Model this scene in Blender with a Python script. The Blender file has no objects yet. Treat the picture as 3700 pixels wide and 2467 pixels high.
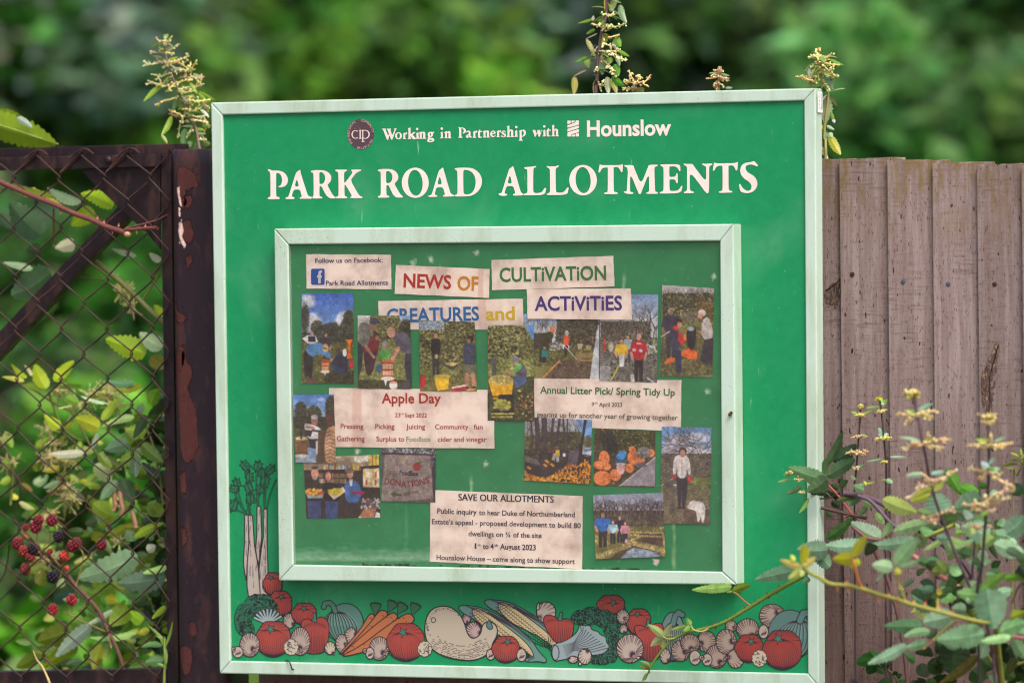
import bpy, math, random
import numpy as np
from mathutils import Vector, Matrix
R_ = math.radians
rng = random.Random(7)
nrng = np.random.default_rng(11)
scene = bpy.context.scene
COL = scene.collection

# ------------------------------------------------------------------ camera
# Sign frame: x right, y up, z out of the board; world = (x, -z, y + ZC).
ZC = 1.40
FMM = 225.0
FPX = FMM / 36 * 3700
def _rod(a):
    a = np.array(a, float); th = np.linalg.norm(a); k = a / th
    K = np.array([[0, -k[2], k[1]], [k[2], 0, -k[0]], [-k[1], k[0], 0]])
    return np.eye(3) + math.sin(th) * K + (1 - math.cos(th)) * K @ K
CAMR = _rod([0.0152258, 0.4573679, -0.007661]) @ np.diag([1, -1, -1.])
CAMT = np.array([-0.005238, 0.082834, 11.452251])
CAMC = -CAMR.T @ CAMT                                    # camera centre, sign frame
S2W = np.array([[1, 0, 0], [0, 0, -1], [0, 1, 0.]])
def w(p):
    p = np.asarray(p, float)
    return p @ S2W.T + np.array([0, 0, ZC])
def US(x, y, d):
    """photo pixel -> point of the plane d metres in front of the board's front plane (sign frame)"""
    x = np.asarray(x, float); y = np.asarray(y, float)
    r = np.stack([(x - 1850) / FPX, (y - 1233.5) / FPX, np.ones_like(x)], -1) @ CAMR
    k = (d - CAMC[2]) / r[..., 2]
    return CAMC + r * k[..., None]
def U(x, y, d=0.0):
    return Vector(w(US(x, y, d)))
MPP = 0.000484                                            # metres per photo pixel at the board

cam = bpy.data.cameras.new("camera")
cam.lens = FMM; cam.sensor_width = 36; cam.sensor_fit = 'HORIZONTAL'
cam.clip_start = 0.5; cam.clip_end = 500
co = bpy.data.objects.new("camera", cam); COL.objects.link(co)
_m = S2W @ (np.diag([1, -1, -1.]) @ CAMR).T
co.matrix_world = Matrix([list(_m[i]) + [float(w(CAMC)[i])] for i in range(3)] + [[0, 0, 0, 1]])
scene.camera = co
_dist = float(np.linalg.norm(US(2000, 1300, 0) - CAMC))
cam.dof.use_dof = True
cam.dof.focus_distance = float((CAMR @ (US(1950, 1250, -0.005) - CAMC))[2])
cam.dof.aperture_fstop = 3.2
cam.dof.aperture_blades = 0

# ------------------------------------------------------------------ light
SUN_EL, SUN_AZ = 54, 130          # azimuth clockwise from +Y (behind the board) towards +X
world = bpy.data.worlds.new("World"); scene.world = world; world.use_nodes = True
nt = world.node_tree
sky = nt.nodes.new('ShaderNodeTexSky'); sky.sky_type = 'NISHITA'; sky.sun_disc = False
sky.sun_elevation = R_(SUN_EL); sky.sun_rotation = R_(SUN_AZ)
sky.air_density = 1.0; sky.dust_density = 7.0; sky.ozone_density = 0.4
nt.links.new(sky.outputs[0], nt.nodes['Background'].inputs[0])
nt.nodes['Background'].inputs[1].default_value = 0.12
sl = bpy.data.lights.new("sun", 'SUN'); sl.energy = 1.3; sl.angle = R_(26); sl.color = (1.0, 0.965, 0.93)
so = bpy.data.objects.new("sun", sl); COL.objects.link(so)
_sd = Vector((math.sin(R_(SUN_AZ)) * math.cos(R_(SUN_EL)), math.cos(R_(SUN_AZ)) * math.cos(R_(SUN_EL)), math.sin(R_(SUN_EL))))
so.rotation_euler = (-_sd).to_track_quat('-Z', 'Y').to_euler(); so.location = (4, 3, 8)
vs = scene.view_settings
vs.view_transform = 'Standard'; vs.look = 'None'; vs.gamma = 1; vs.use_curve_mapping = False
vs.exposure = 0.72
scene.cycles.filter_width = 1.1; scene.cycles.max_bounces = 8; scene.cycles.transparent_max_bounces = 16

# ------------------------------------------------------------------ colour / material helpers
def lin(c):
    c = np.asarray(c, float) / 255.
    return np.where(c <= .04045, c / 12.92, ((c + .055) / 1.055) ** 2.4)
def L4(c): return tuple(lin(c)) + (1,)
def new_mat(name, rough=.6, spec=.4):
    m = bpy.data.materials.new(name); m.use_nodes = True
    b = m.node_tree.nodes['Principled BSDF']
    b.inputs['Roughness'].default_value = rough; b.inputs['Specular IOR Level'].default_value = spec
    return m, m.node_tree, b
def N(nt, t, **k):
    n = nt.nodes.new(t)
    for a, v in k.items(): setattr(n, a, v)
    return n
def noise(nt, vec, scale, detail=4, rough=.55, dist=0):
    n = N(nt, 'ShaderNodeTexNoise'); n.inputs['Scale'].default_value = scale; n.inputs['Detail'].default_value = detail
    n.inputs['Roughness'].default_value = rough; n.inputs['Distortion'].default_value = dist
    nt.links.new(vec, n.inputs['Vector']); return n.outputs['Fac']
def ramp(nt, fac, lo, hi, c0=(0, 0, 0, 1), c1=(1, 1, 1, 1)):
    r = N(nt, 'ShaderNodeValToRGB'); e = r.color_ramp.elements
    e[0].position = lo; e[1].position = hi; e[0].color = c0; e[1].color = c1
    nt.links.new(fac, r.inputs[0]); return r.outputs[0]
def mixc(nt, fac, a, b):
    m = N(nt, 'ShaderNodeMix', data_type='RGBA')
    for sock, v in ((m.inputs[0], fac), (m.inputs[6], a), (m.inputs[7], b)):
        if isinstance(v, (int, float)): sock.default_value = v
        elif isinstance(v, tuple): sock.default_value = v
        else: nt.links.new(v, sock)
    return m.outputs[2]
def coords(nt, scale=(1, 1, 1), loc=(0, 0, 0), kind='Object'):
    tc = N(nt, 'ShaderNodeTexCoord'); mp = N(nt, 'ShaderNodeMapping')
    mp.inputs['Scale'].default_value = scale; mp.inputs['Location'].default_value = loc
    nt.links.new(tc.outputs[kind], mp.inputs[0]); return mp.outputs[0]
def bump(nt, b, h, strength=.3, dist=.001):
    n = N(nt, 'ShaderNodeBump'); n.inputs['Strength'].default_value = strength; n.inputs['Distance'].default_value = dist
    nt.links.new(h, n.inputs['Height']); nt.links.new(n.outputs[0], b.inputs['Normal'])
def flat(name, c, rough=.6, spec=.35):
    m, n, b = new_mat(name, rough, spec); b.inputs['Base Color'].default_value = L4(c); return m

# ------------------------------------------------------------------ object helpers
def world_of(o):
    m = o.matrix_basis.copy()
    return world_of(o.parent) @ o.matrix_parent_inverse @ m if o.parent else m
def link(name, me, mat=None, parent=None):
    o = bpy.data.objects.new(name, me); COL.objects.link(o)
    if mat is not None and not me.materials: me.materials.append(mat)
    if parent is not None: o.parent = parent; o.matrix_parent_inverse = world_of(parent).inverted()
    return o
def tag(o, label, cat, group=None, kind=None):
    if label: o['label'] = label
    if cat: o['category'] = cat
    if group: o['group'] = group
    if kind: o['kind'] = kind
    return o
def thing(name, label, cat, loc=(0, 0, 0), group=None):
    o = bpy.data.objects.new(name, None); COL.objects.link(o); o.location = loc; o.empty_display_size = .05
    o.matrix_world = Matrix.Translation(Vector(loc))
    return tag(o, label, cat, group)
class MB:
    """collects geometry (and a colour per vertex) for ONE mesh"""
    def __init__(s): s.v = []; s.f = []; s.c = []
    def add(s, vs, fs, col=(128, 128, 128)):
        b = len(s.v); s.v += [tuple(p) for p in vs]
        if isinstance(col, list): s.c += col
        else: s.c += [col] * len(vs)
        s.f += [tuple(i + b for i in f) for f in fs]
    def tube(s, pts, rad, n=6, col=(128, 128, 128), cap=True):
        pts = [Vector(p) for p in pts]; m = len(pts)
        if not isinstance(rad, (list, tuple)): rad = [rad] * m
        up = Vector((.13, .2, 1)); vs = []
        for i, p in enumerate(pts):
            t = (pts[min(i + 1, m - 1)] - pts[max(i - 1, 0)]).normalized()
            a = t.cross(up)
            if a.length < .1: a = t.cross(Vector((1, 0, 0)))
            a.normalize(); b = t.cross(a)
            vs += [p + (a * math.cos(2 * math.pi * k / n) + b * math.sin(2 * math.pi * k / n)) * rad[i] for k in range(n)]
        fs = [(i * n + k, i * n + (k + 1) % n, (i + 1) * n + (k + 1) % n, (i + 1) * n + k) for i in range(m - 1) for k in range(n)]
        if cap: fs += [tuple(range(n)), tuple((m - 1) * n + k for k in reversed(range(n)))]
        if isinstance(col, list): col = [c for c in col for _ in range(n)]
        s.add(vs, fs, col)
    def box(s, p, q, col=(128, 128, 128)):
        x0, y0, z0 = p; x1, y1, z1 = q
        s.add([(x0, y0, z0), (x1, y0, z0), (x1, y1, z0), (x0, y1, z0), (x0, y0, z1), (x1, y0, z1), (x1, y1, z1), (x0, y1, z1)],
              [(0, 3, 2, 1), (4, 5, 6, 7), (0, 1, 5, 4), (1, 2, 6, 5), (2, 3, 7, 6), (3, 0, 4, 7)], col)
    def prism(s, front, back, col=(128, 128, 128)):
        n = len(front)
        s.add(list(front) + list(back), [tuple(range(n)), tuple(range(2 * n - 1, n - 1, -1))] +
              [(i, i + n, (i + 1) % n + n, (i + 1) % n) for i in range(n)], col)
    def pxprism(s, pts, d0, d1, col=(128, 128, 128)):
        """polygon given in photo pixels, from plane d0 (front) back to d1, straight back along the board's normal"""
        f = [U(x, y, d0) for x, y in pts]
        s.prism(f, [p + Vector((0, d0 - d1, 0)) for p in f], col)
    def ball(s, c, r, col, seg=6, ring=4, sc=(1, 1, 1)):
        c = Vector(c); vs = [c + Vector((0, 0, r * sc[2]))]
        for i in range(1, ring):
            a = math.pi * i / ring
            for k in range(seg):
                b = 2 * math.pi * k / seg
                vs.append(c + Vector((r * sc[0] * math.sin(a) * math.cos(b), r * sc[1] * math.sin(a) * math.sin(b), r * sc[2] * math.cos(a))))
        vs.append(c - Vector((0, 0, r * sc[2]))); e = len(vs) - 1; fs = []
        for k in range(seg):
            fs.append((0, 1 + k, 1 + (k + 1) % seg)); q = 1 + (ring - 2) * seg
            fs.append((e, q + (k + 1) % seg, q + k))
            for i in range(ring - 2):
                a = 1 + i * seg; fs.append((a + k, a + seg + k, a + seg + (k + 1) % seg, a + (k + 1) % seg))
        s.add(vs, fs, col)
    def build(s, name, mat, parent=None, smooth=False, bevel=0, origin=None):
        me = bpy.data.meshes.new(name)
        org = Vector(origin) if origin is not None else Vector((0, 0, 0))
        me.from_pydata([tuple(Vector(p) - org) for p in s.v], [], s.f)
        a = me.attributes.new('Col', 'FLOAT_COLOR', 'POINT')
        if s.c:
            c = np.ones((len(s.v), 4)); c[:, :3] = lin(np.array(s.c)); a.data.foreach_set('color', c.ravel())
        if smooth: me.polygons.foreach_set('use_smooth', [True] * len(me.polygons))
        me.validate(); me.update()
        o = bpy.data.objects.new(name, me); COL.objects.link(o); o.location = org
        me.materials.append(mat)
        if parent is not None:
            o.parent = parent; o.matrix_parent_inverse = world_of(parent).inverted()
        if bevel:
            import bmesh
            bm = bmesh.new(); bm.from_mesh(me)
            es = [e for e in bm.edges if len(e.link_faces) == 2 and e.calc_face_angle() > .6]
            bmesh.ops.bevel(bm, geom=es, offset=bevel, segments=2, profile=.5, affect='EDGES', clamp_overlap=True)
            bm.to_mesh(me); bm.free()
        return o
def chaikin(p, it=2, r=.22):
    p = np.array(p, float)
    for _ in range(it):
        q = np.roll(p, -1, 0); out = np.empty((2 * len(p), 2))
        out[0::2] = p * (1 - r) + q * r; out[1::2] = p * r + q * (1 - r); p = out
    return p
def zo(org, sc):
    """transform from a zoomed crop's coordinates to photo pixels"""
    return lambda x, y: (org[0] + x / sc, org[1] + y / sc)
def poly_curve(loops):
    cu = bpy.data.curves.new('c', 'CURVE'); cu.dimensions = '2D'; cu.fill_mode = 'BOTH'
    for L in loops:
        sp = cu.splines.new('POLY'); sp.points.add(len(L) - 1)
        for i, (x, y) in enumerate(L): sp.points[i].co = (x * .01, -y * .01, 0, 1)
        sp.use_cyclic_u = True
    return eval_curve(cu, .01)
def eval_curve(cu, sc=None):
    o = bpy.data.objects.new('c', cu); COL.objects.link(o)
    dg = bpy.context.evaluated_depsgraph_get(); me = bpy.data.meshes.new_from_object(o.evaluated_get(dg))
    v = np.array([p.co[:2] for p in me.vertices]) if len(me.vertices) else np.zeros((0, 2))
    f = [tuple(p.vertices) for p in me.polygons]
    bpy.data.objects.remove(o); bpy.data.curves.remove(cu); bpy.data.meshes.remove(me)
    if sc: v = v / sc; v[:, 1] *= -1
    return v, f
def add_polys(mb, loops, d, col):
    v, f = poly_curve(loops)
    mb.add([U(x, y, d) for x, y in v], f, col)
_tc = {}
def text2d(s, bold):
    k = (s, bold)
    if k not in _tc:
        cu = bpy.data.curves.new('t', 'FONT'); cu.body = s; cu.resolution_u = 3; cu.offset = bold; cu.fill_mode = 'FRONT'
        _tc[k] = eval_curve(cu)
    return _tc[k]
_capv = [None]
def add_text(mb, s, p0, p1, h, d, col, bold=0.0):
    """text from baseline start p0 to baseline end p1 (photo pixels); h = capital height in photo pixels"""
    if bold and 'M' in s:                                    # heavier face by a second strike
        q = h * .06; add_text(mb, s, (p0[0] + q, p0[1]), (p1[0] + q, p1[1]), h, d + .00015, col); bold = 0
    v, f = text2d(s, bold)
    if _capv[0] is None: _capv[0] = float(text2d('H', 0)[0][:, 1].max())
    a, b = US(*p0, d), US(*p1, d); e = b - a
    x0, x1 = v[:, 0].min(), v[:, 0].max(); n = e / np.linalg.norm(e); up = np.array([-n[1], n[0], 0])
    q = a + np.outer((v[:, 0] - x0) / (x1 - x0), e) + np.outer(v[:, 1] / _capv[0] * h * MPP, up)
    mb.add([tuple(r) for r in w(q)], f, col)

# ------------------------------------------------------------------ painter: prints are grids with a colour per vertex
class Ras:
    def __init__(s, wd, ht, fn, alpha=0., col=(0, 0, 0)):
        s.w, s.h, s.fn = int(wd), int(ht), fn                     # fn: author coordinates -> raster coordinates
        s.a = np.zeros((s.h, s.w, 4)); s.a[..., :3] = np.array(col) / 255.; s.a[..., 3] = alpha
    def T(s, pts): return np.array([s.fn(x, y) for x, y in pts], float)
    def _bb(s, q, m):
        x0 = max(0, int(q[:, 0].min() - m)); x1 = min(s.w, int(q[:, 0].max() + m) + 2)
        y0 = max(0, int(q[:, 1].min() - m)); y1 = min(s.h, int(q[:, 1].max() + m) + 2)
        return (x0, x1, y0, y1) if x1 > x0 and y1 > y0 else None
    def _put(s, bb, cov, col, al):
        x0, x1, y0, y1 = bb; A = s.a[y0:y1, x0:x1]; c = np.clip(cov * al, 0, 1)[..., None]
        A[..., :3] = A[..., :3] * (1 - c) + np.array(col) / 255. * c
        A[..., 3:] = A[..., 3:] + (1 - A[..., 3:]) * c
    def poly(s, col, pts, al=1., sm=0, clip=None):
        q = s.T(pts)
        if sm: q = chaikin(q, sm, .25)
        bb = s._bb(q, 1)
        if not bb: return
        x0, x1, y0, y1 = bb; cov = np.zeros((y1 - y0, x1 - x0))
        for ox in (.17, .5, .83):
            for oy in (.17, .5, .83):
                X, Y = np.meshgrid(np.arange(x0, x1) + ox - .5, np.arange(y0, y1) + oy - .5)
                ins = np.zeros(X.shape, bool); p = q; r = np.roll(q, -1, 0)
                for (ax, ay), (bx, by) in zip(p, r):
                    if ay == by: continue
                    c = (ay > Y) != (by > Y)
                    ins ^= c & (X < (bx - ax) * (Y - ay) / (by - ay) + ax)
                cov += ins / 9.
        s._put(bb, cov, col, al)
    def ell(s, col, cx, cy, rx, ry, al=1., soft=0.):
        c = s.T([(cx, cy), (cx + rx, cy), (cx, cy + ry)]); ax = np.linalg.norm(c[1] - c[0]); ay = np.linalg.norm(c[2] - c[0])
        if ax < .2 or ay < .2: return
        bb = s._bb(np.array([c[0] - (ax, ay), c[0] + (ax, ay)]), 2 + soft)
        if not bb: return
        x0, x1, y0, y1 = bb; X, Y = np.meshgrid(np.arange(x0, x1), np.arange(y0, y1))
        r = np.sqrt(((X - c[0][0]) / ax) ** 2 + ((Y - c[0][1]) / ay) ** 2)
        s._put(bb, np.clip((1 - r) * min(ax, ay) / (1 + soft) + .5, 0, 1), col, al)
    def line(s, col, wd, pts, al=1.):
        """wd in raster pixels; a tuple tapers from start to end"""
        q = s.T(pts); w0, w1 = wd if isinstance(wd, tuple) else (wd, wd); n = len(q) - 1
        for i in range(n):
            a, b = q[i], q[i + 1]; wa = w0 + (w1 - w0) * i / n; wb = w0 + (w1 - w0) * (i + 1) / n
            bb = s._bb(np.array([a, b]), max(wa, wb) + 1)
            if not bb: continue
            x0, x1, y0, y1 = bb; X, Y = np.meshgrid(np.arange(x0, x1), np.arange(y0, y1)); d = b - a; L = d @ d + 1e-9
            t = np.clip(((X - a[0]) * d[0] + (Y - a[1]) * d[1]) / L, 0, 1)
            r = np.hypot(X - a[0] - t * d[0], Y - a[1] - t * d[1]); wv = (wa + (wb - wa) * t) / 2
            s._put(bb, np.clip(wv - r + .5, 0, 1) * np.clip(2 * wv, 0, 1), col, al)
    def grad(s, y0, c0, y1, c1):
        a = s.fn(0, y0)[1]; b = s.fn(0, y1)[1]; t = np.clip((np.arange(s.h) - a) / (b - a), 0, 1)[:, None]
        s.a[..., :3] = ((1 - t) * np.array(c0) / 255. + t * np.array(c1) / 255.)[:, None, :]; s.a[..., 3] = 1
    def fol(s, x0, y0, x1, y1, n, size, cols, rnd=True, al=.9):
        """leafy speckle inside an ellipse (rnd) or a rectangle"""
        base = tuple(np.mean(np.array(cols, float), 0) * .8)
        if rnd: s.ell(base, (x0 + x1) / 2, (y0 + y1) / 2, abs(x1 - x0) / 2 * .93, abs(y1 - y0) / 2 * .93, .8, 5)
        else: s.poly(base, [(x0, y0), (x1, y0), (x1, y1), (x0, y1)], .75)
        for _ in range(n):
            u, v = rng.uniform(-1, 1), rng.uniform(-1, 1)
            if rnd and u * u + v * v > 1: continue
            x = (x0 + x1) / 2 + u * (x1 - x0) / 2; y = (y0 + y1) / 2 + v * (y1 - y0) / 2
            k = size * rng.uniform(.5, 1.3)
            s.ell(rng.choice(cols), x, y, k * rng.uniform(.5, 1.2), k * rng.uniform(.4, 1), al)
    def twigs(s, x, y, L, ang, depth, wd, col):
        x2 = x + L * math.cos(ang); y2 = y - L * math.sin(ang); s.line(col, wd, [(x, y), (x2, y2)], .85)
        if depth:
            for k in (-1, 1): s.twigs(x2, y2, L * rng.uniform(.6, .85), ang + k * rng.uniform(.2, .6), depth - 1, wd * .72, col)
    def photographic(s, r=1):
        A = s.a[..., :3]; P = np.pad(A, ((1, 1), (1, 1), (0, 0)), 'edge'); B = sum(P[i:i + s.h, j:j + s.w] for i in range(3) for j in range(3)) / 9.
        A = A * .62 + B * .38
        for c, k in ((3, .040), (7, .050), (16, .045)):
            hh, ww = s.h // c + 2, s.w // c + 2; q = nrng.normal(0, k, (hh, ww)); yy = np.linspace(0, hh - 1.01, s.h); xx = np.linspace(0, ww - 1.01, s.w); iy, ix = yy.astype(int), xx.astype(int); fy, fx = (yy - iy)[:, None], (xx - ix)[None]
            z = q[iy][:, ix] * (1 - fy) * (1 - fx) + q[iy + 1][:, ix] * fy * (1 - fx) + q[iy][:, ix + 1] * (1 - fy) * fx + q[iy + 1][:, ix + 1] * fy * fx
            A = A * (1 + 1.6 * z[..., None])
        q = nrng.normal(0, 1, (s.h, s.w)); lum = A.mean(-1, keepdims=True); A = A * (1 + .09 * q[..., None] * (1 - .6 * lum))
        s.a[..., :3] = np.clip(A, 0, 1)
    def grain(s, k):
        n = nrng.normal(0, k, (s.h, s.w, 1)) / 255.; s.a[..., :3] = np.clip(s.a[..., :3] + n, 0, 1)
    def mesh(s, name, fn3, mat, parent=None, k=1.0):
        """fn3(u, v) arrays in 0..1 -> world points"""
        V, Uu = np.meshgrid(np.linspace(0, 1, s.h), np.linspace(0, 1, s.w), indexing='ij')
        P = fn3(Uu.ravel(), V.ravel()); return grid_mesh(name, P, s.w, s.h, s.a.reshape(-1, 4), mat, parent, k)
def grid_mesh(name, P, wd, ht, rgba, mat, parent=None, k=1.0):
    idx = np.arange(wd * ht).reshape(ht, wd)
    Q = np.stack([idx[:-1, :-1], idx[1:, :-1], idx[1:, 1:], idx[:-1, 1:]], -1).reshape(-1, 4)
    if rgba is not None:
        keep = rgba[:, 3][Q].max(1) > .01; Q = Q[keep]
        used = np.unique(Q); mp = np.full(wd * ht, -1); mp[used] = np.arange(len(used)); Q = mp[Q]; P = P[used]; rgba = rgba[used]
    me = bpy.data.meshes.new(name); me.vertices.add(len(P)); me.vertices.foreach_set('co', np.ascontiguousarray(P, dtype=np.float32).ravel())
    me.loops.add(Q.size); me.loops.foreach_set('vertex_index', Q.ravel().astype(np.int32))
    me.polygons.add(len(Q)); me.polygons.foreach_set('loop_start', (np.arange(len(Q)) * 4).astype(np.int32))
    me.update(calc_edges=True)
    if rgba is not None:
        at = me.attributes.new('Col', 'FLOAT_COLOR', 'POINT'); c = rgba.copy(); c[:, :3] = lin(c[:, :3] * 255) * k
        at.data.foreach_set('color', c.astype(np.float32).ravel())
    me.validate()
    return link(name, me, mat, parent)
def attr_mat(name, rough=.55, spec=.3, alpha=False, transl=0.0, vary=0.0):
    m, t, b = new_mat(name, rough, spec); a = N(t, 'ShaderNodeAttribute', attribute_name='Col'); c = a.outputs['Color']
    if vary:
        f = noise(t, coords(t), 60, 3); hv = N(t, 'ShaderNodeHueSaturation'); t.links.new(c, hv.inputs['Color'])
        mr = N(t, 'ShaderNodeMapRange'); t.links.new(f, mr.inputs[0]); mr.inputs[1].default_value = .3; mr.inputs[2].default_value = .7
        mr.inputs[3].default_value = 1 - vary; mr.inputs[4].default_value = 1 + vary; t.links.new(mr.outputs[0], hv.inputs['Value']); c = hv.outputs[0]
    t.links.new(c, b.inputs['Base Color'])
    if alpha: t.links.new(a.outputs['Alpha'], b.inputs['Alpha'])
    if transl:
        tr = N(t, 'ShaderNodeBsdfTranslucent'); t.links.new(c, tr.inputs[0]); mx = N(t, 'ShaderNodeMixShader'); mx.inputs[0].default_value = transl
        t.links.new(b.outputs[0], mx.inputs[1]); t.links.new(tr.outputs[0], mx.inputs[2]); t.links.new(mx.outputs[0], t.nodes['Material Output'].inputs[0])
    return m

# ================================================================== ground (structure)
def build_ground():
    m, t, b = new_mat('meadow_grass', .9, .1)
    v = coords(t); f = noise(t, v, 3, 6); g = noise(t, v, .35, 2)
    c = mixc(t, ramp(t, f, .35, .65), L4((44, 74, 24)), L4((74, 108, 36)))
    t.links.new(mixc(t, ramp(t, g, .4, .6), c, L4((84, 104, 46))), b.inputs['Base Color'])
    mb = MB(); n = 40; S = 240.
    vs = []
    for j in range(n + 1):
        for i in range(n + 1):
            x = -S / 2 + S * i / n; y = -80 + S * j / n
            vs.append((x, y, .02 * math.sin(x * .9) * math.cos(y * .7)))
    mb.add(vs, [(j * (n + 1) + i, j * (n + 1) + i + 1, (j + 1) * (n + 1) + i + 1, (j + 1) * (n + 1) + i) for j in range(n) for i in range(n)])
    tag(mb.build('ground', m, smooth=True), None, None, kind='structure')
    m, t, b = new_mat('worn_asphalt', .9, .15); v = coords(t)
    c = mixc(t, ramp(t, noise(t, v, 2.2, 5), .35, .7), L4((104, 97, 95)), L4((126, 118, 114))); t.links.new(mixc(t, ramp(t, noise(t, v, 160, 3), .55, .7), c, L4((96, 90, 88))), b.inputs['Base Color'])
    bump(t, b, noise(t, v, 220, 3), .4, .003); mb = MB(); n = 24
    mb.add([(-60 + 120 * i / n, y, .034) for y in (-60, -.5) for i in range(n + 1)], [(i, i + 1, n + 2 + i, n + 1 + i) for i in range(n)])
    tag(mb.build('pavement', m), None, None, kind='structure')
build_ground()

# ================================================================== sign board
OUT = [(761.5, 371.5), (2945.5, 319.5), (2958.3, 2478), (793, 2431.5)]
INN = [(802, 415.2), (2904.6, 363.8), (2918.7, 2432), (831.2, 2386.3)]
COUT = [(990, 826.2), (2649.5, 809.5), (2661, 2111), (1006.8, 2096.2)]
CINN = [(1041, 883.3), (2601, 870.4), (2608.5, 2064.8), (1059, 2039.3)]
DP, DC, DB, DG = -.006, .030, .020, .0275           # panel, case front, pinboard, glass depths

def enamel(name, c, spots=True):
    m, t, b = new_mat(name, .38, .45); v = coords(t)
    d = ramp(t, noise(t, v, 420, 2, .5), .66, .74); pt = ramp(t, noise(t, v, 9, 3), .45, .62)
    mul = N(t, 'ShaderNodeMath', operation='MULTIPLY'); t.links.new(d, mul.inputs[0]); t.links.new(pt, mul.inputs[1])
    gr = ramp(t, noise(t, coords(t, (1, 1, .25)), 16, 5, .65), .48, .80)
    c1 = mixc(t, gr, L4(c), L4((c[0] * .84, c[1] * .83, c[2] * .76)))
    t.links.new(mixc(t, mul.outputs[0], c1, L4((92, 92, 80))), b.inputs['Base Color'])
    t.links.new(ramp(t, noise(t, v, 30, 4), .3, .7, (.3,) * 3 + (1,), (.5,) * 3 + (1,)), b.inputs['Roughness'])
    return m
M_frame = enamel('pale_green_enamel', (192, 217, 203))
def panel_mat():
    m, t, b = new_mat('green_print', .33, .4); v = coords(t)
    fade = ramp(t, noise(t, v, 4.2, 4, .6, .6), .50, .78)
    speck = ramp(t, noise(t, v, 170, 2, .5), .715, .75)
    scr = ramp(t, noise(t, coords(t, (1, 1, .12)), 120, 2, .6), .72, .78)
    c = mixc(t, fade, L4((18, 138, 86)), L4((84, 160, 120)))
    fine = ramp(t, noise(t, v, 60, 5, .7), .35, .75)
    c = mixc(t, fine, c, L4((30, 146, 94)))
    mx = N(t, 'ShaderNodeMath', operation='MAXIMUM'); t.links.new(speck, mx.inputs[0]); t.links.new(scr, mx.inputs[1])
    m2 = N(t, 'ShaderNodeMath', operation='MULTIPLY'); t.links.new(mx.outputs[0], m2.inputs[0]); m2.inputs[1].default_value = .5
    t.links.new(mixc(t, m2.outputs[0], c, L4((150, 195, 165))), b.inputs['Base Color'])
    t.links.new(ramp(t, noise(t, v, 12, 4), .3, .7, (.26,) * 3 + (1,), (.5,) * 3 + (1,)), b.inputs['Roughness'])
    return m
def white_print():
    m, t, b = new_mat('off_white_vinyl', .45, .3)
    f = noise(t, coords(t), 40, 4)
    t.links.new(mixc(t, ramp(t, f, .35, .7), L4((245, 230, 226)), L4((234, 218, 212))), b.inputs['Base Color']); return m
M_white = white_print()
SIGN = thing('sign_board', 'large green allotments sign with pale green frame fixed to the wooden fence', 'sign', w((0, -.53, -.03)))

def rails(O, I, d0, d1):
    mb = MB()
    for k in range(4):
        a, b = O[k], O[(k + 1) % 4]; c, e = I[(k + 1) % 4], I[k]
        ux = np.array([b[0] - a[0], b[1] - a[1]]); ux = ux / np.linalg.norm(ux) * .55
        mb.pxprism([(a[0] + ux[0], a[1] + ux[1]), (b[0] - ux[0], b[1] - ux[1]), (c[0] - ux[0], c[1] - ux[1]), (e[0] + ux[0], e[1] + ux[1])], d0, d1)
    return mb
def inset(q, k):
    cx = sum(p[0] for p in q) / 4; cy = sum(p[1] for p in q) / 4
    return [(x + (k if x < cx else -k), y + (k if y < cy else -k)) for x, y in q]

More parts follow.
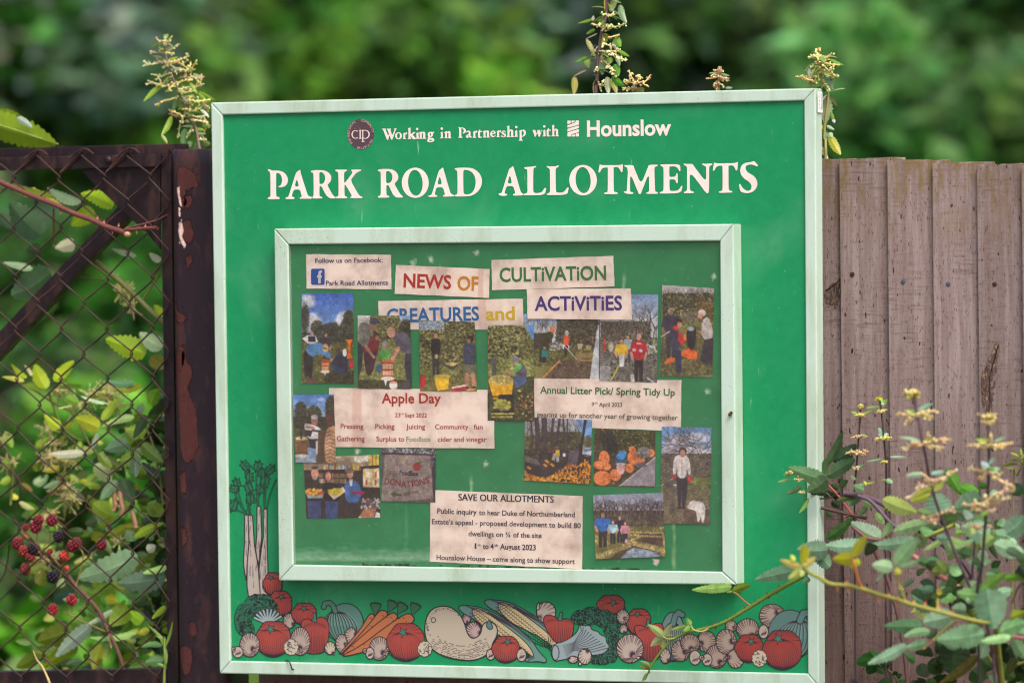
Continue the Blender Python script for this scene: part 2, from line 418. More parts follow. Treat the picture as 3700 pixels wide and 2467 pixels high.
def glyphs_heading():
    d = DP + .0006; C = (255, 255, 255)
    z = zo((960, 590), 6.533)
    G = []
    G.append((z, [[(70,140),(150,175),(250,175),(330,180),(410,205),(480,265),(520,345),(525,420),(505,490),(460,540),(400,565),(330,575),(292,560),(300,548),(350,525),(380,470),(388,400),(380,330),(350,265),(300,235),(262,230),(245,245),(245,760),(262,790),(320,800),(332,830),(315,852),(60,852),(45,830),(60,808),(105,795),(115,760),(112,350),(105,220),(85,195),(50,170),(55,145)]]))
    G.append((z, [[(805,150),(818,170),(830,240),(985,740),(1020,780),(1080,796),(1100,800),(1100,838),(815,838),(800,825),(815,805),(850,795),(850,770),(810,620),(660,625),(615,770),(630,795),(670,800),(682,825),(668,848),(478,848),(465,830),(480,808),(530,795),(555,740),(715,220),(750,200)],[(733,365),(790,550),(680,550)]]))
    G.append((z, [[(1065,195),(1080,178),(1150,165),(1290,162),(1400,175),(1485,220),(1540,290),(1550,350),(1535,420),(1500,475),(1452,510),(1560,710),(1600,770),(1640,795),(1648,800),(1648,833),(1540,832),(1490,815),(1440,770),(1400,710),(1335,580),(1315,550),(1290,540),(1270,545),(1268,760),(1285,785),(1330,797),(1340,815),(1330,832),(1106,837),(1106,800),(1112,785),(1135,750),(1128,260),(1118,230),(1075,213)],[(1265,225),(1290,212),(1330,215),(1375,250),(1400,310),(1405,380),(1390,440),(1360,475),(1320,492),(1285,492),(1268,480)]]))
    G.append((z, [[(1640,160),(1655,152),(1910,152),(1922,168),(1910,187),(1865,205),(1850,235),(1852,465),(1870,462),(1935,385),(2040,240),(2050,205),(2025,188),(2015,165),(2030,152),(2240,150),(2255,165),(2240,188),(2185,205),(2130,240),(2080,300),(2000,405),(2180,720),(2215,765),(2250,785),(2285,795),(2280,815),(2265,825),(2010,826),(1998,808),(2010,792),(2035,772),(2020,740),(1900,535),(1875,508),(1858,515),(1862,760),(1880,780),(1920,795),(1930,812),(1918,828),(1655,832),(1655,795),(1700,785),(1722,755),(1715,240),(1700,205),(1655,190),(1640,175)]]))
    z = zo((1360, 590), 5.88)
    G.append((z, [[(30,150),(45,135),(120,125),(250,122),(340,135),(410,175),(455,235),(468,295),(455,350),(425,395),(380,435),(480,615),(520,670),(560,700),(562,718),(545,732),(440,732),(400,715),(360,675),(320,600),(280,510),(260,475),(230,468),(212,475),(212,655),(225,685),(270,698),(278,712),(265,732),(45,735),(30,718),(40,700),(80,688),(95,655),(92,220),(85,190),(70,175),(35,170)],[(205,180),(235,168),(275,175),(315,210),(338,260),(340,320),(325,375),(290,415),(250,425),(215,418),(205,400)]]))
    def ring(cx, cy, rx, ry, dx, a, b):
        o = [(cx + rx * math.cos(t), cy + ry * math.sin(t)) for t in np.linspace(0, 6.2832, 40)[:-1]]
        i = [(cx + 2 + a * math.cos(t) - dx * math.sin(t) * -1, cy + b * math.sin(t)) for t in np.linspace(0, 6.2832, 40)[:-1]]
        return [o, i]
    G.append((z, ring(826, 417, 287, 322, 14, 155, 274)))
    G.append((z, [[(1412,88),(1422,110),(1570,630),(1600,660),(1653,680),(1653,706),(1420,712),(1410,695),(1425,680),(1460,665),(1450,640),(1415,512),(1275,515),(1240,645),(1250,672),(1290,685),(1296,700),(1285,715),(1115,718),(1102,705),(1110,688),(1160,675),(1185,640),(1325,160),(1350,140)],[(1345,262),(1398,448),(1292,450)]]))
    G.append((z, [[(1662,115),(1680,105),(1780,96),(1920,95),(2030,105),(2130,155),(2200,230),(2240,320),(2245,410),(2220,510),(2160,600),(2080,665),(1990,698),(1900,708),(1662,708),(1662,680),(1700,668),(1725,640),(1722,210),(1712,165),(1690,145),(1662,132)],[(1845,160),(1870,142),(1930,145),(2010,175),(2070,240),(2105,330),(2110,430),(2090,530),(2050,610),(1990,655),(1920,665),(1870,655),(1848,620)]]))
    z = zo((1790, 580), 5.88)
    G.append((z, [[(372,118),(385,140),(410,220),(535,660),(560,695),(590,705),(590,746),(385,750),(370,735),(380,715),(420,705),(418,670),(380,545),(235,548),(195,690),(205,708),(245,712),(256,730),(240,742),(215,752),(120,752),(80,738),(65,718),(70,698),(125,695),(140,670),(290,185),(320,165)],[(306,300),(357,488),(254,490)]]))
    G.append((z, [[(610,160),(620,145),(700,138),(800,130),(845,118),(868,122),(865,145),(825,160),(805,180),(802,640),(815,680),(850,695),(930,692),(985,672),(1020,625),(1050,582),(1075,590),(1080,610),(1045,735),(596,745),(596,712),(640,705),(678,685),(682,640),(680,220),(668,190),(620,178)]]))
    G.append((z, [[(1090,125),(1105,115),(1135,128),(1290,125),(1330,102),(1350,118),(1345,135),(1295,165),(1280,190),(1283,630),(1295,670),(1330,685),(1410,685),(1465,660),(1500,615),(1530,575),(1558,580),(1555,605),(1525,732),(1100,738),(1088,725),(1095,705),(1140,692),(1162,660),(1158,210),(1150,180),(1095,145)]]))
    G.append((z, ring(1863, 420, 293, 324, 14, 160, 276)))
    z = zo((2150, 570), 7.84)
    G.append((z, [[(145,188),(175,215),(735,212),(770,182),(792,185),(780,405),(755,416),(735,405),(700,330),(660,285),(620,272),(535,275),(525,290),(530,930),(545,970),(630,985),(645,1005),(630,1032),(270,1035),(258,1015),(270,990),(340,980),(362,950),(362,290),(350,280),(240,285),(190,320),(160,370),(135,420),(110,428),(92,410),(130,195)]]))
    G.append((z, [[(825,230),(840,212),(1085,210),(1110,300),(1305,765),(1500,270),(1525,205),(1775,198),(1780,220),(1765,240),(1700,262),(1680,290),(1700,930),(1720,965),(1775,978),(1788,1000),(1775,1025),(1460,1025),(1445,1005),(1460,985),(1510,975),(1535,940),(1530,425),(1300,1015),(1285,1035),(1250,1035),(1235,1015),(995,430),(990,930),(1005,970),(1080,985),(1090,1010),(1075,1030),(900,1028),(820,985),(812,965),(830,955),(880,960),(900,935),(930,430),(922,320),(900,280),(835,248)]]))
    z = zo((2370, 570), 6.189)
    G.append((z, [[(97,165),(110,152),(250,150),(540,146),(550,290),(540,305),(520,302),(490,240),(450,205),(400,195),(310,200),(300,215),(300,425),(320,432),(410,430),(440,410),(455,360),(470,345),(488,350),(490,560),(475,572),(455,568),(440,520),(420,495),(380,488),(315,490),(302,500),(305,690),(315,730),(340,745),(420,745),(490,730),(530,690),(570,630),(598,632),(560,795),(100,805),(82,790),(95,768),(150,755),(172,720),(170,240),(160,210),(110,190)]]))
    G.append((z, [[(615,145),(628,128),(665,142),(820,140),(850,190),(1125,555),(1125,230),(1110,195),(1040,165),(1035,140),(1055,128),(1090,140),(1250,130),(1262,145),(1258,165),(1205,185),(1190,215),(1188,780),(1140,802),(1115,780),(757,300),(755,690),(770,735),(800,750),(845,762),(850,780),(838,795),(635,798),(622,780),(632,765),(675,750),(698,710),(697,220),(685,200),(640,170)]]))
    G.append((z, [[(1310,105),(1335,130),(1780,125),(1815,98),(1834,95),(1822,275),(1805,290),(1785,282),(1755,210),(1720,180),(1690,175),(1625,180),(1622,200),(1625,700),(1640,735),(1700,748),(1712,765),(1700,782),(1420,788),(1405,772),(1415,755),(1470,745),(1493,715),(1490,190),(1480,180),(1400,182),(1350,210),(1325,250),(1305,290),(1285,298),(1272,280),(1300,110)]]))
    G.append((z, [[(2195,70),(2285,175),(2280,190),(2255,200),(2220,180),(2150,155),(2080,155),(2020,180),(2002,230),(2015,280),(2060,335),(2180,400),(2240,470),(2268,550),(2268,620),(2240,690),(2180,755),(2110,785),(2030,795),(1940,780),(1890,755),(1870,690),(1860,600),(1875,585),(1895,600),(1920,650),(1970,705),(2030,740),(2090,740),(2130,710),(2142,650),(2125,590),(2080,540),(1980,475),(1910,395),(1885,320),(1890,240),(1920,170),(1980,125),(2050,108),(2130,100)]]))
    for rng_ in ((0, 4), (4, 8), (8, 18)):
        mb = MB()
        for z, loops in G[rng_[0]:rng_[1]]: add_polys(mb, [chaikin([z(*p) for p in L], 2, .2) for L in loops], d, C)
        mb.build('heading_lettering', M_white, SIGN)
    return G[0][1][0]

def glyphs_strapline(mb, bigP):
    d = DP + .0006; C = (255, 255, 255); z7 = zo((1640, 420), 5.88); z6 = zo((1240, 420), 5.113)
    gl = {
     'i': [[(1290,330),(1345,290),(1350,425),(1368,440),(1285,443),(1285,432),(1305,425),(1305,335)]],
     'n': [[(610,345),(615,330),(668,300),(670,325),(700,305),(730,305),(748,330),(748,440),(768,450),(768,457),(688,457),(690,448),(702,440),(702,350),(692,340),(672,350),(672,440),(688,450),(688,457),(610,458),(610,450),(630,442),(630,350)]],
     'r': [[(400,345),(455,308),(456,335),(480,306),(502,318),(487,362),(470,350),(458,357),(456,445),(477,455),(472,462),(398,462),(398,453),(415,445),(415,350)]],
     'a': [[(255,345),(275,318),(315,308),(345,322),(352,350),(352,430),(375,440),(395,448),(350,463),(325,450),(285,467),(255,455),(253,425),(275,400),(312,385),(312,350),(300,336),(285,345),(262,353)],[(312,405),(312,440),(296,442),(292,420)]],
     't': [[(510,338),(550,283),(560,285),(558,320),(602,318),(595,342),(556,342),(556,430),(570,445),(602,438),(580,461),(540,466),(513,450),(513,345)]],
     'e': [[(770,385),(785,335),(825,306),(865,312),(890,350),(886,374),(812,388),(824,418),(850,430),(888,398),(886,420),(860,446),(820,450),(783,430)],[(812,366),(817,340),(832,325),(850,345),(847,359)]],
     's': [[(1100,328),(1098,362),(1085,345),(1065,328),(1050,340),(1060,358),(1100,383),(1112,415),(1085,447),(1045,454),(1010,442),(1006,398),(1025,415),(1045,437),(1068,432),(1070,412),(1020,382),(1008,345),(1035,312),(1070,306)]],
     'h': [[(1120,228),(1180,195),(1179,303),(1210,283),(1252,295),(1262,330),(1262,425),(1280,437),(1276,448),(1203,448),(1203,437),(1216,425),(1216,335),(1203,320),(1181,335),(1181,430),(1196,440),(1196,449),(1117,449),(1117,440),(1138,430),(1138,245)]],
     'p': [[(1381,318),(1440,288),(1440,305),(1480,283),(1522,308),(1532,360),(1512,417),(1465,443),(1440,437),(1440,500),(1467,512),(1464,524),(1379,525),(1379,515),(1396,505),(1396,332)],[(1440,325),(1468,318),(1485,350),(1485,385),(1468,425),(1440,415)]],
     'w': [[(1660,298),(1735,294),(1732,308),(1760,375),(1778,330),(1768,298),(1837,294),(1832,308),(1852,372),(1864,312),(1850,300),(1884,292),(1876,310),(1822,441),(1803,441),(1770,358),(1737,441),(1720,441),(1673,310)]],
    }
    six = [
     [[(715,240),(722,231),(795,233),(795,245),(785,252),(830,365),(847,330),(815,250),(805,243),(805,234),(885,233),(885,245),(872,252),(905,360),(950,255),(933,243),(938,233),(992,227),(985,242),(972,250),(907,440),(888,440),(855,350),(832,441),(808,441),(738,255)]],
     [[(1022 + 64 * math.cos(t), 365 + 67 * math.sin(t)) for t in np.linspace(0, 6.28, 20)[:-1]], [(1022 + 27 * math.cos(t), 365 + 49 * math.sin(t)) for t in np.linspace(0, 6.28, 20)[:-1]]],
     [[(1193,237),(1245,206),(1243,340),(1290,308),(1280,300),(1337,296),(1332,308),(1282,345),(1337,405),(1352,418),(1347,427),(1288,428),(1245,368),(1243,405),(1256,418),(1256,426),(1191,427),(1191,418),(1206,408),(1206,250)]],
     [[(1558,345),(1575,303),(1620,288),(1650,297),(1684,288),(1677,318),(1657,320),(1662,350),(1640,384),(1602,394),(1597,404),(1660,404),(1687,435),(1667,472),(1610,487),(1558,477),(1548,447),(1573,425),(1558,405),(1578,387)],[(1598,340),(1610,312),(1622,322),(1622,360),(1608,372)],[(1590,440),(1640,440),(1650,450),(1610,466),(1585,455)]],
    ]
    for L in six: add_polys(mb, [chaikin([z6(*p) for p in q], 1, .15) for q in L], d, C)
    def put(g, x, y, z=z7, sc=1.0):
        """glyph with its left foot at photo pixel x, baseline y"""
        L = gl[g]; X0 = min(p[0] for p in L[0]); base = {'p': 440, 'i': 443, 'w': 441, 'r': 462, 'a': 463, 't': 464, 'n': 458, 'e': 449, 's': 453, 'h': 449}[g]
        add_polys(mb, [chaikin([(x + (px - X0) / 5.88 * sc, y + (py - base) / 5.88 * sc) for px, py in q], 1, .15) for q in L], d, C)
    def dot(x, y, r):
        add_polys(mb, [[(x + r * .95 * math.cos(t), y + r * math.sin(t)) for t in np.linspace(0, 6.28, 15)[:-1]]], d, C)
    A = lambda x, y: z6(x, y); B = lambda x, y: z7(x, y)
    for g, (x, y) in (('r', A(1098, 427)), ('i', A(1338, 423)), ('n', A(1397, 421)), ('i', A(1787, 413)), ('n', A(1865, 411)),
                      ('a', B(255, 463)), ('r', B(397, 462)), ('t', B(510, 464)), ('n', B(610, 458)), ('e', B(770, 449)), ('r', B(902, 450)), ('s', B(1006, 453)),
                      ('h', B(1117, 449)), ('i', B(1285, 443)), ('p', B(1379, 440)), ('w', B(1660, 441)), ('i', B(1883, 434)), ('t', B(1968, 436)), ('h', B(2070, 432))):
        put(g, x, y, sc=.95 if y == A(0, 427)[1] else 1)
    for x, y in (A(1366, 240), A(1822, 232), B(1327, 235), B(1922, 222)): dot(x, y, 4.7)
    k = 230 / 712.
    x0, y0 = B(88, 462)
    add_polys(mb, [chaikin([(x0 + (px - 45) * .354 / 5.88, y0 + (py - 852) * .323 / 5.88) for px, py in bigP], 1, .2)], d, C)

def build_sign():
    mb = MB(); mb.pxprism(inset(OUT, 14), DP, DP - .014)
    mb.build('panel', panel_mat(), SIGN)
    fr = rails(OUT, INN, 0, -.030).build('frame', M_frame, SIGN, bevel=.0022)
    # battens that carry the board on the fence
    for x in (1050, 2620):
        mb = MB(); mb.pxprism([(x, 500), (x + 110, 500), (x + 120, 2380), (x + 10, 2380)], DP - .0145, -.098)
        mb.build('batten', flat('rough_batten', (110, 88, 74), .85), SIGN)
    P = glyphs_heading()
    mb = MB(); glyphs_strapline(mb, P)
    mb.build('strapline_lettering', M_white, SIGN)
    # council mark and name
    z = zo((2030, 420), 5.7366); d = DP + .0006
    mb = MB()
    for L in ([(115,100),(120,95),(185,95),(188,145),(115,175)], [(200,95),(268,95),(264,122),(205,147)],
              [(285,92),(350,92),(355,97),(355,180),(118,245),(115,192),(272,138),(285,125)],
              [(118,262),(355,196),(355,250),(118,322),(115,318)], [(118,338),(355,268),(355,330),(205,378),(188,392),(186,425),(120,425),(115,420)],
              [(204,396),(268,373),(270,424),(202,425)], [(285,366),(355,346),(355,420),(350,424),(286,424)]):
        add_polys(mb, [chaikin([z(*p) for p in L], 1, .1)], d, (255, 255, 255))
    mb.build('council_logo', M_white, SIGN)
    mb = MB(); add_text(mb, 'Hounslow', z(522, 419), z(2268, 388), 318 / 5.7366, d, (255, 255, 255), .029)
    mb.build('council_lettering', M_white, SIGN)
    # round emblem
    z = zo((1240, 420), 5.113); cx, cy = z(325, 335); rx, ry = 246 / 5.113, 281 / 5.113
    M_emb = flat('emblem_brown', (84, 68, 76), .5); mb = MB()
    add_polys(mb, [[(cx + rx * math.cos(t), cy + ry * math.sin(t)) for t in np.linspace(0, 6.2832, 49)[:-1]]], DP + .0004, (80, 66, 74))
    em = mb.build('emblem', M_emb, SIGN)
    mb = MB(); d = DP + .0009; c = (235, 215, 212)
    def arc(x, y, a, b, t0, t1, w0, w1, dd=0):
        ts = np.linspace(t0, t1, 24); wd = [w0 + (w1 - w0) * abs(math.cos(t)) for t in ts]
        o = [z(x + (a + q) * math.cos(t), y - (b + q) * math.sin(t)) for t, q in zip(ts, wd)]
        i = [z(x + (a - q) * math.cos(t), y - (b - q) * math.sin(t)) for t, q in zip(ts, wd)]
        add_polys(mb, [o + i[::-1]], d + dd, c)
    arc(226, 340, 62, 72, .85, 5.45, 5, 11)
    add_polys(mb, [[z(*p) for p in [(290,262),(325,252),(325,402),(342,410),(342,417),(288,420),(288,412),(303,404),(303,272),(290,272)]]], d, c)
    add_polys(mb, [[z(*p) for p in [(335,262),(372,252),(372,458),(400,466),(400,475),(340,478),(340,469),(352,462),(352,274),(335,272)]]], d + .0002, c)
    arc(405, 338, 74, 76, -2.3, 2.3, 5, 11)
    s = 'COMMUNITY \u2022 INITIATIVE \u2022 PARTNERSHIPS \u2022 '; n = len(s)
    for k, ch in enumerate(s):
        if ch == ' ': continue
        t = math.radians(84 - k * 360 / n); v, f = text2d(ch, .008); h = 40 if ch != '\u2022' else 36
        v = v - [v[:, 0].mean(), 0]; sc = h / float(text2d('H', 0)[0][:, 1].max())
        px = [(325 + (206 + p[1] * sc) * math.cos(t) + p[0] * sc * math.sin(t), 335 - (236 + p[1] * sc) * math.sin(t) + p[0] * sc * math.cos(t)) for p in v]
        mb.add([U(*z(*p), d) for p in px], f, (205, 170, 170) if ch != '\u2022' else (190, 70, 60))
    for x, y in ((305, 228), (222, 232)):
        add_polys(mb, [[z(x + dx, y + dy) for dx, dy in ((0, -14), (14, 0), (0, 14), (-14, 0))]], d, (190, 70, 60))
    mb.build('emblem_lettering', attr_mat('emblem_ink'), em)
    # small paper label on the frame's right edge
    a = U(2945.5, 330, 0) + Vector((.0007, .006, 0)); mb = MB(); hx = .0007
    e0 = U(2945.5, 319.5, 0); e1 = U(2958.3, 2478, 0); ed = (e1 - e0).normalized()
    o = e0 + ed * .006 + Vector((.0026, .0045, 0)); q = [o, o + Vector((0, .021, 0)), o + Vector((0, .021, 0)) + ed * .036, o + ed * .036]
    mb.add(q, [(0, 1, 2, 3)], (250, 250, 248)); lb = mb.build('maker_label', attr_mat('label_paper', .5), SIGN)
    mb = MB(); r = random.Random(3); o2 = o + Vector((.0004, 0, 0))
    for i in range(16):
        p = o2 + ed * (.003 + .0018 * i); k = r.choice((.012, .013, .0145))
        for kk in (.004, k):
            b0 = p + Vector((0, kk, 0)); s1 = Vector((0, .0035, 0)); s2 = ed * r.uniform(.0006, .0011)
            sh = ed * r.uniform(-.001, .001); mb.add([b0, b0 + s1 + sh, b0 + s1 + sh + s2, b0 + s2], [(0, 1, 2, 3)], (120, 122, 128))
    mb.build('label_print', attr_mat('label_ink'), lb)
build_sign()

# ================================================================== the glazed case on the board
def case_pt(x, y, d=DB): return U(x, y, d)
CASE_GREEN = (46, 128, 82)
def build_case():
    empty = bpy.data.objects.new('notice_case', None); COL.objects.link(empty); empty.location = U(1830, 2100, DP)
    empty.parent = SIGN; empty.matrix_parent_inverse = SIGN.matrix_world.inverted(); bpy.context.view_layer.update()
    rails(COUT, CINN, DC, DP + .0005).build('case_frame', M_frame, empty, bevel=.0022)
    # pinboard: faded print with tape marks
    x0, x1, y0, y1, st = 1022, 2636, 862, 2078, 4.0
    R = Ras((x1 - x0) / st, (y1 - y0) / st, lambda x, y: ((x - x0) / st, (y - y0) / st), 1, CASE_GREEN)
    r3 = zo((1040, 860), 2.904); r4 = zo((1700, 860), 2.6133); r5 = zo((1040, 1380), 2.936); r6 = zo((1840, 1300), 2.936); r8 = zo((2060, 1700), 3.92)
    lowf = nrng.normal(0, 1, (R.h // 12 + 3, R.w // 12 + 3)); yy = np.linspace(0, lowf.shape[0] - 2.01, R.h); xx = np.linspace(0, lowf.shape[1] - 2.01, R.w)
    iy, ix = yy.astype(int), xx.astype(int); fy, fx = (yy - iy)[:, None], (xx - ix)[None]
    nz = (lowf[iy][:, ix] * (1 - fy) * (1 - fx) + lowf[iy + 1][:, ix] * fy * (1 - fx) + lowf[iy][:, ix + 1] * (1 - fy) * fx + lowf[iy + 1][:, ix + 1] * fy * fx)
    R.a[..., :3] = np.clip(R.a[..., :3] + nz[..., None] * np.array([.012, .010, .012]), 0, 1)
    def streak(x, ya, yb, wd, c, n=120, al=.18):
        for _ in range(int(n * .55)):
            R.ell(c, x + rng.gauss(0, wd / 3), rng.uniform(ya, yb), rng.uniform(2, wd * .6), rng.uniform(4, 22), al)
    streak(2430, 1888, 2060, 10, (150, 175, 120), 90, .2); streak(1286, 1040, 1700, 14, (95, 120, 80), 200, .12); streak(1745, 1180, 1700, 16, (70, 110, 80), 200, .12)
    streak(1465, 1830, 1990, 12, (120, 165, 130), 40, .12); streak(1700, 1735, 1800, 7, (160, 190, 150), 40, .3); streak(2250, 1000, 1050, 8, (150, 180, 150), 30, .25)
    for _ in range(900):                                                    # dirt and bleaching along the sill
        x = rng.uniform(1062, 1600); R.ell((150, 190, 160), x, 2020 - abs(rng.gauss(0, 18)), rng.uniform(4, 26), rng.uniform(2, 8), .10)
    for _ in range(500):
        R.ell((96, 140, 100), rng.uniform(1060, 1640), rng.uniform(1985, 2035), rng.uniform(4, 14), rng.uniform(2, 7), .15)
    for _ in range(260): R.ell((150, 185, 160), rng.uniform(1040, 2610), rng.uniform(880, 2060), rng.uniform(1, 4), rng.uniform(1, 4), .35)
    for f, x, y, k in ((r3, 1315, 258, 10), (r3, 1500, 232, 12), (r4, 2220, 1445, 10), (r3, 1965, 158, 9), (r5, 2095, 857, 8), (r4, 2285, 360, 8), (r5, 735, 730, 9)):
        cx, cy = f(x, y)
        for _ in range(16): R.line((206, 208, 192), (1.3, .4), [(cx + rng.gauss(0, k * .6), cy + rng.gauss(0, k * .6)), (cx + rng.gauss(0, k * .7), cy + rng.gauss(0, k * .7))], .5)
    R.poly((222, 196, 188), [r8(*p) for p in [(1140,1230),(1245,1240),(1240,1280),(1205,1330),(1150,1300),(1170,1270)]])
    for i in range(70):
        x = rng.uniform(1290, 2340); R.ell((30, 22, 16), x, 2040 + (x - 1059) * .0165 - rng.uniform(2, 11), rng.uniform(3, 12), rng.uniform(2, 5), .9)
    m = attr_mat('case_lining', .6, .25, vary=.05)
    pb = R.mesh('pinboard', lambda u, v: w(US(x0 + u * (x1 - x0), y0 + v * (y1 - y0), DB)), m, empty, KC)
    # glass
    g = bpy.data.materials.new('dusty_glass'); g.use_nodes = True; t = g.node_tree; out = t.nodes['Material Output']; t.nodes.remove(t.nodes['Principled BSDF'])
    tr = N(t, 'ShaderNodeBsdfTransparent'); tr.inputs[0].default_value = (.97, .985, .975, 1)
    gl = N(t, 'ShaderNodeBsdfGlossy'); gl.inputs['Roughness'].default_value = .04
    df = N(t, 'ShaderNodeBsdfDiffuse'); df.inputs[0].default_value = L4((205, 190, 182))
    fr = N(t, 'ShaderNodeFresnel'); fr.inputs[0].default_value = 1.45
    a = N(t, 'ShaderNodeMixShader'); b = N(t, 'ShaderNodeMixShader'); v = coords(t)
    dust = ramp(t, noise(t, v, 7, 5, .6), .3, .8, (.02,) * 3 + (1,), (.06,) * 3 + (1,))
    t.links.new(dust, a.inputs[0]); t.links.new(tr.outputs[0], a.inputs[1]); t.links.new(df.outputs[0], a.inputs[2])
    mm = N(t, 'ShaderNodeMath', operation='MULTIPLY'); t.links.new(fr.outputs[0], mm.inputs[0]); mm.inputs[1].default_value = .6
    t.links.new(mm.outputs[0], b.inputs[0]); t.links.new(a.outputs[0], b.inputs[1]); t.links.new(gl.outputs[0], b.inputs[2]); t.links.new(b.outputs[0], out.inputs[0])
    mb = MB(); q = [U(x, y, DG) for x, y in inset(CINN, -6)]; mb.add(q, [(3, 2, 1, 0)])
    mb.build('window', g, empty)
KC = 1.45
build_case()

# ================================================================== printed vegetable border
INK = (62, 42, 58)
def build_art():
    V1 = zo((760, 1640), 1.896); V2 = zo((1200, 2080), 2.94); V3 = zo((1800, 2080), 2.94); V4 = zo((2400, 2080), 2.94)
    st = 1.5
    def mk(x0, x1, y0, y1):
        return Ras((x1 - x0) / st, (y1 - y0) / st, lambda x, y: ((x - x0) / st, (y - y0) / st), 0), (x0, x1, y0, y1)
    A, ab = mk(820, 2924, 2020, 2440); B, bb = mk(818, 1030, 1640, 2180)
    W = 2.0
    def arc_pts(cx, cy, rx, ry, a0, a1, n=14): return [(cx + rx * math.cos(t), cy + ry * math.sin(t)) for t in np.linspace(a0, a1, n)]
    def outline(R, pts, c=INK, wd=W): R.line(c, wd, list(pts) + [pts[0]])
    def shape(R, f, col, pts, sm=2, wd=W):
        P = [f(*p) for p in pts]; P = [tuple(q) for q in chaikin(P, sm, .25)]
        R.poly(col, P); outline(R, P, wd=wd)
        return P
    def tomato(f, cx, cy, rx, ry, star, k, col=(198, 74, 64), R=A):
        cx, cy = f(cx, cy); rx, ry = rx / k, ry / k; sx, sy = f(*star)
        P = [(cx + rx * math.cos(t) * (1 - .04 * math.cos(5 * t)), cy + ry * math.sin(t) * (1 if math.sin(t) > 0 else .93 + .05 * math.cos(6 * t))) for t in np.linspace(0, 6.2832, 60)[:-1]]
        R.poly(col, P)
        for i, u in enumerate(np.linspace(-.96, .96, max(9, int(rx / 3.6)))):
            def mer(t): a = t * math.pi; return ((1 - t) * sx + t * cx + u * rx * math.sin(a), sy + (cy + ry * .97 - sy) * (1 - math.cos(a)) / 2)
            e = abs(u); a0 = .50 - .28 * e + rng.uniform(-.05, .05)
            R.line(INK, (.5, 1.9), [mer(t) for t in np.linspace(a0, .96, 12)])
            R.line(INK, (1.6, .3), [mer(t) for t in np.linspace(.03, .13 + .1 * rng.random() + .1 * e, 5)])
        for u in np.linspace(-.9, .9, max(7, int(rx / 5))):
            y1 = cy - ry * math.sqrt(1 - u * u) * .95
            R.line(INK, (.5, 1.5), [(sx + (cx + u * rx - sx) * .45, sy + (y1 - sy) * .55), (cx + u * rx, y1)])
        q = rx * .27; S = [(sx + q * (1.1 if i % 2 == 0 else .42) * math.cos(i * math.pi / 5 + .5), sy + q * (1.1 if i % 2 == 0 else .42) * math.sin(i * math.pi / 5 + .5)) for i in range(10)]
        R.poly((62, 148, 124), S); outline(R, S, wd=1.3); outline(R, P)
    def shell(f, cx, cy, rx, ry, hub, k, col=(196, 174, 162), n=0, R=A):
        """mushroom cap or garlic: ribs running from a hub to the rim"""
        cx, cy = f(cx, cy); rx, ry = rx / k, ry / k; hx, hy = f(*hub); n = n or max(14, int(rx * .75))
        P = arc_pts(cx, cy, rx, ry, 0, 6.2832, 50)[:-1]; R.poly(col, P)
        for i in range(n):
            t = i * 6.2832 / n + rng.uniform(-.06, .06); ex, ey = cx + rx * .97 * math.cos(t), cy + ry * .97 * math.sin(t)
            bx, by = (hx + ex) / 2 + (ey - hy) * .16, (hy + ey) / 2 - (ex - hx) * .16
            q = lambda s: ((1 - s) ** 2 * hx + 2 * s * (1 - s) * bx + s * s * ex, (1 - s) ** 2 * hy + 2 * s * (1 - s) * by + s * s * ey)
            far = math.hypot(ex - hx, ey - hy) > 1.1 * min(rx, ry)
            if far:
                R.line(INK, (.5, 1.9), [q(s) for s in np.linspace(.62, 1, 6)]); R.line(INK, (1.4, .3), [q(s) for s in np.linspace(.12, .32, 4)])
            else: R.line(INK, (.8, 1.7), [q(s) for s in np.linspace(.25, 1, 6)])
        h = rx * .13; R.ell((176, 132, 118), hx, hy, h * 1.3, h * 1.3); R.line(INK, 1.2, arc_pts(hx, hy, h * 1.3, h * 1.3, .3, 5.5, 9)); outline(R, P)
    def button(f, cx, cy, rx, ry, k, R=A, col=(206, 186, 172)):
        cx, cy = f(cx, cy); rx, ry = rx / k, ry / k; P = arc_pts(cx, cy, rx, ry, 0, 6.2832, 30)[:-1]; R.poly(col, P)
        for i in range(5): R.line(INK, 1.5, [(cx - rx * .5 + i * rx * .22, cy + ry * .55 - i), (cx - rx * .25 + i * rx * .22, cy + ry * .2 - i * 1.2)])
        for i in range(9): R.ell(INK, cx + rng.uniform(-.5, .6) * rx, cy + rng.uniform(-.5, .1) * ry, .8, .8)
        outline(R, P)
    def caul(f, cx, cy, rx, ry, k, R=A):
        cx, cy = f(cx, cy); rx, ry = rx / k, ry / k; c = (216, 204, 176)
        for i in range(11):
            t = i * 6.2832 / 11; R.ell(INK, cx + rx * .68 * math.cos(t), cy + ry * .68 * math.sin(t), rx * .37, rx * .37)
        for i in range(11):
            t = i * 6.2832 / 11; R.ell(c, cx + rx * .68 * math.cos(t), cy + ry * .68 * math.sin(t), rx * .37 - 1.8, rx * .37 - 1.8)
        R.ell(c, cx, cy, rx * .8, ry * .8)
        for i in range(16):
            x, y = cx + rng.uniform(-.7, .7) * rx, cy + rng.uniform(-.7, .7) * ry; a = rng.uniform(0, 6)
            R.line(INK, 1.3, arc_pts(x, y, rx * .16, rx * .16, a, a + 2.6, 6))
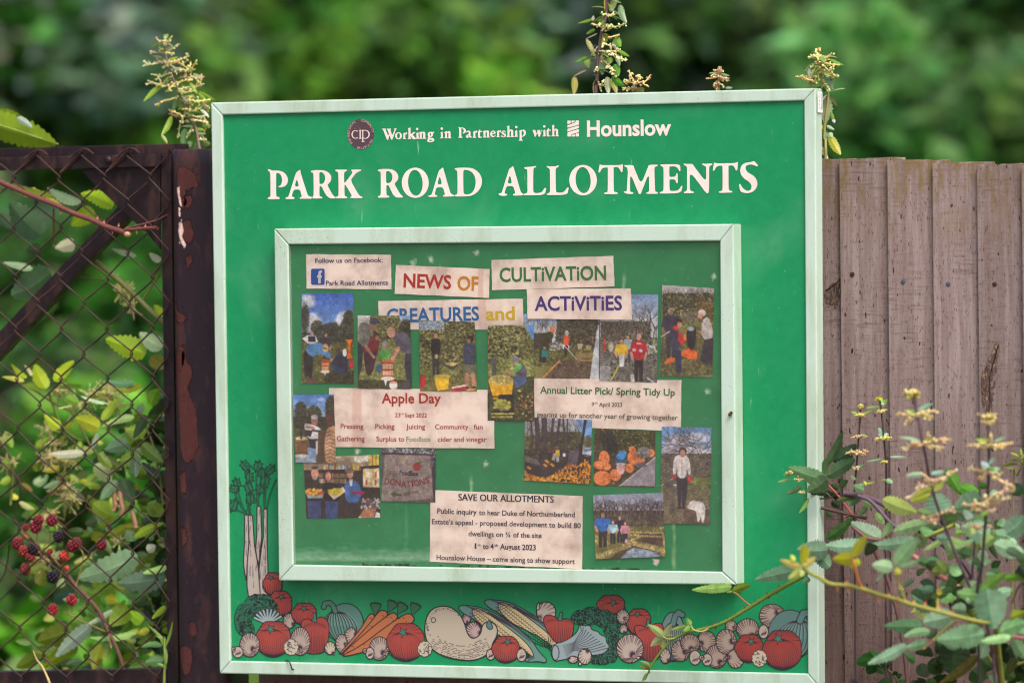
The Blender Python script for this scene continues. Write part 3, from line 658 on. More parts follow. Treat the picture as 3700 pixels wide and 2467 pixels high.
    def pepper(f, pts, stem, cx, y0, y1, hw, k):
        shape(A, f, (196, 74, 64), pts)
        for u in np.linspace(-.93, .93, 13):
            P = [f(cx + u * hw * (1 - .25 * s), y0 + (y1 - y0) * s) for s in np.linspace(.25 + .2 * abs(math.sin(u * 9)), .97, 7)]
            A.line(INK, (.6, 1.8), P)
            A.line(INK, (1.5, .4), [f(cx + u * hw * .85, y0 + 12 + 18 * u * u), f(cx + u * hw, y0 + 38 + 26 * u * u)])
        shape(A, f, (70, 148, 122), stem, 1, 1.6)
    def squash(f, cx, cy, rx, ry, top, k, col=(92, 152, 136), n=11, clip=None):
        c0, c1 = f(cx, cy); a, b = rx / k, ry / k; tx, ty = f(*top); lim = (lambda p: (min(p[0], clip), p[1])) if clip else (lambda p: p)
        P = [lim(p) for p in arc_pts(c0, c1, a, b, 0, 6.2832, 60)[:-1]]; A.poly(col, P)
        for u in np.linspace(-.9, .9, n):
            Q = [lim(((1 - t) * tx + t * c0 + u * a * math.sin(t * math.pi), ty + (c1 + b - ty) * (1 - math.cos(t * math.pi)) / 2)) for t in np.linspace(.05, .95, 16)]
            A.line(INK, (2.2, 1.2), Q)
            Q2 = [lim((x + 3.5, y)) for x, y in Q[2:8]]; A.line((140, 185, 178), 2.2, Q2, .7)
        outline(A, P)
    # ---- celery
    cel = (203, 190, 178)
    for base, tip in (((245, 410), (180, 200)), ((262, 412), (265, 160)), ((275, 412), (270, 300)), ((328, 358), (320, 85)), ((330, 358), (240, 75)), ((372, 378), (370, 190)), ((372, 378), (405, 105)), ((240, 405), (150, 345)), ((245, 408), (160, 240)), ((385, 372), (450, 175)), ((328, 358), (335, 240))):
        a, b = V1(*base), V1(*tip); m = ((a[0] + b[0]) / 2 + (b[1] - a[1]) * .08, (a[1] + b[1]) / 2 - (b[0] - a[0]) * .2)
        P = [((1 - t) ** 2 * a[0] + 2 * t * (1 - t) * m[0] + t * t * b[0], (1 - t) ** 2 * a[1] + 2 * t * (1 - t) * m[1] + t * t * b[1]) for t in np.linspace(0, 1, 10)]
        B.line((34, 76, 56), 3.6, P); B.line((50, 128, 92), 1.8, P)
    for cx, cy, sz, an in ((240, 80, 48, 2.3), (322, 82, 46, 1.2), (405, 108, 48, .7), (268, 160, 46, 1.7), (182, 198, 42, 1.9), (160, 238, 42, 2.9), (155, 350, 52, -1.9), (370, 190, 52, 1.3), (262, 232, 48, 2), (272, 305, 46, 1.6), (338, 238, 44, 1.5), (350, 130, 40, 1.4)):
        x, y = V1(cx, cy); s = sz / 1.896; P = []
        for i in range(16):
            t = i * 6.2832 / 16; r = s * (1.0 if i % 2 == 0 else .62) * (.62 + .38 * abs(math.cos(t)))
            P.append((x + r * math.cos(t) * math.cos(an) + r * math.sin(t) * math.sin(an), y - r * math.cos(t) * math.sin(an) + r * math.sin(t) * math.cos(an)))
        B.poly((40, 130, 90), P); B.line((36, 66, 54), 1.6, P + [P[0]])
        B.line((30, 52, 42), 1.5, [(x - s * .8 * math.cos(an), y + s * .8 * math.sin(an)), (x + s * .8 * math.cos(an), y - s * .8 * math.sin(an))])
        for i in range(7): 
            u, v = rng.uniform(-.6, .6) * s, rng.uniform(-.6, .6) * s
            B.line((30, 58, 44), 1.4, [(x + u, y + v), (x + u + s * .2 * math.cos(an + .7), y + v - s * .2 * math.sin(an + .7))])
    def stalk(pts):
        P = [V1(*p) for p in pts]; B.poly(cel, P); outline(B, P, wd=2.4)
    stalk([(318,360),(330,355),(342,362),(350,560),(330,760),(316,700),(308,640),(316,560)])
    stalk([(360,385),(372,374),(386,376),(386,600),(392,800),(396,930),(384,970),(335,970),(328,820),(348,640),(362,560)])
    stalk([(234,416),(246,410),(258,418),(262,600),(250,760),(246,860),(236,820),(226,740),(234,600)])
    stalk([(258,420),(272,414),(287,420),(300,620),(325,760),(340,960),(300,955),(262,982),(250,900),(252,740),(264,600)])
    for i in range(26):
        x = rng.uniform(262, 385); y = rng.uniform(640, 930); dx = rng.uniform(-4, 4) + (x - 320) * .05
        B.line(INK, (1.4, .5), [V1(x, y), V1(x + dx * .3, y - rng.uniform(30, 90))])
    for x0 in (248, 272, 330, 372):
        for j in range(5): y = 440 + j * 90 + rng.uniform(-20, 20); B.line(INK, 1.1, [V1(x0 + rng.uniform(-5, 5), y), V1(x0 + rng.uniform(-5, 5), y - 45)])
    # ---- left heap
    tomato(V1, 428, 885, 66, 82, (415, 845), 1.896); tomato(V1, 478, 1018, 82, 92, (485, 975), 1.896)
    def broc(f, blobs, k, n=500):
        for x, y, r1, r2 in blobs: A.ell((36, 30, 38), *f(x, y), r1 / k + 1.6, r2 / k + 1.6)
        for x, y, r1, r2 in blobs: A.ell((44, 116, 86), *f(x, y), r1 / k, r2 / k)
        for _ in range(n):
            x, y, r1, r2 = rng.choice(blobs); a, q = rng.uniform(0, 6.28), math.sqrt(rng.random())
            px, py = f(x + r1 * q * math.cos(a), y + r2 * q * math.sin(a)); t = rng.uniform(0, 6)
            if rng.random() < .55: A.line((40, 34, 44), 1.5, arc_pts(px, py, 3, 3, t, t + 2.4, 5))
            else: A.ell((56, 142, 106), px, py, 1.9, 1.9)
    broc(V1, [(225, 1130, 58, 105), (300, 1040, 70, 75), (360, 1010, 70, 50), (420, 1060, 42, 60), (250, 1200, 50, 55)], 1.896, 480)
    for i in range(9):
        t = -2.7 + i * .27; a = V1(395, 1160); b = (a[0] + 52 * math.cos(t) * 1.05, a[1] + 52 * math.sin(t))
        A.line(INK, 7.4, [a, b]); 
    for i in range(9):
        t = -2.7 + i * .27; a = V1(395, 1160); b = (a[0] + 51 * math.cos(t) * 1.05, a[1] + 51 * math.sin(t)); A.line((168, 196, 200), 4.4, [a, b])
    shell(V1, 540, 1140, 42, 52, (575, 1165), 1.896); tomato(V1, 643, 1090, 86, 80, (640, 1055), 1.896)
    squash(V1, 925, 1155, 122, 135, (855, 1075), 1.896)
    P = [V1(*p) for p in [(775,1045),(785,1020),(815,1015),(840,1035),(855,1075)]]; A.line(INK, 13, P); A.line((84, 150, 128), 9, P)
    pepper(V1, [(615,1145),(660,1120),(700,1142),(760,1105),(810,1140),(814,1230),(792,1330),(760,1364),(660,1364),(648,1320),(636,1220)], [(685,1142),(705,1130),(702,1085),(722,1082),(725,1130),(735,1150)], 715, 1140, 1362, 85, 1.896)
    tomato(V1, 432, 1258, 120, 128, (413, 1195), 1.896)
    shell(V1, 270, 1303, 68, 82, (300, 1338), 1.896); shell(V1, 615, 1278, 68, 96, (620, 1340), 1.896); caul(V1, 553, 1318, 50, 58, 1.896)
    button(V1, 188, 1352, 36, 38, 1.896); button(V1, 158, 1335, 14, 18, 1.896)
    shell(V1, 965, 1245, 44, 60, (1000, 1225), 1.896); shell(V1, 898, 1292, 40, 62, (930, 1300), 1.896); shell(V1, 820, 1325, 37, 44, (845, 1365), 1.896, (212, 200, 172), 10)
    # ---- carrots
    for x, y, an in ((455, 400, -1.5), (600, 370, -1.1), (700, 390, -1.0), (850, 400, -1.2)):
        a = V2(x, y)
        for j in (-.35, 0, .35): b = (a[0] + 34 * math.cos(an + j), a[1] + 34 * math.sin(an + j)); A.line(INK, (5, 12), [a, b])
        for j in (-.35, 0, .35): b = (a[0] + 32 * math.cos(an + j), a[1] + 32 * math.sin(an + j)); A.line((58, 128, 88), (3, 8.5), [a, b])
    oc = (214, 120, 66)
    for pts in ([(400,398),(440,400),(455,440),(300,660),(150,790),(60,836),(120,770),(300,560),(370,440)], [(500,362),(560,362),(592,390),(570,440),(330,680),(170,800),(75,840),(200,720),(400,500)],
                [(620,388),(670,388),(700,430),(640,520),(400,700),(200,800),(90,845),(160,770),(400,560)], [(770,398),(830,395),(872,440),(860,490),(700,560),(560,680),(380,790),(160,846),(95,843),(300,740),(560,540)]):
        Q = shape(A, V2, oc, pts, 2, 2.4)
        for i in range(9): x, y = rng.choice(pts); x2, y2 = V2(x * .8 + 400 * .2, y * .8 + 620 * .2); A.line(INK, 1.2, [(x2, y2), (x2 + rng.uniform(4, 9), y2 + 3)])
    shell(V2, 500, 765, 105, 125, (555, 820), 2.94); button(V2, 400, 815, 44, 62, 2.94); button(V2, 345, 790, 22, 25, 2.94)
    tomato(V2, 783, 690, 200, 212, (750, 595), 2.94)
    # ---- crookneck squash, corn
    shell(V2, 1425, 450, 45, 60, (1440, 495), 2.94, (200, 160, 160)); shell(V2, 1500, 575, 82, 90, (1590, 600), 2.94, (206, 172, 168))
    def corn(dx, dy):
        f = lambda x, y: V2(x + dx, y + dy); g = (106, 160, 154)
        shape(A, f, g, [(1335,345),(1350,312),(1420,308),(1600,330),(1800,430),(2000,570),(2120,680),(2200,810),(2280,880),(2260,920),(2200,900),(2060,910),(2040,870),(2120,850),(1900,640),(1640,560),(1480,440),(1400,400)])
        shape(A, f, (222, 202, 146), [(1475,345),(1540,332),(1680,410),(1900,570),(2080,720),(2150,850),(2110,848),(1960,720),(1760,620),(1600,540),(1500,430)])
        for i in range(26):
            for j in range(6):
                t = (i + .5 * (j % 2)) / 26; cx = 1490 + t * 640; cy = 342 + t * 440 + 90 * t * t + (j - 1.2) * 33 * math.sin(math.pi * min(.97, t + .12)) ** .7
                px, py = f(cx - (j - 2.5) * 12, cy); A.line(INK, 1.3, arc_pts(px, py, 3.6, 3.4, .2, 3.6, 5)) if j else A.ell(INK, px, py, 1, 1)
        for k in range(6):
            o = k * 13; A.line(INK, 1.2, [f(1420 + o, 318 + o * .5), f(1640 + o, 365 + o), f(1860 + o * .8, 480 + o), f(2080 + o * .5, 640 + o)][k % 2:3 + k % 2])
    corn(275, -60); corn(0, 0)
    shape(A, V2, (208, 194, 170), [(978,590),(992,450),(1050,352),(1150,313),(1260,325),(1350,395),(1405,500),(1430,600),(1475,660),(1535,650),(1580,600),(1588,520),(1640,480),(1705,488),(1755,545),(1750,630),(1700,710),(1690,770),(1620,850),(1500,892),(1350,888),(1200,855),(1080,795),(1010,710)], 2, 2.6)
    for r in range(9):
        for i in range(22):
            t = i / 21; x = 1030 + r * 8 + t * (640 - r * 16); y = 690 + 170 * math.sin(math.pi * (t * .75 + .12)) - r * 17 + 30 * t
            if rng.random() < .85 - .05 * r: A.line(INK, 1.3, [V2(x, y), V2(x + rng.uniform(10, 26), y + 7 * math.cos(math.pi * t))])
    for i in range(60):
        t = rng.uniform(2.6, 5.6); q = rng.uniform(.82, .95); A.line(INK, 1.1, [V2(1200 + 215 * q * math.cos(t), 540 + 220 * q * math.sin(t)), V2(1200 + 215 * q * math.cos(t + .04), 540 + 220 * q * math.sin(t + .04))])
    A.line(INK, 1.8, arc_pts(*V2(1073, 465), 8, 9, 0, 6.28)); shape(A, V2, (80, 152, 146), [(1630,520),(1665,455),(1700,520),(1700,560),(1660,565)], 1)
    caul(V2, 982, 770, 76, 86, 2.94); button(V2, 1680, 830, 45, 56, 2.94); tomato(V2, 1843, 768, 146, 150, (1862, 695), 2.94); button(V2, 2008, 835, 50, 68, 2.94)
    # ---- right-hand heap
    shell(V3, 505, 385, 102, 112, (430, 450), 2.94, (212, 194, 182), 13); shape(A, V3, (212, 194, 182), [(400,360),(405,310),(432,268),(438,320),(440,350)], 1)
    pepper(V3, [(472,440),(520,400),(600,428),(640,455),(700,448),(780,455),(805,520),(780,640),(740,700),(610,715),(540,620),(488,530)], [(615,465),(640,440),(650,378),(690,385),(668,430),(680,475)], 640, 440, 705, 150, 2.94)
    tomato(V3, 1195, 300, 148, 112, (1215, 280), 2.94); tomato(V3, 1490, 480, 130, 150, (1475, 400), 2.94); shell(V3, 1320, 430, 66, 76, (1345, 450), 2.94); shell(V3, 1325, 560, 45, 50, (1340, 600), 2.94)
    broc(V3, [(860, 440, 85, 72), (980, 420, 110, 92), (1120, 450, 110, 90), (1200, 540, 90, 110), (1220, 680, 55, 100), (1205, 800, 60, 110), (1100, 880, 90, 50), (1030, 880, 50, 45)], 2.94, 1100)
    stk = (154, 180, 186)
    shape(A, V3, stk, [(560,745),(600,715),(700,690),(810,620),(850,560),(862,505),(900,530),(970,515),(990,570),(1060,585),(1080,620),(1140,640),(1145,700),(1180,740),(1150,790),(1090,830),(900,842),(640,892),(600,900),(560,840)], 1)
    for i in range(11):
        t = i / 10; A.line(INK, (.7, 1.7), [V3(680 + 40 * t, 735 + 120 * t), V3(800, 700 + 85 * t), V3(880 + 120 * t, 560 + 220 * t + 20), V3(870 + 290 * t, 520 + 240 * t)])
    A.line(INK, 2, arc_pts(*V3(605, 810), 13, 27, 0, 6.28)); 
    shell(V3, 790, 882, 52, 38, (740, 870), 2.94, (208, 186, 174), 10); shell(V3, 918, 850, 72, 82, (945, 775), 2.94, (212, 192, 178), 13); shape(A, V3, (212, 192, 178), [(850,905),(885,915),(880,945),(850,945)], 1)
    squash(V3, 1850, 640, 130, 260, (1850, 490), 2.94, (112, 156, 158)); P = [V3(*p) for p in [(1950,410),(1910,385),(1875,420),(1855,500)]]; A.line(INK, 15, P); A.line((96, 150, 146), 11, P)
    pepper(V3, [(1430,545),(1480,510),(1580,545),(1680,490),(1750,510),(1757,640),(1720,780),(1690,895),(1520,895),(1500,700)], [(1545,540),(1570,520),(1575,455),(1600,450),(1605,520),(1595,550)], 1600, 540, 890, 130, 2.94)
    shell(V3, 1395, 765, 142, 152, (1440, 850), 2.94, (204, 182, 168)); shell(V3, 1770, 845, 56, 78, (1810, 900), 2.94, (200, 178, 164), 10)
    sc = (190, 164, 148)
    shell(V4, 168, 790, 98, 112, (225, 800), 2.94, sc); shell(V4, 440, 690, 102, 112, (375, 720), 2.94, sc); shell(V4, 270, 712, 102, 100, (287, 778), 2.94, sc)
    shell(V4, 548, 850, 110, 124, (605, 925), 2.94, sc); shell(V4, 705, 530, 62, 62, (740, 540), 2.94, sc); shell(V4, 880, 562, 120, 112, (945, 640), 2.94, sc)
    shell(V4, 1140, 420, 136, 124, (1212, 365), 2.94, sc); squash(V4, 1330, 620, 235, 262, (1435, 470), 2.94, (96, 146, 140), 11, 2923)
    P = [V4(*p) for p in [(1530,385),(1470,395),(1435,470)]]; A.line(INK, 19, P); A.line((92, 148, 140), 14, P)
    shell(V4, 652, 692, 108, 132, (728, 682), 2.94, sc); button(V4, 1048, 588, 52, 72, 2.94); shell(V4, 752, 870, 90, 102, (660, 860), 2.94, sc, 15)
    tomato(V4, 897, 758, 150, 156, (915, 690), 2.94, (190, 66, 58)); tomato(V4, 1250, 772, 206, 220, (1205, 662), 2.94, (186, 66, 58)); caul(V4, 1005, 870, 80, 92, 2.94)
    button(V4, 322, 862, 60, 76, 2.94); button(V4, 450, 884, 52, 64, 2.94); button(V4, 392, 862, 26, 26, 2.94)
    for x in range(140):                                                     # worn lower edge
        px = rng.uniform(1300, 2500); A.ell((190, 215, 205), px, 2393 + (px - 831) * .0215, rng.uniform(3, 12), 1.3, .35)
    for R in (A, B): g_ = R.a[..., :3].mean(-1, keepdims=True); R.a[..., :3] = (R.a[..., :3] * .80 + g_ * .20) * .90
    m = attr_mat('printed_vegetables', .36, .4, alpha=True)
    for R, b, d in ((B, bb, .0004), (A, ab, .0007)):
        R.mesh('vegetable_border' if R is A else 'celery_print', lambda u, v: w(US(b[0] + u * (b[1] - b[0]), b[2] + v * (b[3] - b[2]), DP + d)), m, SIGN, 1.0)
build_art()

# ================================================================== papers and photographs pinned in the case
r3 = zo((1040, 860), 2.904); r4 = zo((1700, 860), 2.6133); r5 = zo((1040, 1380), 2.936); r6 = zo((1840, 1300), 2.936); r7 = zo((1500, 1720), 3.36); r8 = zo((2060, 1700), 3.92)
LV = .0007
def level(n): return DB + .0006 + LV * n
def paper_mat():
    m, t, b = new_mat('yellowed_paper', .75, .15); v = coords(t); a = N(t, 'ShaderNodeAttribute', attribute_name='Col')
    f = ramp(t, noise(t, v, 24, 4, .6), .42, .75)
    c = mixc(t, f, a.outputs['Color'], L4((222, 196, 184)))
    st = ramp(t, noise(t, v, 9, 3, .6, .5), .66, .78)
    m2 = N(t, 'ShaderNodeMath', operation='MULTIPLY'); t.links.new(st, m2.inputs[0]); m2.inputs[1].default_value = .28
    t.links.new(mixc(t, m2.outputs[0], c, L4((190, 160, 142))), b.inputs['Base Color'])
    bump(t, b, noise(t, v, 45, 3), .25, .002); return m
M_paper = paper_mat(); M_ink = attr_mat('printer_ink', .7, .15)
def quad_fn(q, d, warp=0., seed=0, lift=0.):
    P = np.array([US(x, y, d) for x, y in q]); r = random.Random(seed); a, b, c = r.uniform(0, 6), r.uniform(0, 6), r.uniform(3, 6)
    def fn(u, v):
        u = np.asarray(u); v = np.asarray(v)
        X = ((1 - u) * (1 - v))[..., None] * P[0] + (u * (1 - v))[..., None] * P[1] + (u * v)[..., None] * P[2] + ((1 - u) * v)[..., None] * P[3]
        X[..., 2] += warp * (np.sin(c * u + a) * np.sin(3 * v + b)) + lift * np.clip(2 * abs(u - .5) - .6, 0, 1) ** 2
        eu = np.where((u == 0) | (u == 1), 1, 0); X[..., 0] += eu * .0002 * np.sin(17 * v + a); X[..., 1] += np.where((v == 0) | (v == 1), 1, 0) * .0002 * np.sin(19 * u + b)
        return w(X)
    return fn
PAPER_C = (237, 218, 207)
def paper(label, q, n, lines, f, seed, extra=None, tape=()):
    d = level(n); R = Ras(40, 20, lambda x, y: (0, 0), 1, PAPER_C)
    th = thing('notice_paper', label, 'paper', tuple(U(*q[3], d)), 'paper notices in the case')
    Xs = Ras(90, 50, None, 1, PAPER_C)
    if tape:
        for x0, x1 in tape:
            i0, i1 = int(x0 * 90), int(x1 * 90) + 1
            Xs.a[:, i0:i1, :3] = np.clip(Xs.a[:, i0:i1, :3] * np.array([.93, .87, .86]) + nrng.normal(0, .012, (50, i1 - i0, 1)), 0, 1)
    Xs.mesh('sheet', quad_fn(q, d, .00025, seed, .0006), M_paper, th, KP)
    mb = MB()
    for L in lines:
        s, p0, p1, h, c = L[:5]; bd = L[5] if len(L) > 5 else 0
        add_text(mb, s, f(*p0), f(*p1), h / ZS[f], d + .0006, c, bd if bd in (.007,) or bd >= .02 else max(bd, .012 if bd or h / ZS[f] < 26 else 0))
    if extra: extra(mb, d + .0006)
    mb.build('lettering', M_ink, th)
    return th
ZS = {r3: 2.904, r4: 2.6133, r5: 2.936, r6: 2.936, r7: 3.36, r8: 3.92}
KP = 1.46
navy = (58, 52, 104); redd = (196, 62, 52); rb = (176, 78, 76); gr = (120, 116, 104); dk = (72, 62, 80); gn = (60, 124, 80)
def fb(mb, d):
    a = [(255,322),(374,322),(386,334),(386,480),(374,492),(255,492),(243,480),(243,334)]
    add_polys(mb, [[r3(*p) for p in a]], d, (48, 92, 178))
    add_polys(mb, [[r3(*p) for p in [(318,476),(318,415),(305,415),(305,393),(318,393),(319,368),(326,348),(342,339),(360,340),(360,362),(350,365),(346,374),(346,393),(358,393),(356,415),(346,415),(345,476)]]], d + .0003, (225, 222, 230))
paper('small paper reading Follow us on Facebook above a blue f icon', [r3(190,170), r3(1083,175), r3(1088,538), r3(198,530)], 1,
      [('Follow us on Facebook:', (288,262), (995,255), 50, navy, .006), ('Park Road Allotments', (400,497), (1050,491), 50, navy, .006)], r3, 1, fb)
paper('paper strip with NEWS in red and OF in orange', [r3(1135,282), r3(2118,325), r3(2112,628), r3(1120,585)], 2,
      [('NEWS', (1213,513), (1712,534), 143, redd, .024), ('OF', (1778,545), (1998,552), 146, (224, 148, 52), .024)], r3, 2, None, ((.885, .93),))
paper('paper strip with CREATURES in blue and a yellow and', [r3(948,660), r3(2467,636), r3(2475,960), r3(955,962)], 1,
      [('CREATURES', (1040,884), (2008,862), 143, (48, 118, 186), .022), ('and', (2077,861), (2383,856), 138, (232, 196, 56), .022)], r3, 3, None, ((.70, .735),))
paper('paper strip with CULTiVATiON in green capitals', [r4(198,208), r4(1348,168), r4(1362,457), r4(205,493)], 1,
      [('CULTiVATiON', (275,413), (1282,392), 130, (72, 134, 78), .022)], r4, 4)
paper('paper strip with ACTiViTiES in purple capitals', [r4(532,482), r4(1515,475), r4(1525,772), r4(538,762)], 3.5,
      [('ACTiViTiES', (605,684), (1432,678), 132, (86, 66, 142), .022)], r4, 5)
paper('wide paper with Apple Day heading and red words about pressing and juicing', [r5(438,62), r5(2185,82), r5(2193,704), r5(445,688)], 2,
      [('Apple Day', (995,222), (1625,222), 106, (196, 66, 58), .02), ('23', (1138,371), (1193,371), 44, rb), ('rd', (1196,346), (1226,346), 24, rb), ('Sept 2022', (1242,372), (1476,372), 44, rb),
       ('Pressing', (560,492), (803,493), 53, rb, .005), ('Picking', (928,495), (1132,496), 53, rb, .005), ('Juicing', (1255,497), (1457,497), 53, rb, .005), ('Community', (1562,499), (1915,500), 53, rb, .005), ('fun', (1972,500), (2068,501), 53, rb, .005),
       ('Gathering', (520,625), (815,626), 54, rb, .005), ('Surplus to', (938,628), (1237,629), 54, rb, .005), ('Foodbox', (1258,630), (1517,631), 54, (146, 166, 132), .003), ('cider and vinegar', (1590,632), (2110,633), 54, rb, .005)], r5, 6, None, ((.155, .19),))
paper('paper headed Annual Litter Pick/ Spring Tidy Up in green', [r6(262,195), r6(1828,215), r6(1822,755), r6(270,700)], 1,
      [('Annual Litter Pick/ Spring Tidy Up', (328,353), (1757,381), 74, gn, .016), ('9', (875,491), (900,491), 44, gr), ('th', (903,467), (936,468), 25, gr), ('April 2023', (952,494), (1198,496), 44, gr),
       ('gearing up for another year of growing together', (292,604), (1788,638), 54, (118, 112, 96))], r6, 7)
paper('large paper headed SAVE OUR ALLOTMENTS in black at the foot of the case', [r7(188,165), r7(2035,238), r7(2028,1125), r7(178,1035)], 0,
      [('SAVE OUR ALLOTMENTS', (524,292), (1678,320), 82, (66, 56, 70), .007), ('Public inquiry', (268,449), (748,466), 63, dk, .018), ('to hear Duke of Northumberland', (775,467), (1938,495), 62, dk),
       ('Estate\u2019s appeal - proposed development to build 80', (203,578), (2010,628), 62, dk), ('dwellings on \u00be of the site', (648,724), (1535,748), 62, dk),
       ('1', (722,876), (742,877), 66, dk, .012), ('st', (758,845), (797,846), 30, dk, .012), ('to 4', (822,880), (953,883), 66, dk, .018), ('th', (961,850), (1005,851), 30, dk, .012), ('August 2023', (1030,885), (1465,896), 66, dk, .018),
       ('Hounslow House \u2013 come along to show support', (260,1011), (1937,1062), 62, dk)], r7, 8)

M_photo = attr_mat('photo_print', .5, .3)
PST = 1.7
class Photo(Ras):
    def __init__(s, label, q, f, n, seed):
        s.q = [f(*p) for p in q]; s.n = n; s.lab = label; s.seed = seed
        q = np.array(s.q); o = q[0]; M = np.linalg.inv(np.stack([q[1] - q[0], q[3] - q[0]], 1))
        W = np.linalg.norm(q[1] - q[0]) / PST; H = np.linalg.norm(q[3] - q[0]) / PST
        def fn(x, y):
            uv = M @ (np.array(f(x, y)) - o); return (uv[0] * W, uv[1] * H)
        super().__init__(W, H, fn, 1, (90, 90, 80))
    def done(s):
        s.photographic(); s.grain(5); d = level(s.n)
        # the faint milky cast of an ageing inkjet print
        s.a[..., :3] = s.a[..., :3] * .90 + np.array([.62, .53, .52]) * .10
        th = thing('photo_print', s.lab, 'photograph', tuple(U(*s.q[3], d)), 'photographs in the case')
        s.mesh('sheet', quad_fn(s.q, d, .0003, s.seed, .0008), M_photo, th, KP * .95)
        return th
    def man(s, x, y, h, top, leg, skin=(196, 140, 115), hair=(60, 45, 40), wd=.26, arm=True, hat=None):
        """standing figure, x = centre, y = crown, h = height"""
        W_ = h * wd; s.poly(leg, [(x - W_ * .36, y + h * .5), (x + W_ * .36, y + h * .5), (x + W_ * .34, y + h), (x + W_ * .06, y + h), (x, y + h * .62), (x - W_ * .08, y + h), (x - W_ * .34, y + h)])
        s.poly(top, [(x - W_ * .2, y + h * .15), (x + W_ * .2, y + h * .15), (x + W_ * .5, y + h * .2), (x + W_ * .42, y + h * .54), (x - W_ * .42, y + h * .54), (x - W_ * .5, y + h * .2)], sm=1)
        if arm:
            for k in (-1, 1):
                s.line(top, max(1.2, h * .075 / PST / 2.7), [(x + k * W_ * .45, y + h * .2), (x + k * W_ * .62, y + h * .4)]); s.line(skin, max(1, h * .05 / PST / 2.7), [(x + k * W_ * .62, y + h * .4), (x + k * W_ * .5, y + h * .53)])
        s.ell(hair, x, y + h * .055, h * .056, h * .06); s.ell(skin, x, y + h * .085, h * .046, h * .06)
        if hat: s.ell(hat, x, y + h * .03, h * .062, h * .04)
G1, G2, G3, G4 = (58, 62, 36), (98, 104, 58), (132, 128, 78), (38, 38, 30)
DG_ = [(40, 40, 30), (60, 62, 38), (80, 80, 48), (52, 48, 38)]; GR_ = [(104, 108, 56), (128, 124, 68), (84, 86, 48), (146, 138, 84), (66, 62, 42)]
BR_ = [(86, 70, 58), (110, 92, 74), (64, 52, 46), (140, 122, 100)]; LF_ = [(60, 62, 36), (96, 98, 50), (140, 136, 78), (168, 160, 104), (44, 42, 32)]

def photo_press_sky():
    p = Photo('tall photo of people round an apple press under a deep blue sky', [(145,580),(690,578),(692,1530),(145,1520)], r3, 1, 21)
    p.grad(580, (52, 92, 178), 1000, (128, 168, 214))
    for x, y, rx, ry in ((200,630,70,40),(230,680,55,40),(170,700,50,30),(260,840,60,60),(220,900,90,70),(300,870,50,40),(580,830,70,60),(640,800,50,40),(530,870,40,40),(600,890,80,50)): p.ell((226, 224, 228), x, y, rx, ry, .8, 6)
    p.poly((92, 96, 56), [(145,1050),(692,1050),(692,1530),(145,1530)])
    for a in ((130,680,225,1010,150),(240,860,370,1010,120),(350,880,560,1020,200),(540,830,700,1050,260),(580,760,700,900,140)): p.fol(*a, 9, DG_)
    p.fol(145, 990, 692, 1090, 260, 8, DG_, False); p.fol(145, 1080, 692, 1530, 500, 9, GR_, False); p.fol(380, 1380, 692, 1530, 160, 12, DG_, False)
    p.man(397, 985, 330, (58, 52, 58), (50, 46, 50)); p.poly((226, 224, 226), [(150,1050),(205,1015),(290,1020),(315,1080),(250,1110),(205,1100)]); p.poly((44, 40, 52), [(210,1025),(285,1025),(290,1085),(215,1080)]); p.ell((196,140,118),252,1005,18,24)
    p.poly((40, 38, 40), [(165,1150),(270,1230),(258,1400),(250,1480),(185,1480),(165,1330)], sm=1); p.poly((82, 132, 184), [(180,1140),(250,1098),(370,1093),(455,1225),(440,1262),(330,1196),(262,1245),(205,1205)], sm=1); p.ell((206, 168, 100), 393, 1145, 32, 42); p.ell((120, 86, 56), 388, 1150, 22, 8)
    p.ell((190,130,110),465,1262,26,12); p.poly((44, 42, 62), [(490,1235),(555,1165),(612,1215),(628,1390),(560,1410),(470,1370),(440,1315)], sm=1); p.ell((70,52,46),525,1170,24,30); p.poly((40, 60, 96), [(440,1310),(540,1330),(600,1400),(480,1390)])
    p.poly((222, 104, 34), [(590,1055),(682,1055),(655,1085),(650,1180),(668,1250),(612,1252),(628,1180),(622,1085)]); p.poly((206, 48, 62), [(640,1268),(694,1268),(690,1348),(640,1345)]); p.ell((230, 226, 220), 590, 1190, 22, 40)
    p.poly((206, 150, 100), [(352,1290),(428,1290),(422,1385),(352,1385)]); p.ell((180, 70, 40), 390, 1280, 42, 22); p.ell((232, 220, 206), 388, 1390, 48, 16); p.line((172, 64, 40), 2.4, [(350,1330),(428,1330)]); p.poly((235, 230, 225), [(375,1400),(398,1400),(390,1435)])
    p.poly((110, 70, 62), [(195,1430),(240,1470),(300,1490),(290,1510),(215,1505)]); p.done()
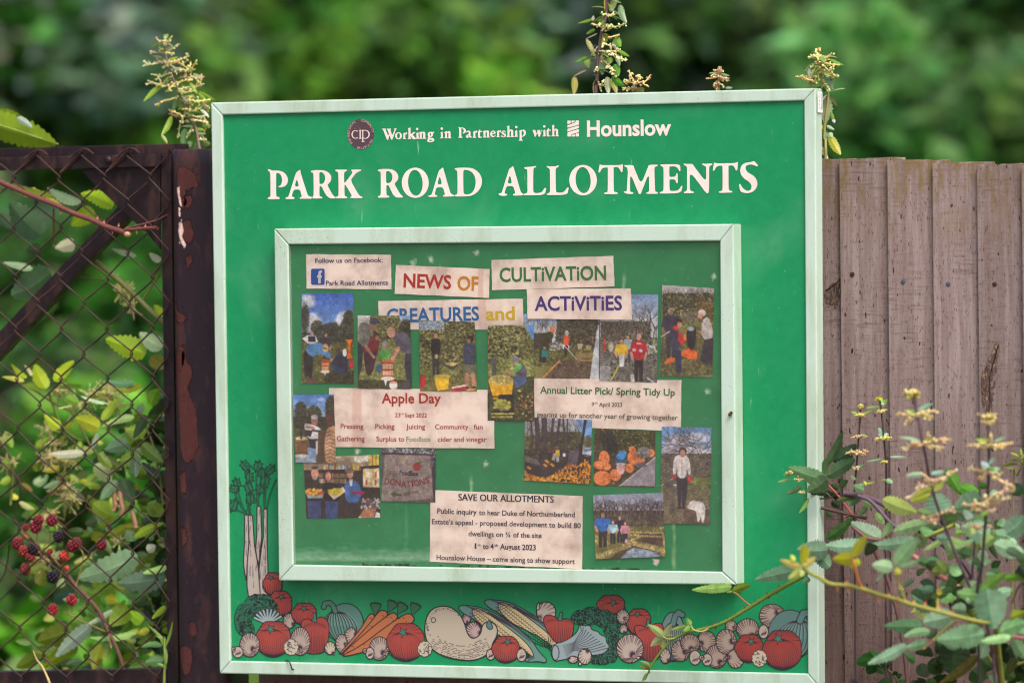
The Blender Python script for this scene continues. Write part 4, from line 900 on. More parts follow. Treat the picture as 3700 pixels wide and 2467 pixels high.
def photo_barrel():
    p = Photo('photo of three men leaning over a slatted wooden cider press', [(733,812),(1283,815),(1300,1585),(737,1580)], r3, 3, 22)
    p.grad(812, (216, 212, 214), 1000, (150, 152, 110)); p.fol(860, 812, 1180, 1100, 420, 12, LF_, False); p.fol(1150, 880, 1300, 1100, 160, 10, DG_); p.poly((150, 178, 212), [(1160,815),(1283,815),(1283,880),(1190,900)])
    p.fol(1170, 850, 1290, 1000, 90, 9, DG_); p.fol(733, 1080, 1300, 1590, 900, 11, [(120, 130, 66), (150, 150, 80), (92, 96, 50), (170, 164, 96)], False); p.fol(733, 1480, 1300, 1590, 160, 12, DG_, False)
    p.poly((64, 40, 48), [(790,1040),(930,1030),(960,1080),(930,1220),(880,1430),(820,1440),(790,1200)], sm=1); p.poly((124, 40, 44), [(830,1050),(945,1030),(940,1180),(870,1200),(790,1190)], sm=1); p.ell((70,48,44),928,1020,32,36); p.ell((176,116,96),935,1045,22,26)
    p.poly((104, 104, 98), [(733,905),(800,880),(850,900),(870,960),(845,1130),(790,1140),(740,1080)], sm=1); p.poly((44, 44, 56), [(733,1080),(790,1140),(780,1330),(733,1500)]); p.ell((150,108,92),890,920,42,52); p.ell((62, 66, 82), 900, 872, 46, 36); p.line((170,120,100), 6, [(815,1130),(900,1245)])
    p.poly((86, 160, 78), [(960,1170),(1010,1140),(1060,1170),(1070,1250),(1040,1290),(960,1270)], sm=1); p.ell((172,128,108),1010,1130,26,34); p.ell((150,146,150),1010,1105,30,26); p.ell((66, 94, 140), 950, 1360, 32, 46)
    p.poly((92, 86, 102), [(1110,1000),(1160,970),(1230,990),(1290,1080),(1290,1200),(1220,1220),(1150,1140),(1110,1090)], sm=1); p.poly((56, 54, 66), [(1220,1210),(1290,1200),(1300,1480),(1230,1480),(1210,1350)]); p.ell((206,156,132),1080,985,44,56); p.ell((150,116,100),1066,1010,26,18,.4); p.line((206,150,128), 8, [(1150,1150),(1070,1300)])
    p.poly((186, 104, 70), [(985,1285),(1095,1285),(1090,1460),(985,1455)]); p.ell((196, 112, 74), 1040, 1285, 56, 22)
    for i in range(7): p.line((232, 196, 160), 2.2, [(995 + i * 15, 1300), (996 + i * 15, 1450)])
    for y in (1305, 1375, 1440): p.line((150, 54, 40), 3, [(984, y), (1094, y)])
    p.ell((230, 214, 200), 1038, 1465, 68, 24); p.ell((236, 226, 220), 1095, 1535, 42, 44); p.ell((214, 150, 120), 1095, 1505, 38, 14); p.poly((232, 228, 222), [(1000,1480),(1035,1480),(1015,1545)]); p.ell((70, 66, 70), 1220, 1530, 50, 40); p.done()
def photo_pickers():
    p = Photo('photo of two people beside a tall leafy apple hedge with wheelbarrow and yellow tub', [(1375,862),(1960,880),(1985,1607),(1388,1604)], r3, 3, 23)
    p.grad(860, (84, 84, 46), 1600, (118, 116, 60)); p.fol(1375, 870, 1985, 1330, 1700, 11, LF_, False); p.fol(1375, 870, 1640, 960, 60, 10, [(150, 176, 210), (180, 196, 214)], False)
    p.fol(1375, 1320, 1985, 1607, 800, 10, [(104, 108, 56), (134, 134, 72), (80, 80, 46), (150, 146, 84)], False)
    p.man(1550, 985, 470, (38, 34, 38), (52, 50, 54), arm=False, wd=.22); p.line((38, 34, 38), 6, [(1530,1070),(1525,1180),(1560,1230)]); p.ell((214, 176, 110), 1555, 1240, 18, 24)
    p.poly((70, 76, 98), [(1840,1110),(1890,1095),(1945,1110),(1962,1180),(1958,1340),(1835,1330),(1822,1200)], sm=1)
    for y in range(1130, 1340, 26): p.line((46, 50, 70), 1.4, [(1835, y), (1958, y + 4)])
    p.ell((48,38,38),1905,1060,36,36); p.ell((186,132,112),1890,1080,18,24); p.poly((112, 108, 88), [(1835,1330),(1960,1335),(1950,1440),(1905,1450),(1895,1380),(1885,1450),(1840,1445)]); p.line((186,130,108), 8, [(1862,1440),(1860,1560)]); p.line((186,130,108), 8, [(1925,1440),(1935,1560)]); p.ell((40,38,38),1860,1575,22,12); p.ell((40,38,38),1935,1575,22,12)
    p.poly((64, 60, 60), [(1625,1330),(1720,1395),(1800,1310),(1760,1300),(1640,1310)]); p.poly((176, 150, 116), [(1640,1318),(1700,1300),(1795,1310),(1720,1350)]); p.ell((214, 196, 70), 1725, 1325, 30, 12)
    p.poly((240, 184, 40), [(1535,1455),(1690,1455),(1672,1585),(1560,1600)]); p.ell((208, 186, 96), 1612, 1452, 78, 22); p.fol(1545, 1435, 1680, 1470, 40, 8, [(200, 186, 80), (170, 150, 60)])
    p.poly((196, 40, 52), [(1376,1450),(1450,1450),(1430,1560),(1376,1575)]); p.ell((150, 60, 50), 1412, 1450, 40, 18); p.poly((190, 44, 56), [(1700,1560),(1850,1545),(1862,1600),(1710,1606)]); p.line((230, 220, 214), 4, [(1720,1570),(1850,1550)]); p.poly((210, 150, 100), [(1860,1590),(1960,1580),(1940,1607),(1860,1607)]); p.done()
def photo_squat():
    p = Photo('photo of a person crouching by a bulging yellow tub above a crate of apples', [(165,822),(600,818),(600,1728),(160,1722)], r4, 3, 24)
    p.grad(820, (150, 160, 140), 1720, (96, 100, 54)); p.fol(165, 830, 560, 1150, 1200, 12, LF_, False); p.poly((96, 146, 206), [(505,820),(600,820),(600,960),(570,950)]); p.fol(480, 950, 600, 1120, 120, 10, GR_, False)
    p.fol(165, 1130, 600, 1320, 600, 10, [(140, 150, 76), (170, 166, 96), (104, 112, 54)], False); p.fol(165, 1300, 600, 1728, 700, 10, DG_ + [(92, 98, 48)], False)
    p.poly((84, 82, 84), [(165,1140),(230,1125),(272,1165),(240,1190),(240,1290),(200,1300),(205,1190),(165,1180)]); p.poly((84, 80, 92), [(410,1180),(470,1160),(520,1220),(530,1310),(440,1290),(400,1260)], sm=1); p.poly((92, 166, 88), [(420,1180),(475,1175),(480,1220),(410,1280),(400,1250)], sm=1)
    p.poly((70, 96, 140), [(390,1290),(525,1300),(520,1350),(460,1390),(420,1410),(395,1350)], sm=1); p.ell((186,134,112),424,1165,24,28); p.ell((120,126,140),418,1135,34,24); p.line((186,130,110), 5, [(400,1270),(330,1255)])
    p.poly((242, 178, 34), [(170,1345),(398,1345),(385,1470),(330,1520),(215,1515)]); p.ell((206, 182, 110), 284, 1335, 114, 50); p.fol(180, 1295, 390, 1370, 120, 10, [(208, 190, 96), (170, 140, 70), (226, 206, 120)])
    p.poly((40, 38, 42), [(268,1470),(402,1465),(405,1715),(195,1715),(215,1620)]); p.fol(215, 1520, 380, 1620, 40, 17, [(214, 200, 76), (190, 196, 80), (200, 170, 90)]); p.fol(200, 1640, 395, 1700, 40, 14, [(196, 186, 84), (170, 160, 70)], False)
    for y in (1490, 1635, 1665, 1695): p.line((34, 32, 36), 2.2, [(200, y), (404, y - 5)])
    for _ in range(26): p.ell(rng.choice([(196, 180, 96), (170, 60, 56), (188, 120, 70)]), rng.uniform(420, 590), rng.uniform(1420, 1710), 9, 9)
    p.done()
def photo_watering():
    p = Photo('wide photo of a man with a watering can beside bare soil and a raker', [(490,715),(1215,712),(1213,1330),(598,1322)], r4, 0, 25)
    p.grad(715, (120, 160, 208), 860, (200, 204, 210)); p.fol(820, 720, 1215, 1000, 500, 12, DG_ + [(90, 84, 66)], False)
    for x in range(500, 1215, 28): p.twigs(x, 900, 60, 1.57 + rng.uniform(-.5, .5), 3, 1.3, (72, 60, 52))
    p.poly((190, 190, 190), [(490,860),(760,850),(760,1040),(490,1040)], .3); p.poly((70, 60, 56), [(600,895),(780,890),(790,1050),(600,1060)]); p.fol(960, 900, 1215, 1060, 260, 10, BR_ + DG_, False)
    p.poly((128, 124, 70), [(490,1050),(1215,1040),(1215,1330),(490,1330)]); p.fol(590, 1040, 1215, 1200, 420, 9, GR_, False); p.poly((116, 86, 72), [(690,1320),(880,1150),(1215,1150),(1215,1330)]); p.fol(800, 1140, 1215, 1330, 420, 7, BR_, False)
    p.line((206, 146, 72), 3.6, [(690,1318),(872,1150)]); p.line((214, 160, 80), 2.6, [(1085,1140),(1213,1145)]); p.poly((170, 130, 90), [(1030,1080),(1213,1070),(1213,1130),(1050,1125)], .7)
    p.poly((64, 62, 40), [(680,940),(730,880),(790,880),(800,920),(760,990),(740,1080),(660,1060),(655,980)], sm=1); p.ell((206,120,84),782,862,26,32); p.ell((200,130,80),790,845,22,18); p.line((62, 58, 40), 7, [(730,930),(712,1030)]); p.poly((52, 46, 46), [(665,1040),(740,1060),(730,1170),(655,1165)])
    p.poly((44, 130, 132), [(682,1045),(742,1045),(738,1120),(678,1115)]); p.line((40, 110, 116), 2.4, [(740,1100),(772,1085)]); p.ell((190,130,110),712,1032,14,12)
    p.poly((198, 74, 48), [(893,920),(925,900),(958,930),(950,1020),(900,1000)], sm=1); p.ell((206,190,180),925,893,20,24); p.poly((48, 46, 50), [(905,1005),(952,1010),(945,1110),(925,1110)]); p.line((206, 190, 170), 2, [(900,1000),(1080,1160)]); p.ell((120, 110, 100), 1070, 1150, 26, 18)
    p.poly((200, 180, 140), [(1040,990),(1100,990),(1090,1040),(1055,1042)]); p.poly((180, 160, 110), [(1130,1005),(1190,1005),(1180,1045),(1135,1045)]); p.fol(760, 980, 890, 1050, 60, 8, [(200, 196, 190), (90, 86, 80)], False); p.done()
def photo_hoodies():
    p = Photo('photo of three smiling people, one in a red hoodie and one in yellow', [(1228,528),(1775,533),(1760,1365),(1218,1345)], r4, 2, 26)
    p.grad(530, (120, 146, 186), 800, (206, 206, 212)); p.fol(1228, 780, 1700, 960, 420, 9, DG_ + BR_, False)
    for x in (1560, 1620, 1680, 1720, 1750): p.twigs(x, 960, 110, 1.57 + rng.uniform(-.25, .2), 5, 2.2, (58, 48, 46))
    for x in range(1240, 1480, 26): p.twigs(x, 930, 50, 1.57 + rng.uniform(-.5, .5), 3, 1.4, (70, 60, 52))
    p.fol(1218, 930, 1770, 1365, 1000, 9, [(88, 84, 72), (60, 54, 48), (120, 114, 96), (150, 146, 134), (44, 40, 38)], False)
    p.poly((216, 64, 44), [(1258,945),(1275,945),(1275,1065),(1255,1065)]); p.ell((190, 180, 160), 1325, 1020, 24, 46); p.fol(1640, 960, 1760, 1070, 120, 12, [(196, 196, 200), (120, 120, 120), (60, 58, 58), (120, 150, 80)], False)
    p.man(1485, 905, 260, (150, 168, 176), (60, 60, 72), wd=.25); p.man(1425, 940, 330, (236, 190, 40), (84, 80, 80), (196,146,126), (54,36,32), wd=.26); p.poly((206, 206, 210), [(1402,1090),(1455,1090),(1450,1200),(1408,1205)])
    p.man(1588, 890, 460, (188, 36, 48), (40, 36, 40), (198,148,126), (42,32,32), wd=.25); p.ell((198,150,130),1590,918,22,28); p.line((240,230,226), 2, [(1570,985),(1612,985)]); p.ell((200,200,206),1545,1045,18,14); p.ell((200,200,206),1608,1050,18,16)
    for x in range(1228, 1320, 11): p.line((190, 190, 196), 1.2, [(x, 1200), (x, 1340)])
    for y in range(1165, 1345, 16): p.line((186, 186, 192), 1.1, [(1226, y), (1318, y + 3)])
    p.line((196, 190, 60), 3, [(1350,1290),(1400,1200)]); p.line((180, 170, 70), 3, [(1320,1340),(1345,1300)]); p.poly((226, 222, 206), [(1510,1270),(1545,1270),(1550,1350),(1515,1352)]); p.line((190, 200, 216), 3, [(1670,1300),(1760,1360)]); p.done()
def photo_tarp():
    p = Photo('photo of four gardeners round bright orange sacks on the grass', [(1813,443),(2302,475),(2285,1312),(1790,1305)], r4, 1, 27)
    p.grad(440, (190, 184, 186), 640, (120, 112, 84)); p.fol(1813, 520, 2302, 820, 900, 11, LF_ + DG_, False)
    for x in range(1830, 2300, 34): p.twigs(x, 660, 70, 1.57 + rng.uniform(-.8, .8), 4, 1.5, (66, 54, 46))
    p.fol(2130, 600, 2302, 860, 240, 9, [(150, 116, 56), (110, 86, 50), (80, 70, 46)], False); p.poly((112, 100, 86), [(1990,700),(2150,700),(2150,800),(1990,800)], .6); p.fol(1800, 800, 2302, 960, 300, 10, [(120, 128, 62), (92, 98, 50), (140, 140, 80)], False); p.fol(1790, 930, 2300, 1312, 900, 10, [(110, 110, 60), (134, 126, 74), (84, 80, 50), (66, 60, 46)], False)
    p.poly((234, 104, 44), [(1985,1080),(2060,1040),(2130,1080),(2135,1150),(2060,1150),(1990,1110)]); p.poly((236, 110, 50), [(1825,1180),(1880,1120),(1930,1100),(1930,1170),(1850,1190)]); p.poly((230, 120, 60), [(2000,960),(2040,860),(2110,880),(2060,980)])
    for _ in range(24): x, y = rng.uniform(1840, 2125), rng.uniform(1060, 1170); p.line(rng.choice([(190, 70, 30), (250, 150, 90)]), 1.4, [(x, y), (x + 14, y + 8)], .6)
    p.poly((40, 36, 42), [(2030,870),(2090,830),(2130,860),(2120,1000),(2090,1080),(2040,1020)], sm=1); p.ell((150, 160, 166), 2075, 860, 34, 22)
    p.man(1893, 660, 470, (58, 54, 72), (54, 50, 60), (150,108,90), (140,136,138), wd=.27); p.line((226, 222, 222), 2, [(1800,930),(1880,880)])
    p.poly((58, 56, 78), [(1905,890),(1970,860),(1985,960),(1960,1060),(1900,1060),(1890,970)], sm=1); p.poly((196, 50, 50), [(1960,880),(1990,900),(2020,990),(1990,1020),(1955,960)]); p.ell((58,42,42),1957,795,42,42); p.ell((176,126,106),1972,820,24,28); p.poly((48, 50, 84), [(1920,1050),(1985,1060),(1990,1270),(1945,1280)]); p.ell((190, 54, 50), 1935, 850, 26, 22)
    p.poly((196, 186, 184), [(2180,790),(2220,745),(2260,780),(2292,950),(2220,985),(2170,930)], sm=1); p.ell((216,210,206),2180,710,36,34); p.ell((206,150,130),2165,735,24,30); p.poly((52, 48, 58), [(2200,970),(2292,950),(2270,1210),(2220,1215),(2160,1160)]); p.line((200,140,120), 4, [(2190,900),(2150,890)]); p.line((120, 96, 70), 2.4, [(2150,900),(2138,1160)]); p.done()
def photo_presser():
    p = Photo('photo of a grey-haired man turning a small wooden press, brown padded coat beside', [(55,135),(488,130),(512,858),(80,850)], r5, 3, 28)
    p.grad(130, (66, 116, 196), 330, (150, 184, 218)); p.ell((210, 218, 230), 340, 185, 40, 16, .7, 3); p.fol(70, 210, 200, 420, 260, 10, DG_); p.fol(200, 250, 350, 420, 240, 10, DG_ + [(96, 84, 50)]); p.fol(390, 150, 512, 420, 260, 11, DG_)
    p.poly((58, 56, 42), [(60,370),(500,370),(500,520),(60,520)]); p.fol(60, 360, 400, 520, 300, 10, DG_, False); p.poly((104, 124, 58), [(70,490),(200,500),(210,580),(75,590)]); p.fol(60, 500, 420, 850, 120, 10, GR_ + DG_, False)
    p.poly((60, 50, 48), [(90,440),(170,430),(190,470),(110,480)]); p.poly((228, 226, 228), [(170,430),(250,440),(345,480),(355,560),(300,600),(210,590),(180,510)], sm=1); p.poly((44, 42, 54), [(180,500),(260,505),(240,570),(180,560)]); p.line((44, 42, 52), 4, [(260,505),(330,515)]); p.ell((150,104,86),280,400,38,56); p.ell((176,172,172),280,365,38,26); p.line((196,140,118), 6, [(270,480),(205,475)]); p.poly((44, 42, 52), [(215,600),(300,590),(290,700),(230,690)]); p.poly((120, 146, 180), [(210,680),(300,700),(290,840),(150,845)])
    p.poly((206, 196, 190), [(290,620),(370,610),(360,700),(300,760)]); p.poly((90, 66, 50), [(320,500),(400,500),(420,850),(300,850),(310,740)]); p.poly((190, 150, 116), [(410,480),(470,450),(505,470),(512,855),(400,855),(380,700),(390,560)], sm=1)
    for y in range(510, 850, 38): p.line((136, 100, 76), 2, [(395, y + 20), (440, y), (508, y + 26)])
    p.ell((84, 56, 46), 440, 390, 44, 80); p.poly((150, 104, 64), [(82,590),(205,590),(200,770),(88,770)]); p.ell((206, 186, 150), 145, 590, 62, 20)
    for i in range(8): p.line((104, 68, 44), 1.6, [(95 + i * 15, 610), (97 + i * 15, 765)])
    for y in (635, 740): p.line((90, 66, 56), 2.6, [(82, y), (205, y)])
    p.line((60, 56, 60), 4, [(142,500),(142,590)]); p.ell((206, 200, 200), 150, 775, 80, 18); p.poly((160, 176, 196), [(82,790),(240,800),(320,845),(85,850)], .8); p.done()
def photo_store():
    p = Photo('photo of three people holding fruit boxes in front of stocked shelves', [(165,800),(965,768),(985,1435),(197,1448)], r5, 0, 29)
    p.grad(768, (200, 186, 160), 900, (150, 130, 106)); p.poly((52, 42, 40), [(165,940),(980,880),(990,1450),(180,1450)]); p.poly((236, 232, 226), [(700,790),(850,775),(850,840),(700,850)], .8)
    for x in range(380, 860, 22): p.poly(rng.choice([(196, 170, 90), (206, 200, 190), (150, 90, 60), (120, 150, 190), (220, 190, 80)]), [(x, 860 + rng.uniform(0, 30)), (x + 19, 858 + rng.uniform(0, 30)), (x + 19, 930), (x, 932)])
    p.poly((226, 194, 80), [(855,778),(965,770),(968,880),(858,886)]); p.line((120, 90, 40), 1.5, [(893,776),(895,884)]); p.line((120, 90, 40), 1.5, [(930,774),(932,882)]); p.line((40, 34, 34), 4, [(165,940),(600,930)]); p.line((44, 38, 38), 5, [(780,900),(970,885)])
    for r_ in range(2):
        for x in range(330, 620, 17): p.poly(rng.choice([(150, 120, 90), (190, 170, 150), (110, 80, 60), (120, 110, 70)]), [(x, 965 + r_ * 55), (x + 13, 962 + r_ * 55), (x + 13, 1008 + r_ * 55), (x, 1010 + r_ * 55)])
    p.poly((206, 190, 150), [(790,920),(965,905),(975,1100),(790,1100)]); 
    for x in range(800, 960, 24):
        for y in (935, 1010): p.poly(rng.choice([(220, 210, 196), (190, 90, 60), (226, 170, 60), (236, 232, 224)]), [(x, y + rng.uniform(0, 20)), (x + 19, y + rng.uniform(0, 18)), (x + 19, y + 68), (x, y + 70)])
    p.line((40, 36, 38), 4, [(785,900),(785,1110)]); p.poly((44, 38, 40), [(180,1090),(230,1030),(340,1040),(390,1160),(370,1260),(190,1260)], sm=1); p.ell((206,140,112),286,965,40,60); p.ell((176,150,140),286,1010,26,24); p.ell((70,60,60),286,905,36,18)
    p.poly((30, 26, 30), [(360,1080),(420,1050),(520,1070),(560,1170),(540,1260),(380,1250)], sm=1); p.ell((72,44,40),425,985,48,60); p.ell((206,142,120),428,995,32,44); p.poly((66, 104, 166), [(600,1070),(660,1030),(740,1040),(790,1160),(750,1260),(630,1265),(600,1150)], sm=1); p.poly((226, 220, 220), [(650,1020),(690,1020),(680,1095),(660,1090)]); p.ell((204,146,124),660,970,32,44); p.ell((110, 92, 70), 655, 935, 52, 26)
    p.poly((150, 170, 176), [(190,1165),(385,1160),(370,1220),(215,1225)]); p.fol(190, 1125, 375, 1190, 90, 16, [(206, 196, 60), (226, 190, 60), (206, 80, 60)]); p.poly((226, 206, 180), [(425,1165),(590,1100),(612,1150),(490,1235)]); p.fol(430, 1120, 575, 1185, 70, 14, [(206, 176, 50), (190, 180, 60)]); p.poly((150, 40, 80), [(660,1140),(820,1145),(800,1180),(680,1170)])
    p.poly((52, 66, 110), [(205,1255),(360,1250),(350,1445),(220,1445)]); p.poly((54, 70, 124), [(400,1250),(535,1250),(530,1440),(410,1440)]); p.poly((40, 60, 110), [(630,1255),(750,1255),(740,1270),(640,1270)])
    p.poly((180, 120, 90), [(760,1400),(820,1310),(940,1320),(915,1435),(800,1440)]); p.poly((236, 230, 226), [(725,1440),(770,1395),(790,1440)]); p.fol(780, 1220, 980, 1320, 90, 14, [(206, 206, 214), (110, 60, 50), (60, 60, 80), (180, 170, 160)], False); p.poly((236, 232, 230), [(920,1430),(940,1350),(980,1360),(985,1435)]); p.done()
def photo_banner():
    p = Photo('dim photo of a grey donations banner with a red apple and green arrow', [(985,690),(1575,705),(1565,1277),(990,1266)], r5, 1, 30)
    p.grad(690, (84, 80, 90), 1270, (96, 84, 84)); p.fol(1010, 690, 1570, 760, 160, 12, [(150, 160, 176), (60, 56, 56), (90, 92, 70), (190, 196, 206)], False); p.poly((50, 44, 54), [(1000,745),(1575,765),(1575,790),(1000,770)])
    p.poly((138, 122, 118), [(1030,765),(1510,778),(1550,1230),(1400,1240),(1200,1258),(992,1245)]); p.poly((56, 50, 62), [(1512,770),(1575,780),(1565,1277),(1553,1240)]); p.fol(1510, 730, 1575, 900, 50, 7, [(150, 150, 166), (40, 36, 44)], False)
    for pts in ([(1080,765),(1150,770),(1130,860),(1100,820)], [(1030,880),(1060,860),(1050,990),(1010,1050)], [(1170,775),(1290,780),(1250,850),(1200,870)], [(1085,940),(1120,960),(1110,1010)]): p.poly((172, 152, 130), pts, .55, 1)
    p.ell((150, 54, 48), 1368, 895, 42, 44); p.poly((74, 92, 52), [(1330,840),(1360,858),(1410,835),(1415,860),(1370,868)], 1, 1)
    p.poly((78, 88, 48), [(1085,1180),(1140,1148),(1138,1172),(1215,1185),(1215,1200),(1138,1198),(1136,1222)]); p.line((112, 100, 98), 1.2, [(1190,880),(1300,885)]); p.line((112, 100, 98), 1.2, [(1190,903),(1300,908)]); p.ell((40,36,40),1535,1218,6,6)
    th = p.done(); mb = MB(); d = level(1) + .0007; k = 2.936
    add_text(mb, 'FoodBox', r5(1185, 982), r5(1385, 994), 50 / k, d, (62, 54, 66), .02)
    x = 1025
    for ch, ya, yb, wd in (('D',1080,1085,50),('O',1088,1092,50),('N',1097,1103,52),('A',1112,1116,54),('T',1114,1112,46),('I',1108,1106,18),('O',1104,1096,52),('N',1092,1082,52),('S',1072,1064,44)):
        add_text(mb, ch, r5(x, ya), r5(x + wd, yb), 66 / k, d, (150, 70, 78), .014); x += wd + 8
    mb.build('lettering', M_ink, th); mb = MB()
    add_text(mb, 'THIS WAY', r5(1232, 1208), r5(1398, 1172), 32 / k, d, (104, 92, 92), .008)
    mb.build('lettering', M_ink, th)
def photo_lane():
    p = Photo('photo of a dark lane with orange fronds along its foot and a white car', [(165,605),(878,635),(866,1316),(160,1275)], r6, 2, 31)
    p.grad(600, (176, 180, 196), 860, (120, 130, 120)); p.poly((110, 156, 210), [(700,630),(876,636),(870,860),(760,820)]); p.fol(165, 800, 330, 1010, 220, 10, [(130, 120, 60), (84, 76, 46), (60, 54, 42)], False); p.fol(330, 760, 760, 960, 700, 10, DG_ + [(104, 98, 52), (70, 58, 52)], False); p.fol(780, 800, 870, 920, 100, 9, [(104, 100, 70), (80, 76, 56)])
    for x, wd in ((295, 22), (375, 26), (455, 12), (515, 12), (580, 8), (240, 8), (610, 6)): p.line((66, 54, 56), wd / 2.2, [(x, 1000), (x + rng.uniform(-12, 12), 800), (x + rng.uniform(-20, 20), 612)])
    for x in range(190, 760, 36): p.twigs(x, 800, 60, 1.57 + rng.uniform(-.5, .5), 4, 1.5, (70, 58, 56))
    p.poly((52, 44, 50), [(160,980),(880,930),(870,1320),(160,1280)]); p.fol(160, 940, 700, 1080, 300, 10, [(70, 58, 54), (44, 36, 40), (96, 82, 70)], False); p.poly((92, 84, 100), [(640,960),(740,930),(750,1100),(600,1130)], .8)
    p.line((44, 36, 40), 5.5, [(800,636),(725,1140)]); p.poly((206, 208, 216), [(765,960),(800,920),(866,925),(866,1020),(775,1005)], sm=1); p.poly((96, 120, 150), [(790,930),(862,932),(860,960),(780,962)]); p.line((50, 46, 52), 2, [(775,995),(866,1010)])
    p.poly((206, 176, 60), [(488,950),(530,945),(535,1010),(490,1020)]); p.ell((120,80,70),510,925,16,20); p.poly((176, 190, 206), [(495,1020),(530,1015),(525,1070),(500,1072)]); p.poly((176, 160, 140), [(468,980),(500,990),(480,1060),(448,1050)]); p.fol(410, 930, 470, 980, 16, 9, [(150, 70, 70), (90, 60, 60)]); p.ell((226,226,230),580,1000,16,20)
    for i in range(8): p.line((120, 110, 106), 1.5, [(165 + i * 18, 1010 + i * 6), (200 + i * 18, 1080 + i * 4)])
    for _ in range(420):
        x = rng.uniform(165, 865); lo = 1180 + 70 * math.sin((x - 165) / 110) - (90 if x > 760 else 0); y = rng.uniform(lo, 1312); a = rng.uniform(.3, 2.8); q = rng.uniform(14, 34)
        p.line(rng.choice([(232, 152, 36), (206, 120, 30), (246, 186, 60), (180, 96, 30)]), (3.2, .8), [(x, y), (x + q * math.cos(a), y - q * math.sin(a))])
    for cx, cy in ((400, 1070), (380, 1110), (455, 1105), (210, 1140)):
        for a in range(0, 360, 60): p.line((236, 156, 40), (3, .8), [(cx, cy), (cx + 30 * math.cos(a), cy + 24 * math.sin(a))])
    p.done()
def photo_bags():
    p = Photo('photo of a row of full orange rubbish bags and a pink bucket beside a path', [(905,722),(1552,758),(1546,1352),(893,1336)], r6, 0, 32)
    p.grad(720, (70, 68, 50), 1340, (80, 74, 66)); p.fol(905, 730, 1552, 1000, 1200, 10, LF_[:3] + DG_, False); p.fol(990, 770, 1140, 1010, 240, 10, [(44, 42, 50), (60, 62, 66), (36, 34, 38)])
    for x in (930, 955, 1020): p.line((70, 56, 50), 4, [(x, 960), (x + 8, 730)])
    p.fol(893, 980, 1546, 1350, 300, 10, BR_ + DG_, False); p.poly((150, 142, 150), [(1180,1336),(1546,1035),(1546,1352)]); p.line((196, 190, 186), 2.4, [(1170,1336),(1450,1110),(1546,1030)])
    def bag(x, y, rx, ry, c=(230, 132, 74)):
        p.ell((110, 62, 44), x + 3, y + 6, rx, ry); p.ell(c, x, y, rx, ry)
        for _ in range(int(rx * .5)):
            a, q = rng.uniform(0, 6.28), rng.uniform(.1, .8); X, Y = x + rx * q * math.cos(a), y + ry * q * math.sin(a); p.line(rng.choice([(176, 80, 40), (248, 178, 124), (206, 106, 56)]), (2, .6), [(X, Y), (X + rng.uniform(-18, 18), Y + rng.uniform(-4, 18))], .7)
    for b in ((1490,990,44,44),(1420,960,40,36,(150,130,110)),(1300,950,38,36),(1320,1040,72,76),(1380,1060,50,46),(1005,1040,56,80),(960,1110,66,46),(1030,1130,46,40),(1270,1150,44,50),(1120,1220,60,62),(985,1250,92,78)): bag(*b)
    p.fol(1340, 930, 1500, 1060, 60, 10, [(120, 130, 140), (90, 84, 80), (180, 170, 160)]); p.poly((64, 130, 196), [(1120,1020),(1190,955),(1250,980),(1215,1060),(1150,1055)], sm=1); p.poly((46, 84, 130), [(1110,1040),(1160,1060),(1240,1060),(1220,1090),(1120,1080)]); p.poly((222, 172, 170), [(1125,1105),(1230,1105),(1210,1220),(1150,1215)], sm=1); p.ell((196, 190, 190), 1180, 1105, 52, 14); p.poly((96, 96, 108), [(1330,1110),(1420,1085),(1460,1140),(1350,1150)]); p.done()
